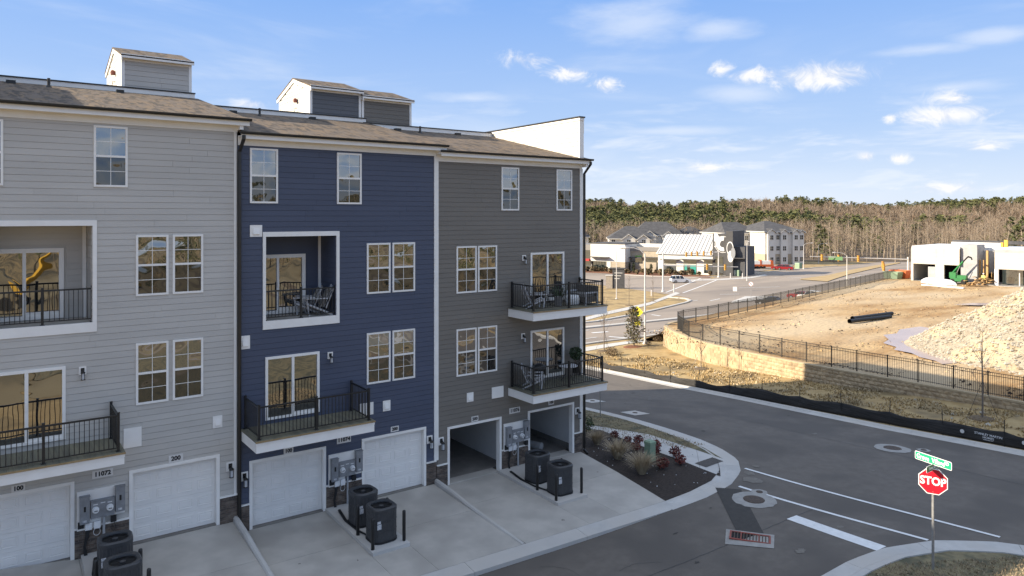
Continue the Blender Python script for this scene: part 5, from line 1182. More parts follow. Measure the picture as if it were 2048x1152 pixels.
kerb_line(kr, [(138, 118), (141, 106), (146, 96.5), (152, 94.5), (180, 96.8), (220, 99.8)], .5, .15)
wkm = empty('walk', (52, 30, -3.5)); tag(wkm, kind='structure')
walk_slabs(wkm, [Vector(p) for p in ((30, 27.5), (48, 28.7), (54.5, 29.0), (60, 30.0), (70, 32))], [Vector(p) for p in ((30, 29.6), (48, 30.8), (54.5, 31.0), (60, 32.0), (70, 34))], 2.4, .05)
isl = [at(*p).xy for p in ((1165, 637), (1212, 624), (1300, 605), (1345, 587), (1352, 584))]; isl2 = [at(*p).xy for p in ((1165, 643), (1212, 630), (1300, 610), (1350, 591), (1360, 587))]
walk_slabs(wkm, isl, isl2, 3., .05)
crn = [at(*p).xy for p in ((1370, 560), (1440, 558), (1500, 554), (1530, 549))]; crn2 = [at(*p).xy for p in ((1370, 562), (1440, 560.5), (1500, 557), (1535, 551))]
walk_slabs(wkm, crn, crn2, 4., .05)
MT['medgrass'] = pm('median_straw', (.42, .31, .16), (.36, .26, .13), .4, 1)
strip('median', [at(*p).xy for p in ((1600, 560), (1655, 564), (1700, 549), (1765, 534), (1800, 527))], [at(*p).xy for p in ((1600, 559), (1655, 551.5), (1700, 541), (1750, 531.5), (1800, 525))], MT['medgrass'], .15, 3, 4)
strip('traffic_island', [at(*p).xy for p in ((1462, 607), (1500, 603), (1540, 595))], [at(*p).xy for p in ((1464, 604), (1490, 594), (1530, 593.5))], MT['walk'], .14, 2, 3)
for (a, b, w_) in (((1165, 679), (1194, 675), .2), ((1184, 666.5), (1216, 664), .5), ((1218, 674), (1252, 676.5), .55), ((1290, 664.5), (1325, 660.5), .2), ((1303, 630), (1321, 632.5), .5), ((1332, 585), (1402, 556.5), .35), ((1366, 586), (1440, 558), .35), ((1440, 589), (1478, 588.5), .3), ((1478, 576), (1560, 574), .3),
                   ((1165, 662), (1178, 661), .2), ((1310, 641), (1322, 640), .2), ((1250, 655), (1262, 654), .2), ((1545, 556), (1558, 556), .3), ((1575, 555), (1602, 556), .4), ((1690, 560), (1698, 559), .3), ((1704, 556), (1711, 555), .3), ((1716, 552), (1722, 551), .3), ((1727, 549), (1733, 548.5), .3), ((1165, 646), (1260, 638), .15), ((1420, 602), (1440, 598), .3), ((1380, 603), (1395, 601), .2)):
    line_px(a, b, w_, 'painted_line', .05)
# far-side verge with red mulch hedge bed
strip('shop_verge', [at(*p).xy for p in ((1165, 545), (1250, 549), (1330, 553), (1420, 556))], [at(*p).xy for p in ((1165, 537), (1250, 542), (1330, 547), (1420, 551))], MT['mulch_red'], .06, 3, 4)
strip('shop_forecourt', [at(*p).xy for p in ((1440, 550), (1497, 547), (1530, 541), (1580, 536))], [at(*p).xy for p in ((1440, 540), (1497, 533), (1530, 531), (1590, 529))], MT['asphalt_old'], .05, 3, 4)
# ------------------------------------------------------------------ street furniture of the crossing
def gpt(px, d): a, b = ray(px); x, y = a*d, b*d-CAMD; return Vector((x, y, gz(x, y)))
def zat(py, d): return CAMH-(py-YH)*d/FX
def dep(p): return p.x*CT_+(p.y+CAMD)*ST_
RV = Vector((ST_, -CT_, 0))          # to the right across the view
MT['alu'] = pm('pole_grey', (.62, .60, .57), (.54, .52, .50), 3, .5); MT['lampdark'] = pm('lamp_head', (.35, .35, .35), None, rough=.5)
MT['amber'] = pm('signal_amber', (.50, .26, .03), (.42, .20, .02), 4, .6); MT['yellow'] = pm('sign_yellow', (.80, .72, .04), None, rough=.5)
def street_lamp(label, base, ztop, arm, r=.11):
    t = empty('street_lamp', base, label, 'street lamp', 'grey street lamps'); b = base
    MB().path([(b.x, b.y, b.z-.2), (b.x, b.y, b.z+.5), (b.x, b.y, ztop)], [r*1.25, r, r*.6], 10).obj('pole', MT['alu'], t)
    v = RV*arm; p = Vector((b.x, b.y, ztop-.1)); MB().path([p, p+v*.25+Vector((0, 0, .45)), p+v*.6+Vector((0, 0, .68)), p+v+Vector((0, 0, .70))], .045, 7).obj('arm', MT['alu'], t)
    e = p+v+Vector((0, 0, .68)); s = 1 if arm > 0 else -1; m = MB(); m.path([e-RV*s*.25, e+RV*s*.1, e+RV*s*.5], [.07, .13, .05], 8); m.obj('lamp_head', MT['alu'], t)
    MB().lathe([(r*2.2, -.05), (r*2.2, .12), (r*1.3, .2)], tuple(b), 10).obj('base', MT['alu'], t)
b = at(1290, 688); street_lamp('grey street lamp rising beside the broad evergreen on the near walk', b, zat(507, dep(b)), -1.9)
b = at(1233, 598); street_lamp('slim grey lamp post on the far grass island by the monument', b, zat(503, dep(b)), .9, .09)
b = gpt(1494, 172); street_lamp('grey lamp post in front of the apartment block corner', b, zat(488, 172), .35, .10)
b = at(1607, 538); street_lamp('grey street lamp right of the apartments with arm to the trees', b, zat(490, dep(b)), 2.4)
b = at(1637, 527); street_lamp('far grey street lamp before the bare wood', b, zat(490, dep(b)), 2.6)
b = gpt(1694, 140); street_lamp('grey street lamp behind the iron fence of the dirt lot', b, zat(511, 140), -2.4)
def signal_head(t, p, h=1.15, face=None):
    m = MB(); m.box(p.x-.18, p.x+.18, p.y-.14, p.y+.14, p.z-h/2, p.z+h/2)
    for k in range(3): m.box(p.x-.30, p.x-.18, p.y-.13, p.y+.13, p.z-h/2+.1+k*h/3+.2, p.z-h/2+.1+k*h/3+.24)
    m.obj('signal_head', MT['amber'], t)
def mast(label, base, ztop, arms, r=.17):
    """arms: (z, length along view right, [signal offsets], droop)"""
    t = empty('signal_mast', base, label, 'traffic signal', 'traffic signal masts'); b = base
    MB().path([(b.x, b.y, b.z-.2), (b.x, b.y, ztop)], [r*1.15, r*.8], 12).obj('pole', MT['alu'], t); MB().lathe([(r*1.9, 0), (r*1.9, .15), (r*1.2, .4)], tuple(b), 12).obj('base', MT['alu'], t)
    for (z, v, sig, dz_) in arms:
        p = Vector((b.x, b.y, z)); q = p+v+Vector((0, 0, dz_)); MB().path([p, q], [r*.7, r*.4], 9).obj('mast_arm', MT['alu'], t)
        for s in sig: c = p.lerp(q, s); signal_head(t, c+Vector((-.25, 0, -.1)))
    return t
b = at(1326, 584); d_ = dep(b); mast('signal mast with a long pale arm over the main road', b, zat(506, d_), [(zat(531, d_), RV*(150*d_/FX), [.60, .84], -.3)])
t = bpy.data.objects[-1] if False else None
b2 = at(1437, 555); d2 = dep(b2); mast('signal mast carrying five amber heads before the white roofed shop', b2, zat(500, d2), [(zat(504, d2), RV*(-76*d2/FX), [.18, .37, .54, .69, .83], -.6)])
b3 = gpt(1816, 131); mast('signal mast with arm toward the bare wood beside the construction site', b3, zat(514, 131), [(zat(519, 131), RV*(-196*131/FX), [.50, .70, .87], .55)])
b4 = gpt(1769, 128); t4 = mast('short signal post with amber heads above the lot fence', b4, zat(533, 128), [(zat(534, 128), Vector((3.4, 1.9, 0))*1.0, [.0, .3, .6, .9], .4)], .15)
c = b3+RV*(-145*131/FX); MB().box(c.x-.02, c.x+.02, c.y-1.35, c.y+1.35, zat(519, 131)-.1, zat(519, 131)+.55).obj('street_name_panel', MT['signgreen2'], bpy.data.objects['signal_mast.002'])
# warning diamond, no-turn sign, blank signs
def sign_post(name, label, base, zc, cat='road sign'):
    t = empty(name, base, label, cat); MB().path([(base.x, base.y, base.z-.2), (base.x, base.y, zc+.3)], .035, 6).obj('post', MT['steel'], t); return t
fz = math.atan2(-.25, -1)      # plate normals face the traffic and the sun
def face(parent, name, pts, mt, p, rzz, off=-.05, th=.006): return plate(parent, name, pts, mt, off, rzz, p, th)
b = gpt(1275, dep(at(1270, 690))+.6); zc = zat(624, dep(b)); t = sign_post('warning_sign', 'yellow diamond signal ahead sign with red yellow green lights', b, zc); rz_ = math.radians(-62)
f = face(t, 'diamond', [(.62, 0), (0, .62), (-.62, 0), (0, -.62)], MT['yellow'], (b.x, b.y, zc), rz_)
for k, (mt, zz_) in enumerate((('red', .24), ('amber', .0), ('signgreen', -.24))):
    n = 14; m = MB(); m.prism([(.10*math.cos(6.2832*q/n), -.056, zz_+.10*math.sin(6.2832*q/n)) for q in range(n)], (0, .004, 0)); o = m.obj('signal_symbol', MT[mt]); o.parent = f
f2 = face(t, 'sub_plate', [(.3, -.22), (.3, .22), (-.3, .22), (-.3, -.22)], MT['yellow'], (b.x, b.y, zat(646, dep(b))), rz_)
b = at(1502, 597); zc = zat(568, dep(b)); t = sign_post('road_sign', 'round no left turn sign on a thin post at the crossing', b, zc); n = 20
f = face(t, 'plate', [(.42*math.cos(6.2832*q/n), .42*math.sin(6.2832*q/n)) for q in range(n)], MT['signwhite'], (b.x, b.y, zc), rz_)
m = MB(); 
for q in range(n): a0, a1 = 6.2832*q/n, 6.2832*(q+1)/n; m.q((.40*math.cos(a0), -.053, .40*math.sin(a0)), (.40*math.cos(a1), -.053, .40*math.sin(a1)), (.33*math.cos(a1), -.053, .33*math.sin(a1)), (.33*math.cos(a0), -.053, .33*math.sin(a0)))
m.prism([(-.27, -.056, .22), (-.22, -.056, .27), (.27, -.056, -.22), (.22, -.056, -.27)], (0, .003, 0)); m.obj('prohibition_ring', MT['redpaint']).parent = f
m = MB(); m.prism([(.06, -.0545, -.22), (.12, -.0545, -.22), (.12, -.0545, .10), (-.05, -.0545, .10), (-.05, -.0545, .18), (-.18, -.0545, .06), (-.05, -.0545, -.06), (-.05, -.0545, .03), (.06, -.0545, .03)], (0, .001, 0)); m.obj('arrow', MT['ink']).parent = f
b = at(1470, 605); zc = zat(578, dep(b)); t = sign_post('road_sign', 'blank backed rectangular sign on a post before the traffic island', b, zc); face(t, 'plate', [(.33, -.38), (.33, .38), (-.33, .38), (-.33, -.38)], MT['plate'], (b.x, b.y, zc), rz_)
for (px, py, h, lab) in ((1461, 557, 1.3, 'white post'), (1485, 557, 1.3, 'white post'), (1348, 585, 1.6, 'white post'), (1303, 592, 1.0, 'white post')):
    b = at(px, py); m = MB(); m.lathe([(.12, 0), (.12, h), (.03, h+.1)], tuple(b), 8); o = m.obj('marker_post', MT['alu'], None, b); tag(o, {1461: 'pale marker post left of the green cabinet', 1485: 'pale marker post right of the green cabinet', 1348: 'pale marker post at the island tip', 1303: 'short pale marker post on the island grass'}[px], 'post', 'pale marker posts')
for (px, py, w_, h, mt, lab) in ((1468, 552, 1.0, 1.5, 'walk', 'pale utility cabinet by the crossing'), (1476, 552, 1.6, 1.6, 'pedgreen', 'green utility cabinet by the crossing'), (1597, 537, 1.5, 1.7, 'pedgreen', 'green transformer box by the apartments')):
    b = at(px, py); m = MB(); m.loops([[(b.x+s*w_/2*a, b.y+s*w_/2*c_, b.z+z_) for a, c_ in ((-1, -1), (1, -1), (1, 1), (-1, 1))] for s, z_ in ((1.05, 0), (1, .1), (1, h*.9), (.92, h))]); o = m.obj('utility_cabinet', MT[mt], None, b); tag(o, lab, 'utility box', 'utility cabinets')
# monument sign
MT['stone'] = pm('ledge_stone', (.42, .36, .29), (.28, .25, .22), 2.2, .95, bump=.8, bscale=4, stretch=(1, 1, 2.5)); MT['slate'] = pm('slate_panel', (.06, .062, .068), (.085, .085, .09), 2, .8)
b = at(1231, 577); t = empty('monument_sign', b, 'stone and slate monument sign on the grass island', 'monument'); t.rotation_euler.z = math.radians(-50); dm = dep(b); px1 = dm/FX
m = MB(); m.box(-2.0, -.6, -.5, .5, -.3, 2.7); m.obj('stone_pier', MT['stone'], None).parent = t
m = MB(); m.box(-.6, 1.9, -.35, .35, -.3, 4.2); m.obj('slate_panel', MT['slate'], None).parent = t
m = MB(); m.box(-1.2, 2.1, -.5, .5, 4.2, 4.45); m.obj('coping', MT['slate'], None).parent = t
m = MB(); m.box(-2.1, -.5, -.6, .6, 2.7, 2.85); m.obj('pier_cap', MT['walk'], None).parent = t
for k in range(3): m = MB(); m.box(-.2, 1.5-.3*k, -.362, -.351, 3.3-k*.6, 3.42-k*.6); m.obj('sign_bar', MT['plate'], None).parent = t
# ------------------------------------------------------------------ vehicles
MT['tyre'] = pm('tyre', (.015, .015, .015), None, rough=.85); MT['rim'] = pm('rim', (.35, .35, .36), None, rough=.35, metal=.8); MT['carglass'] = pm('car_glass', (.02, .024, .028), None, rough=.06)
MT['headlamp'] = pm('head_lamp', (.6, .6, .62), None, rough=.1); MT['taillamp'] = pm('tail_lamp', (.35, .01, .01), None, rough=.2)
def car(label, base, heading, paint, L_=4.6, H_=1.68, W_=1.84, kind='suv', cat='car'):
    t = empty('car' if kind != 'truck' else 'pickup_truck', base, label, cat, 'cars at the crossing', heading); l = L_/2; w = W_/2
    lo = [(-l, .42), (-l+.05, .28), (l-.1, .28), (l, .45), (l-.02, .72), (l-.25, .90), (l*.42, 1.0), (-l+.12, 1.02), (-l, .85)]
    m = MB(); m.loops([[(x, s*w*(1 if abs(s) < 1 else .93), z) for x, z in lo] for s in (-1, -.9, .9, 1)]); body = m.obj('body', paint, None, smooth=False); body.parent = t
    if kind == 'suv': cab = [(-l+.15, 1.0), (l*.40, 1.0), (l*.10, H_-.03), (-l*.15, H_), (-l+.45, H_-.05)]
    elif kind == 'truck': cab = [(-l*.15, 1.0), (l*.42, 1.0), (l*.15, H_-.02), (-l*.05, H_)]
    else: cab = [(-l*.75, .98), (l*.42, .98), (l*.08, H_), (-l*.28, H_), (-l*.50, H_-.08)]
    m = MB(); m.loops([[(x*(1 if s0 else .98), sgn*(w*.92 if z < 1.1 else w*.74), z) for x, z in cab] for sgn, s0 in ((-1, 1), (1, 1))]); g = m.obj('cabin_glass', MT['carglass'], None); g.parent = t
    m = MB(); top = [p for p in cab if p[1] > 1.1]; xs = [p[0] for p in top]; m.box(min(xs)+.06, max(xs)-.02, -w*.72, w*.72, H_-.035, H_+.025); rf = m.obj('roof_panel', paint, None); rf.parent = t
    m = MB()
    for sgn in (-1, 1):
        for xx in (l*.36, -l*.12, -l*.55 if kind == 'suv' else -l*.45):
            m.path([(xx, sgn*w*.93, .98), (xx-.22*(xx > 0)-.05, sgn*w*.75, H_-.02)], .035, 4)
    pl = m.obj('pillars', paint, None); pl.parent = t
    for sx in (l*.60, -l*.58):
        for sgn in (-1, 1):
            a = MB(); n = 18; a.loops([[(sx+.34*math.cos(6.2832*k/n), sgn*y, .34+.34*math.sin(6.2832*k/n)) for k in range(n)] for y in (w-.20, w+.015)]); wh = a.obj('wheel', MT['tyre'], None); wh.parent = t
            a = MB(); a.loops([[(sx+.21*math.cos(6.2832*k/n), sgn*y, .34+.21*math.sin(6.2832*k/n)) for k in range(n)] for y in (w, w+.025)]); ri = a.obj('rim', MT['rim'], None); ri.parent = wh
    for sgn in (-1, 1):
        a = MB(); a.box(l-.16, l-.02, sgn*w*.62-.16, sgn*w*.62+.16, .66, .80); a.obj('headlight', MT['headlamp'], None).parent = t
        a = MB(); a.box(-l-.01, -l+.06, sgn*w*.72-.14, sgn*w*.72+.14, .72, .92); a.obj('tail_light', MT['taillamp'], None).parent = t
    a = MB(); a.box(l-.06, l+.03, -w*.8, w*.8, .32, .5); a.box(-l-.03, -l+.05, -w*.8, w*.8, .34, .52); a.obj('bumper', MT['tyre'], None).parent = t
    return t
PW = pm('paint_white', (.80, .80, .79), None, rough=.25); PR = pm('paint_red', (.24, .016, .022), None, rough=.25); PK = pm('paint_black', (.02, .02, .022), None, rough=.25)
hd = math.atan2(RV.y, RV.x)
b = at(1360, 565.5); car('white suv with dark windows driving past the shops', b, hd+.12, PW)
b = gpt(1623, 126); car('white suv waiting behind the iron fence of the lot', b, hd+2.2, PW); b = gpt(1602, 128); car('red car behind the iron fence of the lot', b, hd+2.2, PR, kind='sedan', H_=1.45)
b = gpt(1541, 119); car('dark car just showing behind the lot fence', b, hd+2.4, PK, kind='sedan', H_=1.45)
b = at(1559, 539.5); car('red car parked left of two by the apartments', b, hd+2.6, PR, kind='sedan', H_=1.5); b = at(1570, 540); car('red car parked right of two by the apartments', b, hd+2.6, PR, kind='sedan', H_=1.5)
b = at(1501, 537); car('black pickup truck facing the road beside the orange trailer', b, hd-1.9, PK, 5.6, 1.9, 2.0, 'truck', 'truck'); b = at(1491, 533); car('white van parked behind the black pickup truck', b, hd-1.9, PW, 5.2, 2.1, 2.0)
MT['orange'] = pm('trailer_orange', (.55, .12, .03), (.45, .10, .03), 2, .6)
b = at(1521, 537); t = empty('orange_trailer', b, 'orange flatbed trailer with white crates by the apartments', 'trailer', None, hd-.05); m = MB(); m.box(-3.6, 3.6, -1.1, 1.1, .55, .95); m.obj('deck', MT['orange'], None).parent = t
m = MB(); m.box(-3.4, -.4, -1, 1, .95, 2.3).box(.1, 2.7, -1, 1, .95, 2.3); m.obj('crate', MT['whitepaint'], None).parent = t
m = MB(); m.box(-3.6, 3.6, -1.12, -1.02, .95, 1.3).box(-.35, .05, -1.05, 1.05, .95, 2.6).box(2.8, 3.5, -1.05, 1.05, .95, 2.4); m.obj('side_rail', MT['orange'], None).parent = t
for xx in (-1.2, -.2, .8):
    m = MB(); n = 14; m.loops([[(xx+.42*math.cos(6.2832*k/n), y, .42+.42*math.sin(6.2832*k/n)) for k in range(n)] for y in (-1.15, 1.15)]); m.obj('wheel', MT['tyre'], None).parent = t
# ------------------------------------------------------------------ far buildings
class Plane:
    """a facade plane through the ground point seen at px,py, turned by ang; u runs to the right"""
    def __init__(s, px, py, ang, o=None):
        s.o = at(px, py) if o is None else o; s.a = ang; s.ux = Vector((math.cos(ang), math.sin(ang))); s.n = Vector((-math.sin(ang), math.cos(ang)))
    def uz(s, px, py, v=0.):
        a, b = ray(px); r = Vector((a, b)); c = Vector((0, -CAMD)); p0 = s.o.xy+s.n*v; d = (p0-c).dot(s.n)/r.dot(s.n); P = c+r*d
        return (P-p0).dot(s.ux), CAMH-(py-YH)*d/FX-s.o.z
    def root(s, name, label, cat): 
        return empty(name, s.o, label, cat, None, s.a)
def lbox(t, name, mt, u0, u1, v0, v1, z0, z1):
    if 'unit' not in _bm: pass
    o = link(name, cube(mt), t); o.location = (u0, v0, z0); o.scale = (u1-u0, v1-v0, z1-z0); return o
def lmesh(t, name, mt, mb): o = mb.obj(name, mt, None); o.parent = t; return o
MT['stucco'] = pm('white_stucco', (.66, .645, .61), (.61, .595, .56), .5, .8); MT['tanstone'] = pm('tan_stone', (.42, .36, .275), (.33, .285, .22), .9, .9, stretch=(1, 1, 3)); MT['darkpanel'] = pm('charcoal_panel', (.055, .055, .058), (.07, .07, .072), .6, .7)
MT['tealpaint'] = pm('teal_paint', (.03, .30, .24), None, rough=.5); MT['metalroof'] = pm('white_metal_roof', (.50, .50, .50), None, rough=.35); MT['roofgrey'] = pm('grey_shingle', (.055, .055, .06), (.085, .085, .09), .8, .95); MT['limesign'] = pm('lime_letters', (.25, .55, .08), None, rough=.5)
MT['awning'] = pm('red_awning', (.42, .03, .03), None, rough=.7)
SP = Plane(1316, 546, math.radians(-70)); U = lambda px, py, v=0.: SP.uz(px, py, v)
t = SP.root('shop', 'white shop with ribbed white metal roof and teal doors', 'shop building')
u0, u1 = U(1316, 546)[0], U(1426, 549)[0]; ze = U(1316, 507)[1]
lbox(t, 'wall', MT['stucco'], u0, u1, 0, 9, -1, ze)
vr = 6.0; zr_ = U(1380, 470, vr)[1]; ul, ur = U(1337, 470, vr)[0], u1
m = MB(); m.prism([(u0-.4, -.5, ze-.1), (u1, -.5, ze-.1), (ur, vr, zr_), (min(ul, u1-8), vr, zr_)], (0, .0, .18)); lmesh(t, 'metal_roof', MT['metalroof'], m)
m = MB(); m.prism([(u0, 0, ze), (u0+.01, vr, zr_), (u0+.01, vr+4, ze)], (u1-u0-.02, 0, 0)); lmesh(t, 'gable', MT['stucco'], m)
n = 15
for k in range(n):
    f = (k+.5)/n; a, b = u0-.4+(u1-u0+.4)*f, min(ul, u1-8)+(ur-min(ul, u1-8))*f; m = MB(); m.path([(a, -.5, ze+.1), (b, vr, zr_+.20)], .09, 4); lmesh(t, 'seam_rib', MT['galv'], m)
for (pa, pb) in ((1328, 1352), (1367, 1393), (1408, 1425)):
    a, b = U(pa, 530)[0], U(pb, 530)[0]; z1, z0 = U(pa, 519)[1], U(pa, 546)[1]
    w_ = lbox(t, 'shop_window', MT['glassfar'], a, b, -.06, .02, max(z0, .2), z1)
    lbox(t, 'canopy', MT['darkpanel'], a-.6, b+.9, -1.5, -.07, z1+.02, z1+.2)
    lbox(t, 'transom', MT['stucco'], a, b, -.1, -.061, z1-1.35, z1-1.15)
    for q in (.33, .66): lbox(t, 'mullion', MT['darkpanel'], a+(b-a)*q-.04, a+(b-a)*q+.04, -.1, -.0605, max(z0, .2), z1-1.36)
a, b = U(1368, 540)[0], U(1393, 540)[0]; lbox(t, 'teal_door', MT['tealpaint'], a+.2, a+.9, -.12, -.061, .1, 2.6); lbox(t, 'teal_door', MT['tealpaint'], a+1.8, b-.1, -.12, -.061, .1, 2.6)
lbox(t, 'side_glass', MT['glassfar'], U(1312, 540)[0]-.02, U(1316, 540)[0], .2, 5, .3, 2.9)
# stone wing in the middle
t = SP.root('shop', 'tan stone shop wing with green letters between two white shops', 'shop building'); v = 1.6
a, b = U(1250, 540, v)[0], u0-.03; zt = U(1280, 502, v)[1]
lbox(t, 'wall', MT['tanstone'], a, b, v, 12, -1, zt); lbox(t, 'dark_band', MT['stoneband'], a, b, v-.15, v-.001, zt-.0, zt+1.2); lbox(t, 'upper_parapet', MT['stucco'], a-2, b+3, v+5, v+5.4, zt, U(1290, 487, v+5)[1])
for (pa, pb) in ((1256, 1284), (1292, 1314)): lbox(t, 'strip_window', MT['glassfar'], U(pa, 519, v)[0], U(pb, 519, v)[0], v-.06, v-.001, U(pa, 524, v)[1], U(pa, 515.5, v)[1]); lbox(t, 'canopy', MT['darkpanel'], U(pa, 519, v)[0]-.3, U(pb, 519, v)[0]+.3, v-1.2, v-.061, U(pa, 515, v)[1], U(pa, 514, v)[1]+.05)
for k in range(5): q = U(1271+k*2.6, 512, v)[0]; lbox(t, 'letter', MT['limesign'], q, q+.24, v-.1, v-.002, U(1271, 513.5, v)[1], U(1271, 511, v)[1])
lbox(t, 'hedge_wall', MT['tanstone'], a+.3, b-.3, v-.7, v-.02, -.8, U(1280, 527, v)[1])
# white box shop on the left
t = SP.root('shop', 'plain white box shop with tall glass entrance bay', 'shop building'); v = -2.
a, b = U(1181, 538, v)[0], U(1250, 540, v)[0]; zt = U(1215, 488, v)[1]; zm = U(1215, 523, v)[1]
lbox(t, 'wall', MT['stucco'], a, b, v, 10, zm, zt); lbox(t, 'lower_wall', MT['tanstone'], U(1222, 530, v)[0], b, v+.05, 10, -1, zm-.01); lbox(t, 'roof_edge', MT['roofgrey'], a-.1, b+.1, v-.1, 10.1, zt+.001, zt+.25)
lbox(t, 'entrance_glass', MT['glassfar'], U(1185, 530, v)[0], U(1213, 530, v)[0], v+.5, v+.6, -.5, U(1190, 514, v)[1]); lbox(t, 'entrance_pier', MT['stucco'], U(1213, 530, v)[0], U(1221, 530, v)[0], v+.05, 9, -1, zm-.01)
lbox(t, 'canopy', MT['darkpanel'], U(1182, 513, v)[0], U(1219, 513, v)[0], v-1.6, v-.01, U(1190, 514, v)[1], U(1190, 513, v)[1])
for k in range(1, 5): q = U(1185+k*5.6, 530, v)[0]; lbox(t, 'mullion', MT['darkpanel'], q-.05, q+.05, v+.42, v+.499, -.5, U(1190, 514, v)[1]-.01)
for k in range(3): q = U(1183+k*3.4, 502, v)[0]; lbox(t, 'letter', MT['plate'], q, q+.3, v-.06, v-.001, U(1183, 503.5, v)[1], U(1183, 500.5, v)[1])
t = SP.root('shop', 'grey shop with red awning at the left end of the row', 'shop building'); v = -1.; a2, b2 = U(1120, 538, v)[0], a-.05
lbox(t, 'wall', MT['stoneband'], a2, b2, v, 9, -1, U(1170, 489, v)[1]); lbox(t, 'shop_window', MT['glassfar'], a2+1, b2-.4, v-.06, v-.001, .3, U(1170, 500, v)[1]); lbox(t, 'awning', MT['awning'], a2+1, b2-.2, v-1.4, v-.061, U(1170, 521, v)[1], U(1170, 517, v)[1])
# dark mural tower
t = SP.root('shop', 'charcoal shop tower painted with white rings', 'shop building'); v = -.3; a, b = u1+.02, U(1454, 548, v)[0]; zt = U(1440, 468, v)[1]
lbox(t, 'wall', MT['darkpanel'], a, b, v, 10, -1, zt); lbox(t, 'fin', MT['darkpanel'], b+.01, U(1468, 548, v)[0], v-1.0, 9, -1, U(1460, 462, v)[1]); lbox(t, 'low_wing', MT['slate'], U(1468, 548, v)[0]+.01, U(1489, 548, v)[0], v+.4, 9, -1, U(1480, 494, v)[1]); lbox(t, 'wing_canopy', MT['darkpanel'], U(1468, 516, v)[0]+.02, U(1492, 516, v)[0], v-1, v+.39, U(1480, 517, v)[1], U(1480, 515.5, v)[1])
lbox(t, 'shop_window', MT['glassfar'], U(1431, 540, v)[0], U(1446, 540, v)[0], v-.06, v-.001, .2, U(1440, 513, v)[1])
def ring(px, py, r, w_, vv, nm='painted_ring', mt='whitepaint', a0=0., a1=6.2832, sq=1.):
    cu, cz = U(px, py, vv); m = MB(); n = 28
    for k in range(n): q0, q1 = a0+(a1-a0)*k/n, a0+(a1-a0)*(k+1)/n; m.q((cu+r*math.cos(q0), vv, cz+sq*r*math.sin(q0)), (cu+r*math.cos(q1), vv, cz+sq*r*math.sin(q1)), (cu+(r-w_)*math.cos(q1), vv, cz+sq*(r-w_)*math.sin(q1)), (cu+(r-w_)*math.cos(q0), vv, cz+sq*(r-w_)*math.sin(q0)))
    lmesh(t, nm, MT[mt], m)
ring(1428, 481, 1.75, .25, v-.02, a0=-1.5, a1=1.5); ring(1428, 474, 1.2, 1.19, v-.021, a0=-1.5, a1=1.5); ring(1446, 488, 1.9, 1.0, v-.024, a0=1.4, a1=4.9); ring(1446, 489, 2.2, .12, v-.026)
ring(1460, 497, .9, .15, v-1.02, sq=2.); ring(1461, 513, .75, .74, v-1.022, mt='plate', sq=2.); ring(1466, 506, .6, .59, v-1.024, mt='galv', sq=2.4)
# shrubs before the shops
MT['hedge'] = pm('far_shrub', (.10, .085, .04), (.06, .055, .03), 2, .95, rnd=.3); hb = leafball('leaves', [MT['hedge'], MT['weed']], 160, .8, .75, .3, 91, 0, .2, 1.)
for i in range(34):
    px = 1168+i*7.6+R.uniform(-2, 2); b = at(px, 541+min(8, (px-1168)*.05)+R.uniform(-1.5, 2.5)); s = R.uniform(.5, 1.1)
    t = empty('far_shrub', b, 'small brown shrub in the red mulch bed before the shops', 'shrub', 'shrubs before the shops'); o = link('leaves', hb, t, b); o.scale = (s, s, s*R.uniform(.7, 1.4)); o.rotation_euler.z = i
tl = leafball('leaves', [MT['leafgreen'], MT['hedge']], 260, .85, 1.7, .3, 95, 0, .1, 1.)
for px, py, s in ((1246, 541, 1.1), (1258, 543, .8), (1267, 544, .8), (1399, 549, .9), (1413, 549, 1.2), (1420, 549, 1.0), (1302, 547, .8)):
    b = at(px, py); t = empty('shop_tree', b, 'upright evergreen shrub against the shop walls', 'shrub', 'upright evergreens before the shops'); o = link('leaves', tl, t, b); o.scale = (s*.7, s*.7, s)
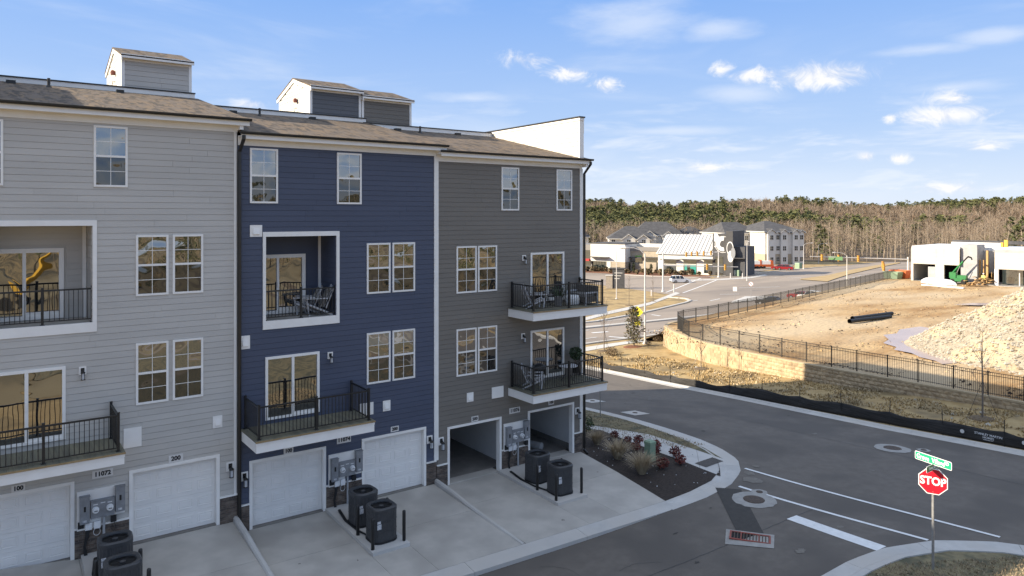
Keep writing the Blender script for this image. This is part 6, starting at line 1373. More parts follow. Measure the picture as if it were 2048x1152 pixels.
# apartment blocks
def apartment(label, px, d, ang, u0, u1, dpt, ht, roofh, gables, rows=3, tone='stucco', lower=None, hip=5.):
    o = gpt(px, d); P_ = Plane(0, 0, ang, o); t = P_.root('apartment_block', label, 'apartment building')
    lbox(t, 'wall', MT[tone], u0, u1, 0, dpt, -2, ht)
    if lower: lbox(t, 'stone_base', MT[lower], u0-.03, u1+.03, -.04, dpt+.03, -2, ht/3-.2)
    m = MB(); e = .6; m.loops([[(u0-e, -e, ht), (u1+e, -e, ht), (u1+e, dpt+e, ht), (u0-e, dpt+e, ht)], [(u0+hip, dpt/2-.05, ht+roofh), (u1-hip, dpt/2-.05, ht+roofh), (u1-hip, dpt/2+.05, ht+roofh), (u0+hip, dpt/2+.05, ht+roofh)]]); lmesh(t, 'roof', MT['roofgrey'], m)
    lbox(t, 'eave', MT['stucco'], u0-e, u1+e, -e, dpt+e, ht-.25, ht-.001)
    st = ht/rows
    def win(uu, vv, k):
        w_ = lmesh(t, 'window', MT['stucco'], MB().box(uu-.62, uu+.62, vv-.06, vv-.0, k*st+.85, k*st+2.45)); lb = MB(); 
        for sx in (-.30, .30): lb.box(uu+sx-.24, uu+sx+.24, vv-.075, vv-.061, k*st+.95, k*st+1.62).box(uu+sx-.24, uu+sx+.24, vv-.075, vv-.061, k*st+1.68, k*st+2.35)
        p = lb.obj('pane', MT['carglass'], None); p.parent = w_
    used = []
    for (gu, gw, gv) in gables:
        gh = gw*.5*.75; z_ = ht-.3
        lbox(t, 'bay', MT[tone], gu-gw/2, gu+gw/2, -gv, -.001, -2, z_)
        m = MB(); m.prism([(gu-gw/2, -gv, z_), (gu+gw/2, -gv, z_), (gu, -gv, z_+gh)], (0, gv+dpt*.35, 0)); lmesh(t, 'gable', MT[tone], m)
        for s in (-1, 1):
            m = MB(); m.prism([(gu+s*(gw/2+.5), -gv-.4, z_-.3), (gu, -gv-.4, z_+gh+.08), (gu, -gv-.4, z_+gh+.30), (gu+s*(gw/2+.5), -gv-.4, z_-.08)], (0, gv+dpt*.36, 0)); lmesh(t, 'gable_roof', MT['roofgrey'], m)
            m = MB(); m.prism([(gu+s*(gw/2+.5), -gv-.46, z_-.34), (gu, -gv-.46, z_+gh-.02), (gu, -gv-.46, z_+gh+.20), (gu+s*(gw/2+.5), -gv-.46, z_-.12)], (0, .05, 0)); lmesh(t, 'barge_board', MT['stucco'], m)
        used.append((gu-gw/2-.4, gu+gw/2+.4))
        for k in range(rows): win(gu-.0, -gv, k)
    uu = u0+1.5
    while uu < u1-1:
        if not any(a < uu < b for a, b in used):
            for k in range(rows): win(uu, 0, k)
        uu += 3.1
    return t
apartment('white apartment block with grey hip roof and twin gables behind the shops', 1256, 250, math.radians(-42), -6.5, 9, 16, 8.2, 4.2, [(.2, 4.6, 1.0), (5.2, 4.2, 2.0)], hip=6)
apartment('white apartment block with long grey roof behind the stone shop wing', 1316, 262, math.radians(-42), -9, 9, 16, 9.2, 4.8, [(-3, 4.5, 1.2), (3.5, 4.0, 1.8)], hip=5)
apartment('low hipped apartment block behind the ribbed shop roof', 1385, 268, math.radians(-42), -8, 8, 15, 8.4, 3.8, [(-1, 4.2, 1.2)], hip=7)
apartment('white apartment block showing a gable left of the shop row', 1150, 268, math.radians(-42), -22, 5, 16, 8.6, 4.2, [(1.0, 6, 1.0)], hip=6)
apartment('tall white and grey apartment block beside the orange trailer', 1533, 236, math.radians(-25), -.5, 13.2, 22, 10.8, 3.4, [(1.4, 2.6, .8), (6.0, 2.4, .8), (10.2, 2.4, .8), (12.4, 1.8, .5)], tone='stucco', lower='tanstone', hip=6)
apartment('white apartment wing with plain gable wall behind the black shop', 1500, 246, math.radians(-25), -9, 3.2, 18, 10.2, 3.6, [], tone='stucco', hip=3)
# ------------------------------------------------------------------ construction site
MT['cmu'] = pm('pale_block_wall', (.60, .555, .48), (.54, .50, .43), .5, .95); MT['gyp'] = pm('grey_sheathing', (.42, .42, .42), (.32, .32, .33), .9, .9); MT['tpo'] = pm('white_membrane', (.82, .82, .82), None, rough=.5); MT['stud'] = pm('timber', (.50, .32, .14), (.40, .26, .12), 2, .9); MT['ochre'] = pm('ochre_wrap', (.62, .38, .06), None, rough=.7)
CP_ = Plane(0, 0, math.radians(-83), atz(1822, 561, PZ)); V = lambda px, py, v=0.: CP_.uz(px, py, v)
t = CP_.root('construction_building', 'unfinished pale block building with white roof behind the dirt lot', 'building')
a, b, c_ = V(1822, 560)[0], V(1889, 560)[0], V(1919, 560)[0]; zt, zl = V(1850, 496)[1], V(1850, 528)[1]
nb = 14
for r_ in range(4):
    for k in range(3):
        q0, q1 = a+(c_-a)*(0, .53, .69, 1)[k], a+(c_-a)*(0, .53, .69, 1)[k+1]; z0_, z1_ = zl+(zt-zl)*r_/4, zl+(zt-zl)*(r_+1)/4
        lbox(t, 'wall_panel', MT['cmu'], q0+.012, q1-.012, 0, .3, z0_+.008, z1_-.008)
lbox(t, 'wall_core', MT['cmu'], a+.02, c_-.02, .02, .28, zl+.01, zt-.01); lbox(t, 'pier', MT['cmu'], a, a+.35, 0, .4, -.5, zl); lbox(t, 'pier', MT['cmu'], a+(c_-a)*.51, a+(c_-a)*.69, 0, .4, -.5, zl); lbox(t, 'sheathing', MT['gyp'], a+(c_-a)*.36, a+(c_-a)*.51, .05, .3, 0, zl-.4)
lbox(t, 'side_wall', MT['cmu'], a+.01, a+.3, .31, 16, -.5, zt); lbox(t, 'inside', MT['dark'], a+.4, c_+9, 7.5, 8, -.5, zt-.3); lbox(t, 'roof', MT['tpo'], a+.1, c_+.0, .05, 14, zt+.001, zt+.3)
lbox(t, 'floor_slab', MT['collar'], a, c_+9, -.2, 16, -.6, .05)
lbox(t, 'tower_sheathing', MT['gyp'], c_+.02, V(1952, 560)[0], .6, 5, -.5, V(1940, 490)[1]); lbox(t, 'back_parapet', MT['tpo'], V(1903, 500, 6)[0], V(2002, 500, 6)[0], 6, 6.3, zt-1.5, V(1950, 485, 6)[1]); lbox(t, 'roof_edge', MT['roofgrey'], V(1903, 485, 6)[0], V(2080, 485, 6)[0], 6.31, 7, V(1950, 485, 6)[1]-.2, V(1950, 481, 6)[1])
for pxs, w_ in ((1972, .28), (1958, .2), (1966, .12)): q = V(pxs, 540, 1.5)[0]; lbox(t, 'timber_post', MT['stud'], q, q+w_, 1.5, 1.8, -.2, V(1972, 501 if w_ > .25 else 520, 1.5)[1])
lbox(t, 'inner_sheathing', MT['gyp'], V(1953, 540, 4)[0], V(1988, 540, 4)[0], 4, 4.2, 1.6, V(1970, 501, 4)[1])
for k in range(14): q = V(1956+k*2.2, 548, 2.)[0]; lbox(t, 'timber_brace', MT['stud'], q, q+.08, 2.+(k % 3)*.4, 2.1+(k % 3)*.4, 0, .6+1.5*R.random())
o2 = atz(1989, 571, PZ); CP2 = Plane(0, 0, math.radians(-83), o2); V2 = lambda px, py, v=0.: CP2.uz(px, py, v)
t = CP2.root('construction_building', 'unfinished pale block building with dark glass openings beyond the heap', 'building'); a, b = 0, V2(2120, 571)[0]; zt, zl = V2(2010, 505)[1], V2(2010, 539)[1]
for r_ in range(3):
    for k in range(2): lbox(t, 'wall_panel', MT['cmu'], a+(b-a)*k/2+.012, a+(b-a)*(k+1)/2-.012, 0, .3, zl+(zt-zl)*r_/3+.008, zl+(zt-zl)*(r_+1)/3-.008)
lbox(t, 'wall_core', MT['cmu'], a+.02, b-.02, .02, .28, zl+.01, zt-.01); lbox(t, 'parapet_band', MT['gyp'], a, b, .0, .5, zt+.002, zt+.45); lbox(t, 'roof', MT['tpo'], a, b, .51, 9, zt-.1, zt+.7); lbox(t, 'pier', MT['tpo'], a, a+.5, -.02, .45, -.5, zl)
lbox(t, 'dark_glazing', MT['glassfar'], a+.51, b, 2.4, 2.5, -.3, zl); lbox(t, 'mullion', MT['alu'], a+3.0, a+3.15, 1.0, 1.15, -.3, zl); lbox(t, 'mullion', MT['alu'], a+7.0, a+7.15, 1.0, 1.15, -.3, zl)
for (pxa, pxb, ya, yb) in ((2001, 2006, 485, 496), (2008, 2015, 480, 496)): lbox(t, 'column_wrap', MT['ochre'], V2(pxa, 490, 3)[0], V2(pxb, 490, 3)[0], 3, 3.5, V2(pxa, yb, 3)[1], V2(pxa, ya, 3)[1])
# boom lift
MT['liftgreen'] = pm('lift_green', (.022, .20, .05), (.02, .15, .04), 2, .45)
b = atz(1918, 568, PZ); t = empty('boom_lift', b, 'green telescopic boom lift raised before the construction building', 'boom lift', None, math.radians(-83)); t.scale = (.66, .66, .84)
def lm(nm, mt, f): m = MB(); f(m); lmesh(t, nm, MT[mt], m)
lm('chassis', 'liftgreen', lambda m: m.box(-1.6, 1.6, -1., 1., .55, 1.15)); lm('turntable', 'liftgreen', lambda m: m.box(-1.9, -.5, -.8, .8, 1.15, 2.2)); lm('engine_cover', 'liftgreen', lambda m: m.box(-.3, 1.7, -.8, .8, 1.16, 1.7))
for xx in (-1.15, 1.15):
    for yy in (-1.05, .75):
        lm('wheel', 'tyre', lambda m: m.loops([[(xx+.5*math.cos(6.2832*q/14), y, .5+.5*math.sin(6.2832*q/14)) for q in range(14)] for y in (yy, yy+.35)]))
lm('lower_boom', 'liftgreen', lambda m: m.path([(-1.3, 0, 2.1), (.9, 0, 4.3)], .22, 4)); lm('upper_boom', 'black', lambda m: m.path([(.7, 0, 4.1), (1.6, 0, 5.0), (2.0, 0, 5.3)], .15, 4)); lm('fork_carriage', 'tyre', lambda m: m.path([(1.9, 0, 5.3), (2.6, 0, 5.1), (2.75, 0, 4.7)], .16, 4)); lm('hydraulic_ram', 'steel', lambda m: m.path([(-.6, -.2, 1.8), (.3, -.2, 3.5)], .06, 6))
# site clutter
for (px, py, w_, h, mt, nm, lab) in ((1862, 566, 3.0, .9, 'tpo', 'material_pile', 'white sheeted pile at the left opening of the block building'), (1885, 569, 4.0, .9, 'tpo', 'material_pile', 'long white sheeted pile beside the boom lift'), (1945, 572, 2.4, .8, 'stud', 'lumber_stack', 'loose lumber stack right of the boom lift'), (1966, 570, 3.0, 1.2, 'stud', 'lumber_stack', 'tall lumber stack by the timber posts'), (1800, 556, 3.0, 1.4, 'orange', 'site_bin', 'orange bin by the signal mast'), (1786, 557, 2.6, 1.2, 'pedgreen', 'site_bin', 'dark green bin by the signal posts')):
    b = atz(px, py, PZ); m = MB(); rg = random.Random(px)
    if mt == 'stud':
        for k in range(16): y = rg.uniform(-w_/2, w_/2); z = rg.uniform(0, h); m.box(-.6+rg.uniform(-.3, .3), .6, y, y+.25, z, z+.08)
    elif mt == 'tpo': m.loops([[(s*1.2*math.cos(6.2832*k/12)*rg.uniform(.85, 1.1), s*w_/2*math.sin(6.2832*k/12)*rg.uniform(.85, 1.1), z) for k in range(12)] for s, z in ((1, 0), (.9, h*.5), (.55, h*.9), (.1, h))])
    else: m.loops([[(s*1.0*a_, s*w_/2*b_, z) for a_, b_ in ((-1, -1), (1, -1), (1, 1), (-1, 1))] for s, z in ((.85, 0), (1, h), (.94, h), (.8, .15))])
    o = m.obj(nm, MT[mt]); o.location = b; tag(o, lab, 'building material' if mt != 'orange' and mt != 'pedgreen' else 'bin')
b = atz(1885, 574, PZ); m = MB(); m.box(-.25, .25, -3, 3, 0, .2); o = m.obj('plank_stack', MT['whitepaint']); o.location = b; tag(o, 'low stack of pale planks on the dirt before the boom lift', 'planks')
# worker
MT['hivis'] = pm('hi_vis', (.75, .78, .25), None, rough=.8); MT['trousers'] = pm('trousers', (.10, .09, .08), None, rough=.9); MT['skin'] = pm('skin', (.42, .27, .19), None, rough=.6)
b = atz(1967, 569, PZ); t = empty('person', b, 'worker in pale yellow vest standing at the timber posts', 'person')
m = MB(); m.ci = 1; m.path([(b.x, b.y-.12, b.z), (b.x, b.y-.12, b.z+.45), (b.x, b.y-.09, b.z+.88)], [.07, .085, .11], 8); m.path([(b.x, b.y+.12, b.z), (b.x+.05, b.y+.12, b.z+.45), (b.x, b.y+.09, b.z+.88)], [.07, .085, .11], 8)
m.ci = 0; m.path([(b.x, b.y, b.z+.82), (b.x, b.y, b.z+1.1), (b.x, b.y, b.z+1.42), (b.x, b.y, b.z+1.5)], [.17, .18, .2, .08], 10)
for s in (-1, 1): m.ci = 0; m.path([(b.x, b.y+s*.2, b.z+1.42), (b.x-.08, b.y+s*.28, b.z+1.12), (b.x-.25, b.y+s*.2, b.z+.98)], [.07, .055, .045], 7)
m.ci = 2; m.path([(b.x, b.y, b.z+1.45), (b.x, b.y, b.z+1.55), (b.x, b.y, b.z+1.66), (b.x, b.y, b.z+1.74)], [.055, .09, .1, .05], 9); m.obj('body', [MT['hivis'], MT['trousers'], MT['skin']], t)
m = MB(); m.lathe([(.13, 1.68), (.12, 1.74), (.07, 1.80), (.01, 1.82)], tuple(b), 10); m.obj('hard_hat', MT['tpo'], t)
# ------------------------------------------------------------------ trees
MT['barebark'] = pm('pale_bark', (.34, .28, .215), (.25, .205, .155), 1.5, .95, rnd=.12); MT['baretwig'] = pm('twig_haze', (.27, .21, .155), (.21, .16, .115), .3, .95, rnd=.15); MT['bareleaf'] = pm('russet_twig', (.235, .16, .10), (.19, .125, .08), .3, .95)
MT['pine'] = pm('pine_needle', (.085, .094, .030), (.125, .125, .046), .12, .9, rnd=.2); MT['pine2'] = pm('pine_needle_dark', (.050, .062, .024), (.075, .085, .034), .12, .9)
def bare_parts(seed, H_=15., nb=20, twigs=7, fine=1.):
    rg = random.Random(seed); tr = MB(); cr = MB(); lean = Vector((rg.uniform(-.06, .06), rg.uniform(-.06, .06)))
    P = [Vector((lean.x*z*H_+.25*math.sin(z*5+seed), lean.y*z*H_, z*H_)) for z in (0, .25, .5, .75, 1.)]; rr_ = [.20, .16, .12, .075, .02]; tr.path(P, rr_, 5)
    def tp(f): i = min(3, int(f*4)); return P[i].lerp(P[i+1], f*4-i)
    for i in range(nb):
        f = rg.uniform(.28, .98); p = tp(f); a = rg.uniform(0, 6.283); L_ = H_*.34*(1.12-f*.85)*rg.uniform(.6, 1.25); up = rg.uniform(.5, 1.1); q = p+Vector((math.cos(a), math.sin(a), up)).normalized()*L_
        mid = p.lerp(q, .5)+Vector((0, 0, -.05*L_)); cr.ci = 0; cr.path([p, mid, q], [.065*(1.2-f), .04*(1.2-f)+.01, .012], 3, cap=False)
        for k in range(twigs):
            g = p.lerp(q, rg.uniform(.25, 1)); d = Vector((rg.gauss(0, 1), rg.gauss(0, 1), rg.uniform(.1, 1.5))).normalized(); l2 = L_*rg.uniform(.18, .5); e = g+d*l2; w_ = Vector((rg.gauss(0, 1), rg.gauss(0, 1), 0)).normalized()*.035*fine; cr.ci = 1; cr.q(g-w_, g+w_, e)
            for kk in range(3):
                g2 = g.lerp(e, rg.uniform(.2, .9)); d2 = (d+Vector((rg.gauss(0, .8), rg.gauss(0, .8), rg.uniform(-.2, .9)))).normalized(); w2 = w_*.8; cr.ci = 1 if rg.random() < .8 else 2; cr.q(g2-w2, g2+w2, g2+d2*l2*rg.uniform(.4, .8))
    return tr, cr
def pine_parts(seed, H_=16., n=90):
    rg = random.Random(seed); tr = MB(); tr.path([(0, 0, 0), (rg.uniform(-.3, .3), 0, H_*.6), (rg.uniform(-.4, .4), 0, H_)], [.20, .13, .03], 5); cr = MB(); c0 = rg.uniform(.12, .25)
    for i in range(n):
        f = c0+(1-c0)*rg.random()**.8; t = (f-c0)/(1-c0); rad = H_*.25*math.sin(math.pi*min(1, .34+.62*t))**.8*rg.uniform(.35, 1.08); a = rg.uniform(0, 6.283); c = Vector((rad*math.cos(a), rad*math.sin(a), f*H_+rg.uniform(-.3, .3))); s = rg.uniform(.6, 1.25)
        cr.ci = 0 if rg.random() < .6 else 1
        for k in range(3):
            u = Vector((rg.gauss(0, 1), rg.gauss(0, 1), rg.gauss(0, .6))).normalized(); w_ = u.cross(Vector((rg.gauss(0, 1), rg.gauss(0, 1), rg.gauss(0, 1)))).normalized(); o = c+Vector((rg.uniform(-.4, .4), rg.uniform(-.4, .4), rg.uniform(-.3, .3)))
            cr.q(o-u*s, o+w_*s*.55, o+u*s*.9-w_*s*.2)
    return tr, cr
BT = [bare_parts(200+k, 15) for k in range(6)]; BTm = [(a.mesh(MT['barebark'], name='trunk'), b.mesh([MT['barebark'], MT['baretwig'], MT['bareleaf']], name='crown')) for a, b in BT]
PT = [pine_parts(300+k, 15.5) for k in range(5)]; PTm = [(a.mesh(MT['barebark'], name='trunk'), b.mesh([MT['pine'], MT['pine2']], name='crown')) for a, b in PT]
rgf = random.Random(31)
def put_tree(kind, px, d, s, label, group):
    b = gpt(px, d); t = empty({'b': 'bare_tree', 'p': 'pine_tree'}[kind], b, label, 'tree', group, rgf.uniform(0, 6.28)); me = (BTm if kind == 'b' else PTm)[rgf.randrange(5)]
    for n, m_ in zip(('trunk', 'crown'), me): o = link(n, m_, t)
    t.scale = (s*rgf.uniform(.85, 1.15), s*rgf.uniform(.85, 1.15), s)
for i in range(96):
    px = 1150+i*9.6+rgf.uniform(-4, 4); d = rgf.uniform(250, 276)+ (22 if px < 1640 else 0); put_tree('b' if rgf.random() < .95 else 'p', px, d, rgf.uniform(.72, 1.12), 'bare winter tree at the edge of the wood' if True else '', 'trees at the edge of the wood')
for o in list(COL.objects):
    if o.name.startswith('pine_tree') and o.parent is None: o['label'] = 'green pine among bare trees at the edge of the wood'; o['group'] = 'pines at the edge of the wood'
def mass(name, label, parts, places, mats, cat='wood'):
    """one mesh for the uncountable mass of far trees"""
    src = []
    for a, b in parts:
        v = np.array(a.v+b.v, float); n0 = len(a.v); fs = [(f, 0) for f in a.f]+[(tuple(i+n0 for i in f), m_+1) for f, m_ in zip(b.f, b.m)]
        tri = []; mi = []
        for f, m_ in fs:
            for k in range(1, len(f)-1): tri.append((f[0], f[k], f[k+1])); mi.append(m_)
        src.append((v, np.array(tri), np.array(mi)))
    VS, TS, MS = [], [], []; base = 0
    for (x, y, z, s, rot, k) in places:
        v, tri, mi = src[k % len(src)]; c, s_ = math.cos(rot), math.sin(rot); w_ = v*s; VS.append(np.stack([w_[:, 0]*c-w_[:, 1]*s_+x, w_[:, 0]*s_+w_[:, 1]*c+y, w_[:, 2]+z], 1)); TS.append(tri+base); MS.append(mi); base += len(v)
    V_, T_, M_ = np.concatenate(VS), np.concatenate(TS), np.concatenate(MS)
    me = bpy.data.meshes.new(name); me.vertices.add(len(V_)); me.vertices.foreach_set('co', V_.ravel()); me.loops.add(len(T_)*3); me.loops.foreach_set('vertex_index', T_.ravel().astype(np.int32)); me.polygons.add(len(T_)); me.polygons.foreach_set('loop_start', np.arange(0, len(T_)*3, 3, dtype=np.int32))
    for m_ in mats: me.materials.append(m_)
    me.polygons.foreach_set('material_index', M_.astype(np.int32)); me.update(); o = link(name, me); tag(o, label, cat, kind='stuff'); print(name, len(T_)); return o
def scatter(n, d0, d1, px0, px1, s0, s1, seed, want=None):
    rg = random.Random(seed); out = []; XY = []
    while len(XY) < n:
        d = math.sqrt(rg.uniform(d0*d0, d1*d1)); px = rg.uniform(px0, px1); a, b = ray(px); x, y = a*d, b*d-CAMD
        if want is not None and not want(x, y, rg): continue
        XY.append((x, y))
    A_ = np.array(XY); Z = gzv(A_[:, 0], A_[:, 1])
    return [(x, y, float(z)-.2, rg.uniform(s0, s1), rg.uniform(0, 6.28), rg.randrange(9)) for (x, y), z in zip(XY, Z)]
green = lambda x, y: mnoise.noise(Vector((x*.008, y*.008, 7)))+.5*mnoise.noise(Vector((x*.03, y*.03, 2)))
LB = [bare_parts(400+k, 15, 13, 4, 2.0) for k in range(5)]; LP = [pine_parts(500+k, 14, 30) for k in range(5)]
def dome(seed, n, kind):
    """rounded crown of a far tree, without its hidden stem"""
    rg = random.Random(seed); c = MB(); t = MB(); H_ = 10.; wr = rg.uniform(.20, .30)
    if kind == 'b': t.path([(0, 0, 0), (.2, 0, H_*.5), (0, 0, H_*.9)], [.16, .10, .03], 4)
    for i in range(n):
        if kind == 'b':
            f = rg.uniform(.15, .75); p = Vector((rg.gauss(0, .4), rg.gauss(0, .4), H_*f)); d = Vector((rg.gauss(0, 1), rg.gauss(0, 1), rg.uniform(.3, 1.6))).normalized(); L_ = H_*rg.uniform(.16, .36); e = p+d*L_
            if e.z > H_*1.02: e.z = H_*rg.uniform(.9, 1.02)
            w_ = Vector((rg.gauss(0, 1), rg.gauss(0, 1), 0)).normalized()*rg.uniform(.06, .13); c.ci = rg.choice((0, 1, 1, 1, 2)); c.q(p-w_, p+w_, e)
        else:
            z = rg.random()**.7; r = wr*H_*math.sqrt(max(0, 1-max(0, z-.35)**2/.43))*rg.uniform(.4, 1.); a = rg.uniform(0, 6.283); o = Vector((r*math.cos(a), r*math.sin(a), z*H_)); s_ = rg.uniform(.6, 1.2); u = Vector((rg.gauss(0, 1), rg.gauss(0, 1), rg.gauss(0, .5))).normalized(); w_ = u.cross(Vector((rg.gauss(0, 1), rg.gauss(0, 1), rg.gauss(0, 1)))).normalized(); c.ci = 0 if rg.random() < .6 else 1; c.q(o-u*s_, o+w_*s_*.7, o+u*s_)
    return t, c
DB = [dome(600+k, 95, 'b') for k in range(6)]; DP = [dome(700+k, 85, 'p') for k in range(6)]
right = lambda x, y: 1. if x > 1.5*(y+CAMD) else 0.
MB_ = [MT['barebark'], MT['barebark'], MT['baretwig'], MT['bareleaf']]; MP_ = [MT['barebark'], MT['pine'], MT['pine2']]
mass('bare_wood', 'grey brown mass of bare winter trees behind the crossing', LB, scatter(820, 262, 350, 1050, 2200, .48, .98, 1), MB_)
mass('bare_hillside', 'brown bare crowns mixed over the wooded hillside', DB, scatter(1300, 345, 470, 1050, 2200, .8, 1.25, 2, lambda x, y, g: green(x, y)-.22*right(x, y) < .02+.1*g.random())+scatter(2000, 470, 740, 1050, 2200, .8, 1.3, 6, lambda x, y, g: green(x, y) < .12+.2*g.random()), MB_)
mass('pine_hillside', 'dark green pine crowns on the wooded hillside', DP, scatter(60, 290, 345, 1050, 2200, .6, .9, 3)+scatter(1500, 345, 475, 1050, 2200, .75, 1.2, 4, lambda x, y, g: green(x, y)-.22*right(x, y) > -.10)+scatter(1700, 475, 740, 1050, 2200, .8, 1.35, 5, lambda x, y, g: green(x, y) > .02)+scatter(260, 640, 760, 1050, 2200, 1.0, 1.6, 8), MP_)
A_, B_ = [], []
for px in range(700, 2500, 40):
    a, b = ray(px); A_.append((a*258, b*258-CAMD)); B_.append((a*900, b*900-CAMD))
strip('forest_floor', A_, B_, MT['forestfloor'], .12, 30, 60)
# wood behind the viewpoint, seen in the window panes
rgb = random.Random(12); pl = []
for i in range(420):
    a = rgb.uniform(-2.7, .1); d = rgb.uniform(105, 210); x, y = d*math.cos(a), -CAMD+d*math.sin(a); pl.append((x, y, gz(x, y), rgb.uniform(.6, 1.1), rgb.uniform(0, 6), rgb.randrange(4)))
mass('back_wood', 'mixed wood on the open side across the lot', LP[:4], pl, [MT['barebark'], MT['pine'], MT['pine2'], MT['baretwig']])
MT['field'] = pm('rough_field', (.235, .175, .088), (.15, .122, .066), .10, .97, c3=(.29, .235, .135), s3=.035, detail=6)
strip('field', [(-90, -24), (0, -24), (24, -24)], [(-90, -150), (30, -150), (120, -150)], MT['field'], .03, 6, 24)
strip('field', [(44, -14), (110, -22)], [(120, -150), (200, -150)], MT['field'], .034, 6, 24)
strip('unseen_road', [(-60, -44), (0, -46), (60, -52), (160, -60)], [(-60, -51), (0, -53), (60, -60), (160, -68)], MT['asphalt_old'], .05, 4, 3)  # unseen road strip, added to break up the tan reflection in the panes
for k, (x, y, rx, ry) in enumerate(((10, -34, 9, 3), (34, -37, 6, 3), (-6, -64, 14, 5), (40, -70, 16, 6), (75, -52, 12, 5), (18, -80, 12, 6))):
    n = 22; patch('unseen_patch', [(x+rx*math.cos(6.2832*q/n)*rgb.uniform(.7, 1.1), y+ry*math.sin(6.2832*q/n)*rgb.uniform(.7, 1.1)) for q in range(n)], MT['mound'] if k % 2 else MT['verge'], .07, 4)  # unseen ground patches, added to darken and vary what the panes reflect
MT['digyellow'] = pm('machine_yellow', (.62, .36, .02), (.52, .30, .02), 1, .5)
for (x, y, rz_, lab) in ((3.5, -84, .4, 'yellow excavator with raised boom on the open ground across the alley'), (11.5, -92, -.8, 'yellow excavator with lowered boom on the open ground across the alley')):
    g_ = gz(x, y); t = empty('excavator', (x, y, g_), lab, 'excavator', 'excavators across the alley', rz_); lm('track', 'tyre', lambda m: m.box(-2, 2, -1.5, -.9, 0, .9).box(-2, 2, .9, 1.5, 0, .9)); lm('house', 'digyellow', lambda m: m.box(-1.8, 1.2, -1.3, 1.3, 1.0, 2.3)); lm('cab', 'carglass', lambda m: m.box(0, 1.4, .3, 1.25, 2.3, 3.4)); lm('cab_roof', 'digyellow', lambda m: m.box(-.05, 1.45, .25, 1.3, 3.4, 3.55))
    k_ = 1 if rz_ > 0 else .4; lm('boom', 'digyellow', lambda m: m.path([(.8, -.4, 1.8), (3.2, -.4, 2.5+3.0*k_), (5.4, -.4, 2.2+2.6*k_)], [.35, .32, .22], 4)); lm('stick', 'digyellow', lambda m: m.path([(5.2, -.4, 2.4+2.6*k_), (6.2, -.4, 1.4)], [.22, .18], 4)); lm('bucket', 'tyre', lambda m: m.prism([(5.8, -.9, 1.4), (6.7, -.9, 1.3), (6.4, -.9, .5), (5.6, -.9, .7)], (0, 1.0, 0)))
# evergreen magnolia and island saplings
MT['magleaf'] = pm('magnolia_leaf', (.060, .068, .030), (.10, .085, .04), 3, .5); MT['magleaf2'] = pm('magnolia_leaf_brown', (.17, .12, .05), (.12, .085, .04), 3, .6)
b = at(1268, 694); t = empty('magnolia_tree', b, 'broad evergreen magnolia with glossy leaves beside the lamp post', 'tree'); rg = random.Random(3); m = MB(); H_ = 4.1
for i in range(1500):
    f = rg.random()**.85; a = rg.uniform(0, 6.283); rad = .92*math.sin(math.pi*(.14+.80*f))**.55*(1-.18*f)*(1+.22*math.sin(3*a+f*9))*rg.uniform(.3, 1.08); c = Vector((b.x+rad*math.cos(a), b.y+rad*math.sin(a), b.z+.35+f*(H_-.4))); u = Vector((rg.gauss(0, 1), rg.gauss(0, 1), rg.gauss(0, .7))).normalized(); w_ = u.cross(Vector((rg.gauss(0, 1), rg.gauss(0, 1), 1))).normalized(); s = rg.uniform(.08, .15)
    m.ci = 0 if rg.random() < .72 else 1; m.q(c-u*s, c+w_*s*.45, c+u*s, c-w_*s*.45)
m.obj('crown', [MT['magleaf'], MT['magleaf2']], t); MB().path([(b.x, b.y, b.z-.1), (b.x, b.y, b.z+2), (b.x, b.y, b.z+H_-.2)], [.07, .05, .02], 7).obj('trunk', MT['bark'], t)
MB().lathe([(1.1, -.03), (.8, .07), (.05, .12)], tuple(b), 16).obj('soil_ring', MT['mulch_red'], t)
for px, py, h, lab in ((1258, 611, 5.0, 'bare sapling on the island nearest the monument'), (1306, 603, 4.6, 'bare sapling on the island near the signal mast')):
    b = at(px, py); sapling(lab, b, h, px, False, br=14, group='saplings on the island')
# ------------------------------------------------------------------ things on the balconies
MT['chairgrey'] = pm('chair_paint', (.55, .55, .56), (.48, .48, .50), 5, .6); MT['cushion'] = pm('cushion', (.22, .21, .20), (.17, .165, .16), 5, .9); MT['wicker'] = pm('wicker', (.10, .09, .08), (.16, .14, .12), 14, .8); MT['topiary'] = pm('topiary_leaf', (.02, .04, .012), (.035, .06, .02), 9, .8)
def chair_proto():
    P = []
    def part(n, f, mt): m = MB(); f(m); P.append((n, m.mesh(MT[mt], name=n)))
    for s in (-1, 1):
        part('front_leg', lambda m: m.path([(s*.30, -.32, 0), (s*.30, -.42, .62)], .03, 4), 'chairgrey'); part('rear_rail', lambda m: m.path([(s*.30, -.40, .42), (s*.30, .48, .02)], .035, 4), 'chairgrey')
        part('arm', lambda m: m.box(s*.33-.06, s*.33+.06, -.48, .30, .60, .63), 'chairgrey'); part('back_brace', lambda m: m.path([(s*.28, .26, .25), (s*.27, .55, .98)], .025, 4), 'chairgrey')
    for k in range(5): part('back_slat', lambda m: m.prism([(-.26+k*.105, .18, .30), (-.17+k*.105, .18, .30), (-.17+k*.105, .50, .98+.05*(2-abs(k-2))), (-.26+k*.105, .50, .98+.05*(2-abs(k-2)))], (0, .02, .008)), 'chairgrey')
    for k in range(5): part('seat_slat', lambda m: m.box(-.29, .29, -.42+k*.12, -.32+k*.12, .40-.055*k, .42-.055*k), 'chairgrey')
    part('cushion', lambda m: m.prism([(-.24, .14, .30), (.24, .14, .30), (.24, .44, .92), (-.24, .44, .92)], (0, -.07, .03)), 'cushion')
    return P
CH = chair_proto()
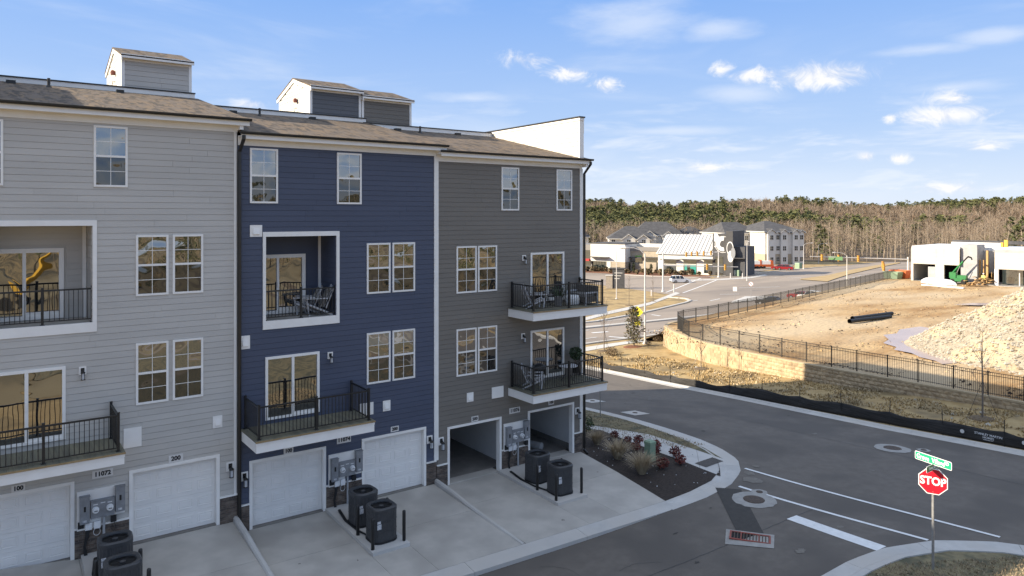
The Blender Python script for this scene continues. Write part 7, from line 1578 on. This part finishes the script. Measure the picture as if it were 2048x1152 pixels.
def put(proto, name, label, cat, loc, rz, group=None, s=1.):
    t = empty(name, loc, label, cat, group, rz); t.scale = (s, s, s)
    for n, me in proto: link(n, me, t)
    return t
lz = -.42+6.86
put(CH, 'garden_chair', 'grey slatted garden chair in front corner of the blue loggia', 'chair', (9.55, .50, lz), -1.75, 'garden chairs'); put(CH, 'garden_chair', 'grey slatted garden chair behind another in the blue loggia', 'chair', (9.35, 1.0, lz), -1.95, 'garden chairs')
z1, z2 = 6.14, 2.83
put(CH, 'garden_chair', 'grey slatted garden chair on the upper balcony of the dark townhouse', 'chair', (18.45, -.75, z1), 1.2, 'garden chairs', .95); put(CH, 'garden_chair', 'grey slatted garden chair on the lower balcony of the dark townhouse', 'chair', (18.35, -.8, z2), 1.0, 'garden chairs', .95)
def table_proto(r, h, top='chairgrey'):
    a = MB(); a.lathe([(r, h-.03), (r, h)], (0, 0, 0), 20); P = [('table_top', a.mesh(MT[top], name='table_top'))]
    for k in range(3): m = MB(); q = k*2.094; m.path([(r*.2*math.cos(q), r*.2*math.sin(q), h-.03), (r*.25*math.cos(q), r*.25*math.sin(q), h*.5), (r*.8*math.cos(q), r*.8*math.sin(q), 0)], .016, 5); P.append(('leg', m.mesh(MT['black'], name='leg')))
    return P
TP = table_proto(.42, .72); put(TP, 'bistro_table', 'round bistro table on the lower balcony', 'table', (20.2, -.85, z2), 0); put(table_proto(.26, .5, 'cushion'), 'side_table', 'small round side table on the upper balcony', 'table', (19.3, -.55, z1), 0)
def topiary(x, y, z, s, label):
    t = empty('potted_plant', (x, y, z), label, 'plant'); m = MB(); m.lathe([(.14, 0), (.19, .34), (.2, .36), (.17, .36)], (x, y, z), 14); m.obj('pot', MT['black'], t); MB().path([(x, y, z+.3), (x, y, z+.62)], .02, 5).obj('stem', MT['stem'], t)
    o = link('foliage', leafball('foliage', [MT['topiary'], MT['leafgreen']], 520, s, s, .055, int(x*10), 0, .45, 1.), t, (x, y, z+.55))
topiary(20.95, -.50, z2+.25, .30, 'round clipped ball plant on the lower balcony'); 
t = empty('potted_plant', (19.75, -.75, z1), 'spiky potted palm on the upper balcony', 'plant'); m = MB(); m.lathe([(.15, 0), (.2, .4), (.18, .4)], (19.75, -.75, z1), 14); m.obj('pot', MT['cushion'], t); o = link('fronds', grass_mesh('fronds', [MT['topiary'], MT['leafgreen']], 70, .55, .8, 8), t, (19.75, -.75, z1+.35)); o.scale = (1.2, 1.2, 1)
c = (20.35, -.95, z1); t = empty('pouf', c, 'white ribbed pouf on the upper balcony', 'pouf'); m = MB(); n = 36
m.loops([[(c[0]+r_*(1+.03*(k % 2))*math.cos(6.2832*k/n), c[1]+r_*(1+.03*(k % 2))*math.sin(6.2832*k/n), c[2]+z_) for k in range(n)] for r_, z_ in ((.26, 0), (.31, .08), (.32, .3), (.29, .42), (.05, .44))]); m.obj('seat', MT['whitepaint'], t, smooth=True)
t = empty('outdoor_sofa', (21.05, -.8, z1), 'dark wicker outdoor sofa on the upper balcony', 'sofa'); x, y, z = 21.05, -.8, z1
m = MB(); m.box(x-.35, x+.35, y-.6, y+.6, z+.12, z+.36).box(x+.25, x+.38, y-.6, y+.6, z+.361, z+.80); m.obj('frame', MT['wicker'], t); m = MB(); m.box(x-.33, x+.24, y-.55, y+.55, z+.362, z+.48); m.obj('seat_cushion', MT['cushion'], t); m = MB()
for sy in (-.62, .6):
    m.box(x-.35, x+.37, y+sy, y+sy+.02+.05, z+.5, z+.56); m.box(x-.35, x-.30, y+sy, y+sy+.05, z, z+.5); m.box(x+.32, x+.37, y+sy, y+sy+.05, z, z+.5)
m.obj('arm_frame', MT['chairgrey'], t)
t = empty('kettle_grill', (18.95, -.45, z2), 'black kettle grill beside the lower balcony door', 'grill'); x, y, z = 18.95, -.45, z2; m = MB(); m.lathe([(.10, .42), (.26, .55), (.29, .66), (.26, .80), (.1, .88), (.02, .89)], (x, y, z), 18); m.obj('bowl', MT['black'], t, smooth=True); m = MB()
for k in range(3): q = k*2.094; m.path([(x+.2*math.cos(q), y+.2*math.sin(q), z+.5), (x+.28*math.cos(q), y+.28*math.sin(q), z)], .014, 5)
m.obj('legs', MT['steel'], t)
